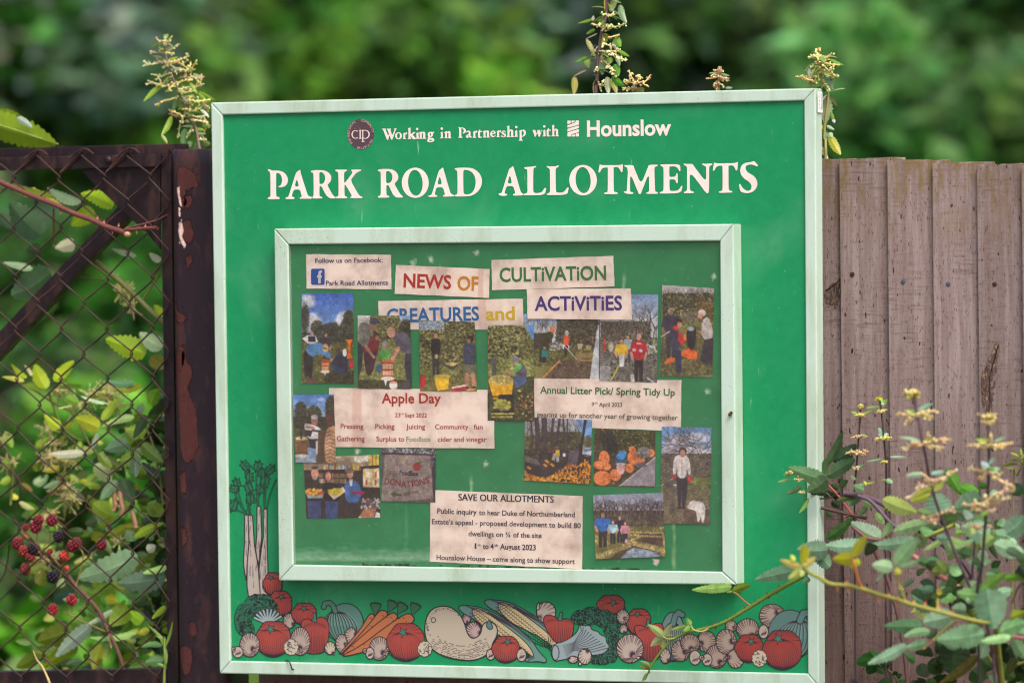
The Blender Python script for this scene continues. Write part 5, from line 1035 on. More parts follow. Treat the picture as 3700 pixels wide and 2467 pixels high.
def photo_jacket():
    p = Photo('tall photo of a person in a white jacket and red gloves with a white dog', [(1620,705),(2148,720),(2125,1742),(1600,1730)], r6, 2, 33)
    p.grad(705, (110, 160, 214), 1000, (196, 196, 206))
    for x, y, rx, ry in ((1800,850,120,60),(2000,820,120,50),(1700,930,80,40),(2080,1000,80,50),(1950,950,90,40)): p.ell((214, 208, 216), x, y, rx, ry, .8, 5)
    for _ in range(44): p.twigs(rng.uniform(1620, 2150), rng.uniform(820, 1060), rng.uniform(50, 80), rng.choice([rng.uniform(.2, 2.8), rng.uniform(2.6, 3.5)]), 4, 1.4, (78, 64, 66))
    p.fol(1610, 990, 2145, 1270, 1000, 9, [(96, 84, 68), (72, 62, 50), (120, 108, 84), (60, 52, 44)], False); p.fol(1600, 1260, 2140, 1480, 600, 10, [(104, 96, 60), (120, 112, 66), (80, 72, 50)], False); p.fol(1950, 1250, 2140, 1330, 160, 9, [(120, 132, 62), (100, 110, 52)], False); p.fol(1600, 1470, 2130, 1742, 500, 11, [(120, 104, 70), (92, 78, 60), (140, 120, 80), (104, 84, 70)], False); p.fol(1850, 1580, 2125, 1742, 160, 12, [(96, 76, 66), (110, 90, 76)], False)
    p.poly((48, 44, 54), [(1770,1240),(1890,1240),(1885,1400),(1860,1545),(1830,1545),(1830,1330),(1815,1545),(1790,1545)]); p.poly((216, 206, 204), [(1745,1030),(1800,1000),(1870,1005),(1910,1050),(1925,1210),(1895,1225),(1880,1130),(1875,1250),(1785,1250),(1780,1120),(1765,1220),(1730,1200)], sm=1)
    p.ell((64,48,46),1838,965,42,40); p.ell((176,122,104),1835,990,28,40); p.ell((206, 50, 56), 1748, 1232, 22, 26); p.ell((206, 50, 56), 1908, 1262, 20, 34); p.line((150, 140, 136), 1.2, [(1828,1050),(1830,1240)]); p.line((180, 176, 170), 2, [(1610,1330),(1740,1250)])
    p.poly((96, 88, 80), [(1700,1270),(1760,1260),(1750,1620),(1700,1625)]); p.poly((92, 84, 76), [(1640,1300),(1710,1270),(1710,1330),(1660,1350)]); p.poly((216, 216, 220), [(1740,1310),(1780,1320),(1770,1330),(1745,1325)]); p.ell((40,36,40),1805,1560,20,14); p.ell((40,36,40),1850,1560,20,14)
    p.poly((232, 226, 220), [(1900,1545),(1950,1500),(2040,1490),(2080,1560),(2070,1640),(2060,1715),(2035,1718),(2030,1640),(2015,1710),(1990,1712),(1985,1640),(1975,1590),(1920,1580)], sm=1); p.ell((236, 230, 226), 1950, 1515, 40, 30); p.ell((60, 52, 52), 1938, 1530, 9, 8); p.ell((216, 206, 200), 1925, 1550, 40, 30); p.done()
def photo_family():
    p = Photo('photo of a family of four standing by dug plots edged with straw', [(325,345),(1318,310),(1350,1215),(360,1250)], r8, 3, 34)
    p.grad(310, (150, 160, 190), 700, (190, 178, 184)); p.fol(330, 560, 1330, 800, 900, 11, [(64, 52, 46), (92, 78, 62), (110, 100, 70), (52, 42, 40)], False)
    for x in list(range(350, 1320, 34)) + [1100, 1130]: p.twigs(x, 690, rng.uniform(80, 110), 1.57 + rng.uniform(-.35, .35), 4, 2.2, (66, 54, 56))
    p.fol(340, 640, 520, 900, 200, 11, BR_, False); p.poly((120, 114, 66), [(340,790),(1340,790),(1350,1250),(350,1250)]); p.fol(345, 780, 1345, 900, 400, 10, [(120, 124, 62), (146, 136, 84), (96, 88, 56)], False)
    for pts in ([(820,870),(1290,875),(1290,915),(830,905)], [(840,940),(960,925),(880,990),(800,985)], [(930,985),(1000,930),(1320,935),(1335,1070),(1180,1030)], [(560,1230),(760,1090),(880,1040),(1060,1080),(1250,1150),(1320,1215),(900,1240)]): p.poly((86, 66, 58), pts)
    p.poly((132, 146, 166), [(700,1238),(820,1120),(900,1080),(1100,1110),(1270,1180),(1260,1218)]); 
    for _ in range(70): x, y = rng.uniform(780, 1230), rng.uniform(1110, 1220); p.line(rng.choice([(176, 186, 200), (96, 106, 126)]), 1.4, [(x, y), (x + 26, y - 5)], .7)
    def straw(a, b, wd, n):
        for _ in range(n):
            t = rng.random(); x = a[0] + (b[0] - a[0]) * t; y = a[1] + (b[1] - a[1]) * t + rng.uniform(-wd, wd); p.line(rng.choice([(196, 176, 110), (166, 146, 84), (214, 196, 136), (130, 112, 66)]), 1.5, [(x, y), (x + rng.uniform(-16, 16), y - rng.uniform(-6, 14))])
    straw((370, 1220), (860, 1030), 34, 420); straw((860, 1010), (1340, 1120), 30, 360); straw((820, 990), (1000, 920), 12, 90); straw((820, 865), (1300, 875), 7, 120); straw((840, 900), (1300, 930), 8, 120); straw((360, 960), (560, 1040), 60, 160); straw((1310, 900), (1340, 1100), 20, 90)
    p.man(705, 640, 370, (52, 44, 58), (50, 44, 52), (196,146,126), (150,120,106), wd=.3); p.man(463, 592, 480, (56, 112, 196), (56, 50, 50), (206,150,126), (196,150,126), wd=.34); p.man(605, 705, 320, (168, 204, 220), (52, 46, 56), (206,156,134), (200,170,120), wd=.33); p.man(778, 720, 300, (226, 150, 176), (48, 40, 50), (216,166,146), (206,176,120), wd=.3); p.ell((226,190,206),795,990,20,34); p.done()
for fn in (photo_press_sky, photo_barrel, photo_pickers, photo_squat, photo_watering, photo_hoodies, photo_tarp, photo_presser, photo_store, photo_banner, photo_lane, photo_bags, photo_jacket, photo_family): fn()

# ================================================================== fence of overlapping boards
def wood_mat():
    m, t, b = new_mat('weathered_board', .85, .12); oi = N(t, 'ShaderNodeObjectInfo')
    tc = N(t, 'ShaderNodeTexCoord'); ad = N(t, 'ShaderNodeVectorMath', operation='MULTIPLY_ADD')
    rv = N(t, 'ShaderNodeCombineXYZ'); t.links.new(oi.outputs['Random'], rv.inputs[0]); t.links.new(oi.outputs['Random'], rv.inputs[2])
    t.links.new(rv.outputs[0], ad.inputs[0]); ad.inputs[1].default_value = (37, 0, 91); t.links.new(tc.outputs['Object'], ad.inputs[2])
    def mp(sc):
        q = N(t, 'ShaderNodeMapping'); q.inputs['Scale'].default_value = sc; t.links.new(ad.outputs[0], q.inputs[0]); return q.outputs[0]
    grain = noise(t, mp((1, 1, .05)), 130, 5, .62, .6); broad = noise(t, mp((1, 1, .10)), 26, 4, .55, .8)
    fine = noise(t, mp((1, 1, .25)), 420, 3, .6); saw = noise(t, mp((.08, .08, 1)), 260, 3, .6); sawm = noise(t, mp((1, 1, 1)), 7, 2)
    c = mixc(t, ramp(t, broad, .22, .80), L4((138, 122, 119)), L4((170, 155, 155)))
    c = mixc(t, ramp(t, grain, .40, .62), mixc(t, .42, c, L4((104, 82, 76))), c)
    c = mixc(t, ramp(t, fine, .58, .68), c, L4((96, 74, 70)))
    sm = N(t, 'ShaderNodeMath', operation='MULTIPLY'); t.links.new(ramp(t, saw, .52, .66), sm.inputs[0]); t.links.new(ramp(t, sawm, .42, .6), sm.inputs[1])
    m2 = N(t, 'ShaderNodeMath', operation='MULTIPLY'); t.links.new(sm.outputs[0], m2.inputs[0]); m2.inputs[1].default_value = .6
    c = mixc(t, m2.outputs[0], c, L4((98, 80, 76)))
    # small dark checks and pin knots
    kn = noise(t, mp((1, 1, .35)), 150, 1, .5); c = mixc(t, ramp(t, kn, .725, .755), c, L4((58, 42, 38)))
    # plants' shade painted in as reddish darkening lower down; ochre-green algae near the tops
    sx = N(t, 'ShaderNodeSeparateXYZ'); t.links.new(tc.outputs['Object'], sx.inputs[0])
    def zramp(a, bb, fac):
        mr = N(t, 'ShaderNodeMapRange'); t.links.new(sx.outputs[2], mr.inputs[0]); mr.inputs[1].default_value = a; mr.inputs[2].default_value = bb; mr.inputs[3].default_value = 0; mr.inputs[4].default_value = 1
        q = N(t, 'ShaderNodeMath', operation='MULTIPLY'); t.links.new(mr.outputs[0], q.inputs[0])
        if isinstance(fac, float): q.inputs[1].default_value = fac
        else: t.links.new(fac, q.inputs[1])
        return q.outputs[0]
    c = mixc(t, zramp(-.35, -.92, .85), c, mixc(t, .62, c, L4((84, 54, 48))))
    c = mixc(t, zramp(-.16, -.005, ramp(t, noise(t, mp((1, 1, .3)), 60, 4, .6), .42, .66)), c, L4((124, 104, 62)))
    sh = N(t, 'ShaderNodeHueSaturation'); t.links.new(c, sh.inputs['Color']); mr = N(t, 'ShaderNodeMapRange'); t.links.new(oi.outputs['Random'], mr.inputs[0]); mr.inputs[3].default_value = .80; mr.inputs[4].default_value = 1.08
    t.links.new(mr.outputs[0], sh.inputs['Value']); t.links.new(sh.outputs[0], b.inputs['Base Color'])
    h = N(t, 'ShaderNodeMath', operation='ADD'); t.links.new(grain, h.inputs[0]); t.links.new(saw, h.inputs[1]); bump(t, b, h.outputs[0], .35, .0012)
    return m
FD = -.100                       # fence face
def build_fence():
    M = wood_mat(); Mn = flat('nail_steel', (74, 78, 96), .4, .5); Mr = flat('nail_rust', (70, 34, 28), .8)
    F = thing('board_fence', 'weathered grey-brown fence of tall overlapping boards beside the green sign', 'fence', tuple(U(3250, 2000, FD) * Vector((1, 1, 0)) if False else (U(3250, 2000, FD).x, U(3250, 2000, FD).y, 0)))
    xs = [922 + 162.5 * i for i in range(13)] + [3039, 3212, 3375, 3536, 3697, 3858, 4019, 4180, 4341]
    ys = [568] * 12 + [579, 575, 582, 591, 596, 600, 604, 609, 613, 617]
    nails = {13: (3078, 991, 1), 14: (3261, 1018, 0), 15: (3424, 1027, 0), 16: (3591, 1027, 1)}
    r = random.Random(5)
    for i in range(len(xs) - 1):
        x0 = xs[i]; x1 = xs[i + 1] + 52; top = U(x0, ys[i], FD); a = U(x0, 1200, FD); b = U(x1, 1200, FD); zt = top.z
        W_ = (b - a).length; tl = Vector((0, .0, 0)); n = 10; T0, T1 = .015, .006
        # wedge section: thick left edge in front of the thin right edge of the board before it
        mb = MB(); vs = []
        pts = []
        for k in range(n + 1):
            u = k / n; pts.append((a.x + (b.x - a.x) * u, a.y + -.0 + .0125 * u + .0004 * math.sin(9 * u + i)))
        back = [(p[0], p[1] + T0 + (T1 - T0) * k / n) for k, p in enumerate(pts)]
        zs = [-.02, .25, .6, 1.0, 1.35, zt - .004, zt]
        ring = pts + back[::-1]; m = len(ring); lean = r.uniform(-.002, .002)
        for z in zs:
            for j, (x, y) in enumerate(ring):
                e = .0014 * math.sin(j * 1.7 + i) + .001 * math.sin(j * 4.1 + 2 * i) if z == zt else 0
                vs.append((x + lean * (z - zt), y, z + e))
        fs = [(q * m + j, q * m + (j + 1) % m, (q + 1) * m + (j + 1) % m, (q + 1) * m + j) for q in range(len(zs) - 1) for j in range(m)]
        fs += [tuple(range((len(zs) - 1) * m, len(zs) * m)), tuple(reversed(range(m)))]
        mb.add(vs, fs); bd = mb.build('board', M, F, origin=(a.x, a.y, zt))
        spots = []
        if i in nails: spots.append(nails[i])
        if i == 13: spots.append((3081, 2452, 0))
        for (nx, ny, rust) in spots:
            p = U(nx, ny, FD + .0); u = (p.x - a.x) / (b.x - a.x); p.y = a.y + -.0 + .0125 * u - .0012
            mb = MB(); q = 12; rr = .0042
            mb.add([p + Vector((rr * math.cos(6.2832 * k / q), 0, rr * math.sin(6.2832 * k / q))) for k in range(q)] + [p + Vector((0, -.0008, 0))] + [p + Vector((rr * math.cos(6.2832 * k / q), .003, rr * math.sin(6.2832 * k / q))) for k in range(q)],
                   [(k, (k + 1) % q, q) for k in range(q)] + [(k, q + 1 + k, q + 1 + (k + 1) % q, (k + 1) % q) for k in range(q)])
            mb.build('nail', Mr if rust else Mn, bd)
    def scar(bd, i, f, pts, seed):
        q = chaikin([f(*p) for p in pts], 1, .2); x0, y0 = q.min(0) - 6; x1, y1 = q.max(0) + 6; R = Ras((x1 - x0) / 1.6, (y1 - y0) / 1.6, lambda x, y: ((x - x0) / 1.6, (y - y0) / 1.6), 0); r = random.Random(seed)
        cl = [(96, 74, 66), (150, 124, 104), (188, 164, 138), (134, 106, 92), (112, 88, 80)]
        for _ in range(int((x1 - x0) * (y1 - y0) / 40)):
            a, b2 = q[r.randrange(len(q))], q[r.randrange(len(q))]; t = r.random(); R.ell(r.choice(cl), a[0] + (b2[0] - a[0]) * t, a[1] + (b2[1] - a[1]) * t, r.uniform(1.5, 4), r.uniform(2, 9), .38)
        R.line((40, 28, 26), (3.2, 1), [tuple(q[0]), tuple(q[len(q) // 4]), tuple(q[len(q) // 2])])
        a = U(xs[i], 1200, FD); W2 = (U(xs[i + 1] + 52, 1200, FD) - a).length
        def fn(u, v):
            P = np.array([tuple(U(x0 + a2 * (x1 - x0), y0 + b3 * (y1 - y0), FD)) for a2, b3 in zip(u, v)]); P[:, 1] = a.y + .0125 * (P[:, 0] - a.x) / (U(xs[i + 1] + 52, 1200, FD).x - a.x) - .0011; return P
        R.mesh('knot_scar', fn, attr_mat('knot_wood', .9, .1, alpha=True), bd)
    z6_ = zo((2900, 500), 1.568); bs = {b.name: b for b in F.children}
    ch = [c for c in F.children if c.name.startswith('board')]
    scar(ch[16], 16, z6_, [(1100,1165),(1105,1200),(1085,1280),(1060,1330),(1045,1400),(1040,1480),(1070,1568),(1050,1580),(1020,1500),(1012,1400),(1018,1340),(1050,1260),(1085,1180)], 5)
    scar(ch[12], 12, z6_, [(120,870),(150,840),(200,800),(216,790),(216,830),(180,880),(170,930),(185,960),(150,930),(118,920)], 6)
    # rails on the far side hold the boards
    Mb = flat('rough_rail', (96, 78, 66), .9)
    for z in (.35, 1.05, 1.62):
        mb = MB(); y = U(922, 1200, FD).y + .024; mb.box((U(922, 1200, FD).x, y, z), (U(4390, 1200, FD).x, y + .05, z + .08)); mb.build('fence_rail', Mb, F)
build_fence()

# ================================================================== rusty steel post and chain-link gate
def rust_mat(name, c0, c1, amt=(.52, .60), spots=(70, 44, 38)):
    m, t, b = new_mat(name, .55, .4); v = coords(t, (1, 1, .35)); f = noise(t, v, 26, 6, .7); g = noise(t, coords(t), 130, 4, .6); k = noise(t, coords(t, (1, 1, .25)), 9, 3)
    c = mixc(t, ramp(t, k, .35, .7), L4(c0), L4((c0[0] * 1.35, c0[1] * 1.2, c0[2] * 1.1)))
    c = mixc(t, ramp(t, f, *amt), c, L4(c1)); c = mixc(t, ramp(t, g, .66, .72), c, L4(spots)); t.links.new(c, b.inputs['Base Color'])
    t.links.new(ramp(t, f, amt[0], amt[1], (.38,) * 3 + (1,), (.85,) * 3 + (1,)), b.inputs['Roughness']); bump(t, b, g, .4, .0012); return m
M_post = rust_mat('flaking_dark_paint', (34, 26, 36), (72, 42, 40), (.52, .66))
M_gate = rust_mat('rusty_gate_steel', (30, 21, 27), (66, 42, 38), (.48, .66))
M_wire = rust_mat('rusty_wire', (34, 24, 27), (70, 43, 38), (.42, .58))
PD = -.050
def build_post():
    P = thing('gate_post', 'dark steel gate post with red rust patches left of the sign', 'post', (U(700, 2400, PD).x, U(700, 2400, PD).y + .05, 0))
    mb = MB(); A = U(608, 540, PD); Bt = U(636, 2467, PD); wd = .105; rad = .022
    lean = (Bt.x - A.x) / (A.z - Bt.z); vs = []; sec = []
    for cx, cy, a0 in ((wd - rad, rad, -90), (wd - rad, wd - rad, 0), (rad, wd - rad, 90), (rad, rad, 180)):
        for k in range(7): t = math.radians(a0 + 15 * k); sec.append((cx + rad * math.cos(t), cy + rad * math.sin(t)))
    zs = [A.z - .004, A.z - .03, 1.2, .6, -.05]; n = len(sec)
    for i, z in enumerate([A.z] + zs):
        k = .94 if i == 0 else 1
        for x, y in sec: vs.append((A.x + lean * (A.z - z) + wd / 2 + (x - wd / 2) * k, A.y + wd / 2 + (y - wd / 2) * k, z))
    fs = [(i * n + j, (i + 1) * n + j, (i + 1) * n + (j + 1) % n, i * n + (j + 1) % n) for i in range(len(zs)) for j in range(n)] + [tuple(range(n))]
    mb.add(vs, fs); mb.build('shaft', M_post, P, smooth=False, bevel=0)
    for f in P.children[0].data.polygons: f.use_smooth = True
    P.children[0].data.polygons[len(fs) - 1].use_smooth = False
    # flaked patches, each lying on the post's face
    z7 = zo((0, 380), 1.704); z8 = zo((0, 1200), 1.2375)
    def onpost(x, y, e):
        p = U(x, y, PD + e); c = Vector((A.x + lean * (A.z - p.z) + rad, A.y + rad, p.z))
        if p.x < c.x:                                                        # wrap round the corner
            s = min(1, max(-1, (p.x - c.x) / (rad + e))); p = Vector((c.x + s * (rad + e), c.y - math.sqrt(max(0, 1 - s * s)) * (rad + e), p.z))
        return p
    def patch(pts, f, e, name, mat, cols):
        q = chaikin([f(*p) for p in pts], 1, .2); x0, y0 = q.min(0) - 12; x1, y1 = q.max(0) + 12; st = 1.6
        R = Ras((x1 - x0) / st, (y1 - y0) / st, lambda x, y: ((x - x0) / st, (y - y0) / st), 0); r = random.Random(int(x0 + y0))
        R.poly(cols[1], [(x + r.uniform(-3, 3), y + r.uniform(-3, 3)) for x, y in q for _ in (0, 1)]); k = R.a[..., 3].copy()
        R.poly(cols[0], [(x + 2 + r.uniform(-2, 2), y + 1.5 + r.uniform(-2, 2)) for x, y in q])
        for _ in range(int((x1 - x0) * (y1 - y0) / 60)): R.ell(jitc2(cols[0], .22, r), r.uniform(x0, x1), r.uniform(y0, y1), r.uniform(1, 6), r.uniform(1, 9), .35)
        R.a[..., 3] = k; qc = q.mean(0)
        for _ in range(26 if cols[0][0] < 150 else 5):                       # flecks round the edge
            a = q[r.randrange(len(q))]; t = r.uniform(-.12, .22); R.ell(jitc2(cols[0], .2, r), a[0] + (a[0] - qc[0]) * t + r.gauss(0, 2), a[1] + r.gauss(0, 5), r.uniform(1, 3), r.uniform(1.5, 6), .8)
        def fn(u, v): return np.array([tuple(onpost(x0 + a * (x1 - x0), y0 + b * (y1 - y0), e)) for a, b in zip(u, v)])
        R.mesh(name, fn, mat, P)
    def jitc2(c, k, r): g = 1 + r.uniform(-k, k); return tuple(min(255, v * g) for v in c)
    Mred = attr_mat('red_primer_rust', .85, .15, alpha=True); Mw = Mred; RC = ((82, 48, 46), (38, 27, 31)); WC = ((226, 196, 188), (150, 110, 100))
    for pts in ([(1095,382),(1130,376),(1150,395),(1175,400),(1200,425),(1210,470),(1228,490),(1205,510),(1175,500),(1160,520),(1140,520),(1138,560),(1150,600),(1120,640),(1105,600),(1092,520),(1086,450)],
                [(1135,560),(1165,555),(1182,575),(1175,610),(1150,630),(1130,610)], [(1118,720),(1160,700),(1182,760),(1188,810),(1165,840),(1135,835),(1118,790)],
                [(1140,930),(1170,925),(1180,960),(1160,1000),(1145,980)], [(1075,1200),(1090,1270),(1130,1285),(1140,1310),(1110,1345),(1080,1320),(1068,1260)], [(1085,1490),(1125,1480),(1140,1568),(1100,1640),(1075,1560)]):
        patch(pts, z7, .0008, 'rust_patch', Mred, RC)
    for pts in ([(782,80),(818,86),(832,130),(858,160),(850,215),(835,250),(858,300),(880,370),(886,500),(862,560),(832,585),(806,540),(800,420),(790,330),(784,250),(776,160)], [(808,870),(828,880),(832,930),(812,960)], [(800,1400),(850,1405),(862,1460),(846,1520),(818,1530),(800,1470)], [(845,1295),(872,1300),(874,1350),(852,1360)], [(800,640),(830,620),(832,700),(806,730)]):
        patch(pts, z8, .0008, 'rust_patch', Mred, RC)
    for pts in ([(1088,500),(1100,510),(1110,570),(1118,620),(1105,618),(1092,560)], [(1095,630),(1108,640),(1105,690),(1094,670)], [(1100,725),(1122,718),(1126,770),(1118,810),(1140,850),(1135,878),(1112,845),(1096,790)]):
        patch(pts, z7, .0012, 'paint_scrape', Mw, WC)
build_post()

GD = -.085
def build_gate():
    G = thing('wire_gate', 'rusty chain-link gate with diagonal brace left of the steel post', 'gate', (U(300, 2450, GD).x, U(300, 2450, GD).y + .02, .3))
    def part(name, polys, bev=.0012):
        mb = MB()
        for pts, d0, d1 in polys: mb.pxprism(pts, d0, d1)
        return mb.build(name, M_gate, G, bevel=bev)
    L = -700
    part('top_rail', [([(L, 555), (648, 519), (648, 556), (L, 592)], GD - .012, GD - .05)])
    part('mesh_bar', [([(L, 586), (579, 557), (579, 602), (L, 635)], GD, GD - .0115)])
    part('hinge_stile', [([(580, 557), (617, 557), (645, 2520), (606, 2520)], GD - .006, GD - .045)])
    part('bottom_rail', [([(L, 2438), (604, 2414), (604, 2500), (L, 2524)], GD - .0065, GD - .05)])
    part('corner_gusset', [([(284, 606), (578.5, 600), (579, 902), (522, 832), (464, 785), (411, 732), (329, 656)], GD - .0125, GD - .018)])
    part('brace', [([(L, 1720), (-10, 1205), (500, 668), (556, 692), (-10, 1300), (L, 1815)], GD - .0185, GD - .04)])
    mb = MB(); c = U(391, 578, GD + .004); mb.ball(c, .0075, (90, 60, 55), 10, 6, (1, .7, 1)); mb.build('bolt', M_gate, G, smooth=True)
    # woven wire: each strand zigzags between two columns and hooks its neighbours
    mb = MB(); wpx, hpx = 165., 181.; R0 = .00165; d = GD + .0045
    r = random.Random(9); jit = {}
    def node(i, k, side):
        if (i, k) not in jit: jit[(i, k)] = (r.uniform(-4, 4), r.uniform(-4, 4))
        y = 1459 + hpx * k / 2; x = 143 + wpx * i / 2 + .0135 * (y - 1459); jx, jy = jit[(i, k)]
        return x + jx + side * 5, y + jy - (x - 143) * .006
    for i in range(-7, 6):
        pts = []
        for k in range(-10, 12):
            s = (i + k) % 2                                                  # 0: at the left column, 1: at the right one
            col = i + s; last = i == 5 and s == 1
            x, y = node(col, k, .5 if s else -.5)
            if x > 612: x = 612
            e = .0024
            for dy, dd in ((-9, e), (0, 0), (9, -e)):
                q = dd if s else -dd
                pts.append(U(x + (-abs(dy) * .38 + 2.2) * (1 if s else -1), y + dy, d + q))
        mb.tube(pts, R0, 6, (100, 70, 60))
    for x, y in ((131, 549), (296, 545), (463, 542)):                        # hooked ends over the bar
        mb.tube([U(x - 42, y + 24, d), U(x - 18, y + 5, d + .004), U(x + 4, y - 8, d + .005), U(x + 22, y - 4, d + .004), U(x + 42, y + 12, d - .002)], R0, 6)
        mb.tube([U(x - 78, y + 78, d + .001), U(x - 34, y + 36, d + .003), U(x - 2, y + 2, d + .006), U(x + 12, y - 10, d + .004)], R0, 6)
    mb.build('chain_link_mesh', M_wire, G, smooth=True)
    z8 = zo((0, 1200), 1.2375); mb = MB()
    mb.tube([U(*z8(x, y), d + .006) for x, y in ((62, 640), (85, 655), (92, 730), (70, 770), (66, 830), (78, 860))], R0, 6)
    mb.tube([U(*z8(x, y), d + .006) for x, y in ((40, 950), (36, 1010), (20, 1080), (0, 1115), (-60, 1130))], R0, 6)
    mb.build('broken_wire', M_wire, G, smooth=True)
build_gate()

# ================================================================== leaves and stems
M_leaf = attr_mat('leaf', .42, .45, transl=.34, vary=.10)
M_leafm = attr_mat('leaf_matt', .55, .3, transl=.22, vary=.22)
M_stem = attr_mat('stem', .55, .3, vary=.12)
M_flower = attr_mat('nettle_flower', .8, .1, transl=.35)
M_far = attr_mat('distant_leaf', .6, .25, transl=.5)
def jitc(c, k=.08, r=rng): f = 1 + r.uniform(-k, k); return tuple(min(255, max(0, v * f * (1 + r.uniform(-k / 2, k / 2)))) for v in c)
def leaf(mb, base, tip, side, width, col, fold=.25, curl=.12, serr=.13, n=9, vein=None, broad=.38):
    """side: unit vector across the blade; the blade's normal follows from it"""
    base = Vector(base); tip = Vector(tip); ax = tip - base; L = ax.length; ax.normalize(); side = (side - ax * side.dot(ax)).normalized(); nm = ax.cross(side)
    bend = rng.uniform(-.06, .06) * L; sway = rng.uniform(-.25, .25)
    vein = vein or tuple(min(255, v * 1.14 + 6) for v in col); dark = tuple(v * .965 for v in col); vs, cs = [], []; K = (-1, -.55, -.1, 0, .1, .55, 1)
    for i in range(2 * n + 1):
        t = i / (2 * n); h = width / 2 * (math.sin(math.pi * t ** (math.log(.5) / math.log(broad))) ** .64 if 0 < t < 1 else 0)
        se = 1 + serr * ((1 if i % 2 else -1) * rng.uniform(.45, 1.25) + rng.uniform(-.25, .25)) * (1 if 0 < t < .98 else 0)
        for k in K:
            e = h * (se if abs(k) == 1 else 1); up = fold * h * abs(k) + curl * L * (-(t - .4) ** 2 + .16) + (.012 * width * math.sin(i * 1.57) * (abs(k) == .55))
            vs.append(base + side * (bend * math.sin(math.pi * t)) + nm * (sway * k * h * t) + ax * (L * t + (serr * .35 * L / n * (1 if abs(k) == 1 and i % 2 else 0))) + side * (k * e) + nm * up)
            cs.append(vein if abs(k) < .05 else (dark if (i % 2 == 0 and abs(k) > .3) else col))
    m = len(K); mb.add(vs, [(i * m + j, i * m + j + 1, (i + 1) * m + j + 1, (i + 1) * m + j) for i in range(2 * n) for j in range(m - 1)], cs)
def leaf_px(mb, b, t, wpx, d0, d1, col, tilt=0., **k):
    """leaf from photo pixel b to t at depths d0, d1 (metres before the board), wpx wide as seen, tilted about its axis by tilt"""
    B, T = U(*b, d0), U(*t, d1); ax = (T - B).normalized(); view = (Vector(w(CAMC)) - B).normalized(); s = ax.cross(view).normalized()
    s = (Matrix.Rotation(tilt, 3, ax) @ s); sc = 1 / max(.35, abs(math.cos(tilt)))
    leaf(mb, B, T, s, wpx * MPP * sc, col, **k)
def stem_px(mb, pts, rad, col, n=6):
    mb.tube(curve3([U(x, y, d) for x, y, d in pts]), rad if not isinstance(rad, tuple) else [rad[0] + (rad[1] - rad[0]) * i / (4 * (len(pts) - 1)) for i in range(4 * (len(pts) - 1) + 1)], n, col)
def curve3(P, k=4):
    P = [Vector(p) for p in P]; out = []
    for i in range(len(P) - 1):
        a, b, c, d = P[max(i - 1, 0)], P[i], P[i + 1], P[min(i + 2, len(P) - 1)]
        for j in range(k):
            t = j / k; out.append(.5 * ((2 * b) + (c - a) * t + (2 * a - 5 * b + 4 * c - d) * t * t + (3 * b - a - 3 * c + d) * t ** 3))
    return out + [P[-1]]
def tassel(mb, pts, size, col, dens=1.0, r=rng, sub=True):
    """string of tiny nettle flowers along a curve"""
    P = curve3(pts, 4); L = sum((P[i + 1] - P[i]).length for i in range(len(P) - 1)); n = max(6, int(L / (size * .42) * dens))
    mb.tube(P, [size * .28] * len(P), 4, col)
    if sub and L > size * 5:
        for _ in range(max(2, int(L / (size * 4.5)))):
            t = r.uniform(.12, .85) * (len(P) - 1); k = min(int(t), len(P) - 2); p = P[k].lerp(P[k + 1], t - k); dv = (P[k + 1] - P[k]).normalized(); pe = Vector((r.gauss(0, 1), r.gauss(0, 1), r.gauss(0, 1))); pe = (pe - dv * pe.dot(dv)).normalized()
            e = p + (dv * r.uniform(.2, .8) + pe * r.uniform(.4, .9)) * L * r.uniform(.12, .28) ; tassel(mb, [p, (p + e) / 2 + pe * size * .3, e], size * .9, col, dens, r, False)
    for i in range(n):
        t = i / (n - 1) * (len(P) - 1); k = min(int(t), len(P) - 2); p = P[k].lerp(P[k + 1], t - k); e = size * (.75 + .3 * math.sin(i * 2.3)) * (1 - .4 * (i / n) ** 3)
        q = p + Vector((r.gauss(0, e * .4), r.gauss(0, e * .4), r.gauss(0, e * .4)))
        mb.ball(q, e * r.uniform(.38, .62), jitc(col, .16, r), 5, 3)
FLW = (250, 228, 178); FLY = (236, 222, 140); FLP = (240, 206, 180)
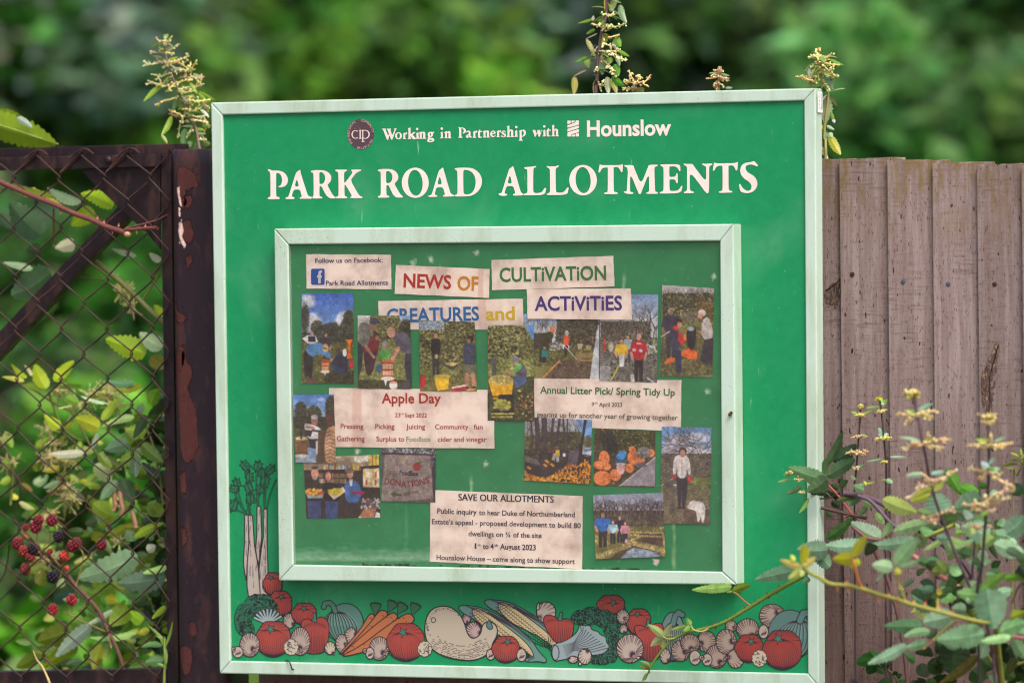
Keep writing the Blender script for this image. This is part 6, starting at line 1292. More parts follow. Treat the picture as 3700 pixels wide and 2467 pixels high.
def nettle(name, label, group, stem, rad, whorls, leaves, scol=(96, 76, 76), matt=False, extra=0):
    """stem: (x, y, d) list; whorls: (list of pixel polylines, d, size, colour); leaves: leaf_px argument lists"""
    b = stem[-1]; T = thing(name, label, 'nettle', tuple(U(b[0], b[1], b[2])), group)
    mb = MB(); stem_px(mb, stem, rad, scol); mb.build('stem', M_stem, T, smooth=True)
    for lines, d, size, col in whorls:
        mb = MB()
        for L in lines: tassel(mb, [U(x, y, d + rng.uniform(-.008, .012)) for x, y in L], size * (1.3 if not matt else 1.0), jitc(tuple(min(255, v * 1.05) for v in col), .06))
        mb.build('flower_tassel', M_flower, T, smooth=True)
    mb = MB()
    for a in leaves:
        a = a[:2] + (a[2] * .74,) + a[3:5] + (tuple(min(235, v * 1.2) for v in a[5]),) + a[6:]; leaf_px(mb, *a[:6], a[6] if len(a) > 6 else 0, serr=.16, n=8, broad=.36)
    if extra:
        P = curve3([U(x, y, d) for x, y, d in stem], 4)
        for _ in range(extra):
            k = rng.uniform(0, .55) * (len(P) - 1); p = P[int(k)]; a = rng.uniform(0, 6.28); L = rng.uniform(.012, .034); dv = Vector((math.cos(a), math.sin(a) * .7, rng.uniform(-.8, .3))).normalized()
            leaf(mb, p + dv * .004, p + dv * L, Vector((-math.sin(a), math.cos(a), .2)), L * rng.uniform(.22, .36), jitc(rng.choice([(130, 156, 84), (164, 170, 100), (176, 188, 150), (110, 140, 70)]), .12), serr=.14, n=6)
    if mb.v: mb.build('foliage', M_leafm if matt else M_leaf, T, smooth=True)
    return T
def auto_whorl(x, y, d, R, n, size, col, droop=.35, r=rng):
    out = []
    for i in range(n):
        s = -1 if i % 2 else 1; L = R * r.uniform(.6, 1.1); e = r.uniform(-.5, .25)
        out.append([(x, y + r.uniform(-5, 5)), (x + s * L * .5, y + L * (e * .4 + .02)), (x + s * L, y + L * (e * .6 + droop * .4))])
    return (out, d, size, col)

# ------------------------------------------------------------------ nettles behind the sign
def build_top_nettles():
    z = zo((480, 100), 3.409); D = -.16; Z = lambda *q: [z(*p) for p in q]
    y1, y2, p1 = FLW, (244, 224, 150), (246, 210, 176)
    lines = [Z((395,190),(340,185),(280,115)), Z((395,190),(400,150),(400,130)), Z((400,215),(440,170),(478,110)), Z((400,300),(300,315),(215,290)), Z((410,290),(490,260),(550,205)), Z((410,310),(470,320),(505,315)),
             Z((410,420),(270,440),(120,475)), Z((420,430),(340,410),(290,420)), Z((430,420),(560,400),(690,350)), Z((440,450),(540,430),(600,390)), Z((430,440),(400,480),(385,490)), Z((570,430),(640,480),(700,520)), Z((700,540),(740,480),(790,410)), Z((700,520),(705,470),(710,430)),
             Z((480,540),(600,520),(690,540)), Z((470,560),(340,600),(240,575)), Z((480,600),(430,620),(420,680)), Z((500,680),(400,720),(310,700),(180,655)), Z((510,700),(450,750),(410,795)), Z((520,690),(650,650),(740,640)), Z((560,620),(700,610),(880,605)), Z((700,580),(790,630),(860,620)), Z((720,720),(800,720),(875,690)), Z((760,740),(800,690),(840,665)),
             Z((560,760),(660,740),(750,730)), Z((580,860),(660,850),(760,860)), Z((560,850),(450,890),(350,920),(315,970)), Z((600,880),(640,930),(740,940)), Z((580,780),(640,800),(740,780)), Z((600,900),(700,890),(800,910),(960,885)),
             Z((650,1000),(740,1030),(850,980)), Z((650,1040),(720,1020),(620,1010)), Z((660,1060),(560,1090),(450,1060)), Z((600,1080),(480,1030)), Z((650,1060),(600,1140),(570,1250),(575,1340)), Z((700,1080),(800,1100),(900,1080)), Z((720,1130),(820,1150),(930,1170)), Z((640,1150),(700,1160)), Z((880,960),(930,1040)), Z((900,1250),(860,1330),(900,1400)), Z((740,1270),(690,1300),(660,1360)), Z((800,1380),(900,1380)), Z((860,900),(900,960),(940,990)), Z((800,860),(820,960)), Z((900,1150),(940,1240))]
    rng.shuffle(lines); w3 = [(lines[:18], D, .0030, y1), (lines[18:32], D + .01, .0030, y2), (lines[32:], D - .012, .0028, p1)]
    g1, g2, g3 = (122, 150, 48), (98, 132, 84), (142, 162, 120)
    lv = [(z(400,675), z(130,915), 26, D, D + .02, g1, .3), (z(480,1090), z(350,1330), 30, D, D + .02, g1), (z(350,1320), z(425,1430), 16, D + .02, D + .02, (150, 150, 96)), (z(650,1240), z(620,1480), 36, D, D, g2), (z(550,850), z(490,1020), 30, D, D, g2), (z(810,790), z(1020,900), 18, D, D, g1, .3), (z(810,800), z(900,900), 22, D, D, g1), (z(700,680), z(800,820), 20, D, D, g1),
          (z(400,280), z(500,220), 12, D, D, g3), (z(390,280), z(310,240), 12, D, D, (166, 176, 40)), (z(390,390), z(240,350), 12, D, D, g3), (z(450,390), z(560,360), 12, D, D, (160, 172, 50)), (z(640,950), z(560,1010), 18, D, D, g1), (z(830,1010), z(940,1110), 16, D, D, (190, 196, 176)), (z(740,1220), z(610,1215), 14, D, D, g3), (z(770,1250), z(880,1260), 20, D, D, (140, 166, 60)), (z(780,1310), z(900,1310), 16, D, D, g3), (z(720,1400), z(680,1480), 24, D, D, g3), (z(850,1200), z(960,1210), 30, D, D, (110, 130, 60)), (z(740,570), z(840,600), 12, D, D, g3), (z(580,480), z(690,400), 9, D, D, g3), (z(880,930), z(950,915), 20, D, D, g1), (z(840,1400), z(960,1440), 34, D, D, (90, 104, 60)), (z(760,1430), z(840,1500), 30, D, D, (80, 100, 66))]
    nettle('stinging_nettle', 'tall leaning nettle in thick cream flower behind the sign\'s upper corner beside the gate post', 'nettles behind the sign',
           [z(395,150) + (D,), z(410,370) + (D,), z(510,650) + (D,), z(600,890) + (D,), z(700,1090) + (D,), z(790,1300) + (D,), (735, 700, D), (750, 1300, D - .05), (755, 2300, D - .08)], (.0016, .0035), w3, lv, (134, 112, 104), False, 60)
    z = zo((2020, 0), 3.459); D = -.17; Z = lambda *q: [z(*p) for p in q]
    lines = [Z((600,190),(520,170)), Z((600,200),(690,190)), Z((590,340),(500,330),(420,300)), Z((610,350),(700,340),(830,300)), Z((610,370),(580,390)), Z((640,470),(750,435)), Z((600,560),(660,580),(700,570)), Z((560,640),(480,640)), Z((600,640),(700,640),(750,615)), Z((620,680),(720,710),(835,765)), Z((600,830),(660,870),(690,900)), Z((640,900),(720,960)), Z((560,1000),(510,1100)), Z((600,800),(640,830)), Z((470,840),(440,900)), Z((540,660),(530,780)), Z((500,1050),(530,1150)), Z((560,480),(540,600))]
    gy = (176, 168, 62)
    lv = [(z(590,150), z(570,-60), 24, D, D, (190, 178, 80)), (z(640,150), z(740,-40), 30, D, D, (176, 184, 136)), (z(760,60), z(840,300), 34, D, D, (118, 142, 108)), (z(800,150), z(850,290), 16, D, D, (150, 170, 140)), (z(430,240), z(235,295), 16, D, D, (120, 158, 50)), (z(450,250), z(560,250), 18, D, D, (120, 160, 56)), (z(420,260), z(430,195), 16, D, D, (196, 206, 170)), (z(450,370), z(340,430), 18, D, D, (116, 146, 52)), (z(340,490), z(460,740), 24, D, D, (170, 166, 110)), (z(480,420), z(330,490), 8, D, D, (170, 150, 130)),
          (z(590,420), z(540,600), 40, D, D, gy), (z(700,470), z(770,590), 40, D, D, (104, 150, 54)), (z(670,520), z(730,640), 22, D, D, (120, 146, 120)), (z(740,640), z(880,710), 20, D, D, (100, 150, 46)), (z(350,710), z(200,780), 18, D, D, (96, 150, 50)), (z(340,720), z(370,850), 34, D, D, (124, 150, 70)), (z(540,700), z(540,940), 44, D, D, (132, 158, 122)), (z(720,680), z(760,830), 24, D, D, (136, 160, 124)), (z(700,800), z(740,960), 36, D, D, (90, 146, 46)), (z(340,880), z(180,960), 10, D, D, (176, 150, 126)), (z(190,960), z(185,1190), 34, D, D, (160, 156, 84)), (z(660,960), z(830,1080), 36, D, D, (70, 128, 34)), (z(600,960), z(620,1180), 34, D, D, (184, 190, 156)), (z(650,980), z(720,1170), 34, D, D, (160, 160, 90)), (z(480,980), z(440,1190), 26, D, D, (160, 160, 96)), (z(620,720), z(640,800), 34, D, D, (150, 170, 90))]
    nettle('stinging_nettle', 'tallest purple-stemmed nettle rising above the middle of the sign\'s top edge', 'nettles behind the sign',
           [z(600,-90) + (D,), z(590,180) + (D,), z(530,420) + (D,), z(490,700) + (D,), z(470,1000) + (D,), z(460,1250) + (D,), (2160, 900, D), (2165, 2300, D)], (.0025, .0042), [(lines, D + .006, .0040, FLW)], lv, (116, 88, 92), False, 46)
    lines = [Z((960,1030),(900,960),(875,880)), Z((970,1030),(1000,980),(1000,940)), Z((970,1040),(900,1035),(810,1030)), Z((990,1040),(1080,1020),(1140,940)), Z((1000,1040),(1060,1060),(1110,1080)), Z((940,1100),(860,1110),(790,1100)), Z((960,950),(1040,975))]
    nettle('stinging_nettle', 'short forked nettle tip with peach tassels just right of the tallest nettle', 'nettles behind the sign', [z(985,1000) + (D,), z(960,1120) + (D,), (2310, 700, D), (2330, 2300, D)], (.0014, .0030), [(lines, D, .0042, (246, 212, 158))],
           [(z(950,1090), z(930,1050), 14, D, D, (190, 190, 190)), (z(980,1130), z(1070,1110), 24, D, D, (130, 146, 70)), (z(960,1120), z(1060,1150), 30, D, D, (150, 150, 90))], (140, 110, 96))
    lines = [Z((1990,890),(1930,880)), Z((1995,880),(2050,885)), Z((2000,870),(2000,830)), Z((1990,960),(1920,980),(1845,985)), Z((1990,950),(1920,930)), Z((2000,960),(2060,980),(2115,985)), Z((2000,1050),(1930,1060)), Z((2010,1050),(2060,1080)), Z((2000,1100),(1960,1120)), Z((2020,1000),(2080,1000))]
    nettle('stinging_nettle', 'smallest pink-tipped nettle peeping over the sign\'s top edge', 'nettles behind the sign', [z(1995,840) + (D,), z(1990,1000) + (D,), z(2000,1180) + (D,), (2610, 900, D), (2615, 2300, D)], (.0013, .0030), [(lines, D, .0042, (242, 208, 166))],
           [(z(1990,920), z(1870,920), 10, D, D, (140, 160, 110)), (z(2000,920), z(2135,950), 14, D, D, (130, 160, 110)), (z(1970,1060), z(1990,1000), 22, D, D, (180, 186, 150)), (z(2080,1100), z(2170,1100), 16, D, D, (160, 180, 150)), (z(2000,1080), z(1920,1080), 30, D, D, (170, 160, 96))], (150, 116, 96))
    z = zo((2800, 150), 3.484); D = -.16; Z = lambda *q: [z(*p) for p in q]
    lines = [Z((560,190),(540,130),(555,85)), Z((540,200),(510,150),(515,120)), Z((560,210),(480,190),(420,205)), Z((500,200),(450,170)), Z((580,200),(660,200),(715,145)), Z((560,240),(620,240),(680,225)), Z((560,260),(640,270),(700,290),(810,295)), Z((560,280),(500,290),(450,330)), Z((560,280),(560,340),(600,400)), Z((520,330),(480,380),(470,430)), Z((560,250),(500,260)), Z((480,460),(400,470),(280,445)), Z((460,490),(400,480),(360,440)), Z((600,380),(680,360),(740,345)), Z((650,400),(740,420),(790,455)), Z((690,430),(740,470)), Z((560,330),(500,400)), Z((600,300),(660,350)), Z((520,520),(450,560)), Z((600,500),(650,560)), Z((560,220),(600,270)), Z((540,420),(560,500)), Z((500,440),(520,520)), Z((660,560),(690,620))]
    lv = [(z(500,270), z(370,380), 16, D, D, (126, 150, 96)), (z(690,225), z(865,300), 18, D, D, (110, 150, 64)), (z(730,330), z(690,420), 22, D, D, (150, 170, 120)), (z(650,400), z(720,600), 40, D + .01, D, (122, 142, 116)), (z(430,340), z(430,470), 18, D, D, (196, 200, 180)), (z(560,440), z(640,540), 24, D, D, (150, 160, 130)), (z(640,590), z(600,640), 24, D, D, (100, 130, 40)), (z(640,690), z(630,1040), 62, D, D, (138, 150, 112)), (z(700,890), z(740,1030), 18, D, D, (90, 130, 50)), (z(735,980), z(745,1030), 18, D, D, (206, 212, 206)), (z(600,1050), z(610,1110), 22, D, D, (180, 176, 40)), (z(650,1060), z(750,1115), 16, D, D, (160, 180, 150)), (z(640,1130), z(620,1290), 36, D, D, (120, 142, 104)), (z(680,1150), z(720,1210), 30, D, D, (150, 170, 130)), (z(690,1190), z(830,1430), 44, D, D, (160, 160, 60)), (z(600,1330), z(670,1480), 22, D, D, (190, 176, 150)), (z(590,1120), z(600,1400), 26, D, D, (112, 124, 70)), (z(480,480), z(440,560), 24, D, D, (150, 150, 100))]
    nettle('stinging_nettle', 'bushy yellow-headed nettle behind the sign\'s upper corner beside the fence', 'nettles behind the sign',
           [z(550,110) + (D,), z(570,300) + (D,), z(590,520) + (D,), z(670,650) + (D,), z(650,900) + (D,), z(620,1200) + (D,), (2985, 700, D), (2990, 2300, D)], (.0016, .0036), [(lines, D + .004, .0040, (250, 226, 160))], lv, (150, 146, 90), False, 40)
build_top_nettles()

# ================================================================== brambles behind the gate
def berry(name, c, r, col, parent, rr):
    mb = MB(); n = 30
    for i in range(n):
        y = 1 - 2 * (i + .5) / n; a = i * 2.39996; q = math.sqrt(1 - y * y)
        mb.ball(c + Vector((r * .78 * q * math.cos(a), r * .78 * q * math.sin(a), r * .88 * y)), r * .30, jitc(col, .25, rr), 7, 5)
    mb.ball(c, r * .74, tuple(v * .3 for v in col), 8, 5)  # dark core: shade between the drupelets put into the colour
    for i in range(5): a = i * 1.26; mb.tube([c + Vector((0, 0, r * .8)), c + Vector((r * .6 * math.cos(a), r * .6 * math.sin(a), r * 1.15))], [r * .16, r * .04], 4, (150, 140, 96))
    return mb.build(name, M_berry, parent, smooth=True)
M_berry = attr_mat('berry_skin', .4, .4)
BG = (70, 108, 72); YG = (150, 172, 46); MG = (108, 144, 52); PG = (140, 164, 144); DKG = (58, 86, 66)
def thorn(mb, p, dirv, L, col): 
    q = Vector(dirv).normalized(); mb.tube([p, p + q * L * .5, p + q * L], [L * .28, L * .14, L * .02], 5, col)
def build_left():
    D0 = GD - .06
    B = thing('bramble_bush', 'bramble with red and black berries growing behind the chain-link gate', 'bramble', tuple(U(430, 2460, D0 - .1)))
    z7 = zo((0, 380), 1.704); z6 = zo((0, 1250), 2.614); zb = zo((0, 1750), 2.1875)
    mb = MB(); P = lambda f, pts, d: [f(x, y) + (d,) for x, y in pts]
    stem_px(mb, P(z7, [(565,945),(700,1050),(830,1170),(930,1270),(1010,1340)], D0), .0055, (112, 118, 66)); stem_px(mb, P(z7, [(470,1055),(560,1065),(640,1075)], D0), .0016, (100, 100, 60)); stem_px(mb, P(z7, [(870,1210),(930,1120),(990,1030)], D0), .002, (120, 120, 60))
    stem_px(mb, P(zb, [(230,430),(340,530),(480,650),(600,800),(700,900),(790,1010),(850,1150),(930,1310),(980,1480),(1000,1700)], D0 + .015), .0042, (104, 74, 60))
    for pts in ([(340,530),(300,450),(290,360)], [(300,480),(230,400),(160,360)], [(480,650),(400,560),(350,520)], [(500,660),(470,740),(440,735)], [(480,640),(520,600)], [(330,520),(380,440),(400,370)], [(380,560),(290,620),(230,660)], [(340,520),(260,560),(200,540)], [(600,800),(660,560),(590,480)], [(690,900),(610,1040),(500,1000)], [(570,1020),(568,920)], [(720,560),(800,480)], [(850,1150),(880,1290)], [(830,1160),(700,1100),(600,1060)]): stem_px(mb, P(zb, pts, D0 + .02), .0013, (150, 130, 84))
    for pts in ([(150,330),(330,420),(540,560),(700,650),(860,950),(1080,1200),(1250,1500)], [(1370,760),(1440,920),(1500,1200),(1540,1500)], [(460,450),(600,780),(780,900)], [(0,900),(120,1100),(100,1500)]): stem_px(mb, P(z6, pts, D0 - .06), .0024, (110, 112, 66))
    for x, y in ((640,1010),(700,1075),(760,1100),(840,1200),(900,1230)): thorn(mb, U(*z7(x, y), D0), (rng.uniform(-1, 1), -.4, rng.uniform(-.2, 1)), .006, (150, 110, 70))
    mb.build('cane', M_stem, B, smooth=True)
    lv = MB()
    def lf(f, b, t, wd, col, d=0., tilt=0., **k):
        col = tuple(min(228, v * q) for v, q in zip(col, (1.26, 1.24, 1.1))); leaf_px(lv, f(*b), f(*t), wd / {z7: 1.704, z6: 2.614, zb: 2.1875}[f], D0 + d, D0 + d + rng.uniform(-.02, .02), jitc(col), tilt, **k)
    for a in ((z7,(330,560),(30,480),60,YG,0,.9),(z7,(500,600),(290,510),70,PG,.0,.7),(z7,(380,620),(200,510),50,(180,190,60),-.01,.8),(z7,(700,620),(500,545),110,YG,-.02),(z7,(580,650),(440,740),120,(150,176,44),-.02),(z7,(260,800),(60,600),200,DKG,-.05),(z7,(250,880),(160,900),80,(54,70,50),-.05),(z7,(460,850),(340,880),90,(200,196,170),0),(z7,(200,1010),(20,970),50,PG,0,.6),(z7,(310,1030),(70,1170),220,(66,96,70),-.03),(z7,(840,930),(690,885),40,PG,0,.5),(z7,(990,960),(920,910),50,(170,190,176),0),(z7,(900,1530),(650,1440),150,(140,170,40),-.02),(z7,(1000,1490),(860,1400),110,PG,0),(z7,(1000,1300),(950,1230),60,YG,-.03),
        (z6,(440,400),(330,170),150,(150,170,44),-.02),(z6,(440,400),(210,370),80,(120,150,60),-.02),(z6,(510,330),(700,135),120,(164,182,50),-.02),(z6,(250,300),(110,170),60,YG,0),(z6,(230,330),(20,290),50,(200,200,90),0),(z6,(300,280),(230,180),40,(206,206,150),0),(z6,(560,400),(780,370),50,MG,0,.5),(z6,(620,480),(750,540),110,MG,-.02),(z6,(1270,340),(990,330),80,(92,128,100),0,.3),(z6,(1340,370),(1080,420),70,(124,128,40),-.01,.6),(z6,(1420,100),(1540,220),150,(128,130,60),-.04),(z6,(1000,540),(760,470),40,PG,0,.6),(z6,(960,700),(1110,490),90,(140,164,60),-.02),(z6,(940,770),(710,680),170,(150,170,50),0),(z6,(560,770),(420,650),120,(140,168,46),0),(z6,(600,770),(700,720),60,(160,176,70),0),(z6,(1270,670),(960,760),80,(150,180,130),-.01,.3),(z6,(1420,560),(1500,400),140,(110,160,50),-.04),(z6,(1380,650),(1260,870),100,DKG,-.01),(z6,(1220,910),(990,980),150,(92,124,108),0),(z6,(920,820),(860,970),50,(130,150,140),0),(z6,(810,1000),(460,1020),80,(170,190,180),0,.4),(z6,(800,1040),(560,1040),60,(110,140,60),-.01),(z6,(930,1010),(1060,1150),100,(90,110,30),0),(z6,(1000,1040),(1150,1170),110,(76,96,36),-.01),(z6,(900,1110),(1050,1290),160,(150,164,130),-.02),(z6,(1290,1040),(1280,1240),110,(58,84,66),0),(z6,(1340,920),(1540,1100),140,(70,98,40),-.03),(z6,(1110,1270),(950,1450),110,(110,140,120),0),(z6,(1150,1260),(1260,1480),170,(70,96,76),0),(z6,(880,1480),(1060,1600),170,(110,140,40),-.03),(z6,(760,1270),(830,1290),60,(190,196,60),-.04),(z6,(560,1280),(410,1340),60,PG,-.05),(z6,(950,1330),(800,1310),70,(120,150,50),-.04),(z6,(180,1470),(330,1540),60,(180,190,140),-.04),(z6,(60,850),(120,960),70,(130,160,70),-.06),(z6,(30,1080),(160,1130),80,(130,160,70),-.06),(z6,(100,1240),(0,1300),80,(140,160,60),-.06),(z6,(200,1300),(310,1370),60,(124,110,60),-.06),(z6,(560,1140),(400,1180),70,(150,150,70),-.05),(z6,(100,1400),(180,1440),60,(190,180,60),-.06),
        (zb,(1090,560),(620,740),230,(120,150,136),.0),(zb,(1310,720),(930,780),190,(96,124,112),-.01),(zb,(1320,650),(1130,700),60,(150,190,120),0,.3),(zb,(890,990),(680,1110),50,(150,172,160),.01),(zb,(720,1110),(440,1360),130,(140,164,156),.0),(zb,(560,1150),(300,1240),200,(104,120,40),-.03),(zb,(590,1280),(350,1440),120,(130,140,40),-.04),(zb,(280,1360),(130,1440),120,(96,112,40),-.04),(zb,(1090,1160),(710,1210),60,(150,186,120),0,.5),(zb,(1100,1150),(960,1200),50,(180,180,60),-.02),(zb,(900,800),(720,860),110,(110,150,50),-.03),(zb,(880,780),(980,830),90,(130,160,60),-.04),(zb,(830,900),(930,920),90,(196,186,60),-.05),(zb,(1000,950),(870,1110),180,(110,140,44),-.05),(zb,(1310,960),(1200,1060),50,(150,176,60),-.02),(zb,(1130,1080),(1010,1000),110,(140,190,60),-.05),(zb,(1180,1140),(1080,1180),60,(200,196,70),-.05),(zb,(1290,1390),(1150,1400),90,(120,160,120),-.02),(zb,(800,1260),(740,1470),100,(120,130,40),-.06),(zb,(850,1290),(820,1390),60,(120,140,60),-.01),(zb,(1280,1270),(1110,1280),50,(130,170,120),-.01),(zb,(1060,420),(1300,300),70,(140,170,60),-.05),(zb,(780,330),(920,260),60,(150,170,60),-.05),(zb,(760,140),(900,240),120,(120,150,40),-.04),(zb,(1170,140),(1290,250),130,(90,110,40),-.05),(zb,(1160,520),(1230,480),80,(190,210,190),-.06),(zb,(1000,330),(840,400),80,(140,160,60),-.06)): lf(*a)
    r = random.Random(31)
    for _ in range(520):                                                     # leaves deeper in the thicket
        x = r.uniform(90, 640); y = r.uniform(1480, 2440)
        if x < 330 and r.random() < .72 or (x < 420 and y < 1600 and r.random() < .8): continue
        a = r.uniform(0, 6.28); L = r.uniform(26, 84); d = -r.uniform(.03, .5)
        leaf_px(lv, (x, y), (x + L * math.cos(a), y + L * .7 * math.sin(a)), L * r.uniform(.4, .7), D0 + d, D0 + d + r.uniform(-.03, .03), jitc(r.choice([(128,164,52),(156,180,62),(104,144,52),(76,106,48),(176,186,86),(136,160,112),(60,86,48),(146,172,56)]), .15, r), r.uniform(-.8, .8), n=6)
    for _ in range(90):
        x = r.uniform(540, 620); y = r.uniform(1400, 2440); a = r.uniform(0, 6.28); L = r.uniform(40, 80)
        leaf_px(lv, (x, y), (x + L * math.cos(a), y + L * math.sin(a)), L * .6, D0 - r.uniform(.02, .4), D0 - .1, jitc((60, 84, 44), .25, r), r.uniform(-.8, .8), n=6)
    lv.build('foliage', M_leaf, B, smooth=True)
    for f, x, y, R in ((z6,450,790,60),(z6,500,930,55),(z6,540,1060,90),(z6,620,1080,80),(z6,430,1040,60),(z6,570,420,50),(z6,700,560,50),(z6,1010,450,60),(z6,860,460,50),(z6,590,1340,70),(z6,60,880,50),(z6,80,1100,60),(z6,660,1420,60),(z6,1090,560,40),(z7,790,1230,50),(z7,760,1150,40),(zb,560,110,40),(zb,380,250,40),(zb,920,440,40),(zb,370,600,40)):
        fl = MB()
        for L in auto_whorl(*f(x, y), 0, R / 2.2, 5, 0, 0, .2, r)[0]: tassel(fl, [U(a, b, D0 - .10 + r.uniform(-.06, .05)) for a, b in L], .0036, jitc((246, 234, 170), .1, r))
        fl.build('flower_tassel', M_flower, B, smooth=True)
    for pts in ([(910,60),(905,130),(915,160),(900,200)], [(945,40),(955,130),(970,190),(960,250)], [(1040,200),(1060,270),(1075,340)]):
        dr = MB(); dr.tube(curve3([U(*zb(x, y), D0) for x, y in pts]), .0045, 5, (170, 128, 104)); dr.build('dry_husk', M_stem, B, smooth=True)
    RED = (122, 30, 44); ORD = (138, 46, 44); BLK = (32, 23, 38)
    rr = random.Random(8)
    for x, y, rad, c in ((304,282,34,RED),(284,336,40,RED),(412,282,38,RED),(466,410,38,BLK),(138,466,38,RED),(186,525,36,ORD),(262,510,36,BLK),(240,570,34,ORD),(200,668,36,(120,34,40)),(568,488,36,RED),(608,464,34,RED),(508,566,34,(186,60,50)),(802,474,36,RED),(416,730,40,BLK),(568,910,36,(150,40,56)),(418,988,36,(150,36,40)),(202,340,24,ORD),(194,412,18,(196,106,76)),(394,530,20,ORD),(530,660,18,(196,86,66))):
        berry('blackberry', U(*zb(x, y), D0 + .03), rad / 2.1875 * MPP * 1.3, c, B, rr)
    # red cane poking through the wire, in front of it
    C = thing('bramble_cane', 'cut reddish bramble cane poking through the upper wire mesh', 'bramble', tuple(U(20, 660, GD + .03)))
    mb = MB(); d = GD + .022
    stem_px(mb, [(-160, 590, d), (-40, 640, d), z7(60, 500) + (d,), z7(200, 560) + (d,), z7(330, 610) + (d,), z7(450, 665) + (d,), z7(560, 705) + (d,), z7(660, 750) + (d,), z7(740, 775) + (d,), z7(790, 795) + (d,)], .0056, (106, 62, 58)); 
    stem_px(mb, [z7(770, 765) + (d + .002,), z7(830, 765) + (d,), z7(900, 758) + (d,), z7(970, 755) + (d,)], .0036, (106, 60, 56)); stem_px(mb, [z7(780, 755) + (d - .004,), z7(870, 735) + (d - .01,), z7(960, 710) + (d - .02,), z7(1040, 670) + (d - .03,)], .0019, (96, 66, 62))
    stem_px(mb, [z7(330, 640) + (d - .004,), z7(330, 750) + (d - .02,), z7(330, 870) + (d - .03,)], .0019, (110, 66, 56)); mb.ball(U(*z7(785, 795), d), .0075, (190, 150, 120), 8, 5, (1, 1, .8))
    for x, y, s in ((370, 650, 1), (365, 620, -1), (520, 690, 1), (600, 700, -1), (730, 745, -1), (690, 770, 1), (640, 725, -1), (290, 580, -1), (895, 750, -1), (840, 770, 1)): thorn(mb, U(*z7(x, y), d), (.3, -.3, -s), .0085, (176, 110, 84))
    mb.build('stalk', M_stem, C, smooth=True)
    # leaf over the gate's top corner
    T = thing('bramble_spray', 'bright yellow-green bramble leaf standing above the gate\'s top rail', 'bramble', tuple(U(-60, 500, D0)))
    mb = MB(); leaf_px(mb, (-70, 440), (208, 520), 118, D0 + .03, D0 + .02, (142, 172, 40), .35, n=12, fold=.35); leaf_px(mb, (-60, 420), (70, 412), 60, D0 + .02, D0, (150, 178, 50), .6, n=8); leaf_px(mb, (60, 425), (118, 462), 26, D0 + .035, D0 + .03, (186, 206, 186), .3, n=6); leaf_px(mb, (-160, 540), (-70, 470), 90, D0, D0, (120, 150, 40))
    mb.build('foliage', M_leaf, T, smooth=True); mb = MB(); stem_px(mb, [(208, 520, D0 + .02), (180, 512, D0 + .02), (-70, 440, D0 + .028), (-200, 500, D0), (-260, 700, D0 - .05), (-280, 2460, D0 - .05)], .0016, (130, 150, 70)); mb.build('stalk', M_stem, T, smooth=True)
    # dry grass blade and a green shoot in front of the gate's foot
    g = MB(); g.tube(curve3([U(*zb(x, y), GD + .05) for x, y in ((262,1308),(290,1380),(330,1430),(370,1510),(395,1580),(420,1700))]), [.0008 + .0001 * i for i in range(21)], 5, (206, 180, 130))
    tag(g.build('dry_grass_stem', M_stem, smooth=True), 'dry straw-coloured grass stem in front of the gate\'s bottom rail', 'grass stem')
    S = thing('goosegrass_shoot', 'slender green weed shoot at the foot of the gate beside the post', 'weed', tuple(U(*zb(1295, 1700), GD + .03)))
    mb = MB(); stem_px(mb, [zb(x, y) + (GD + .03,) for x, y in ((1300,1200),(1300,1290),(1308,1400),(1300,1480),(1295,1700))], .0026, (120, 146, 70)); mb.build('stem', M_stem, S, smooth=True); mb = MB()
    for b, t, wd in (((1300,1290),(1365,1075),22),((1300,1230),(1165,1105),24),((1300,1280),(1260,1210),16),((1310,1290),(1315,1420),22),((1305,1440),(1240,1410),26),((1300,1250),(1230,1190),18)): leaf_px(mb, zb(*b), zb(*t), wd / 2.1, GD + .03, GD + .035, jitc((124, 156, 66)), n=6, serr=0)
    mb.build('foliage', M_leaf, S, smooth=True)
build_left()

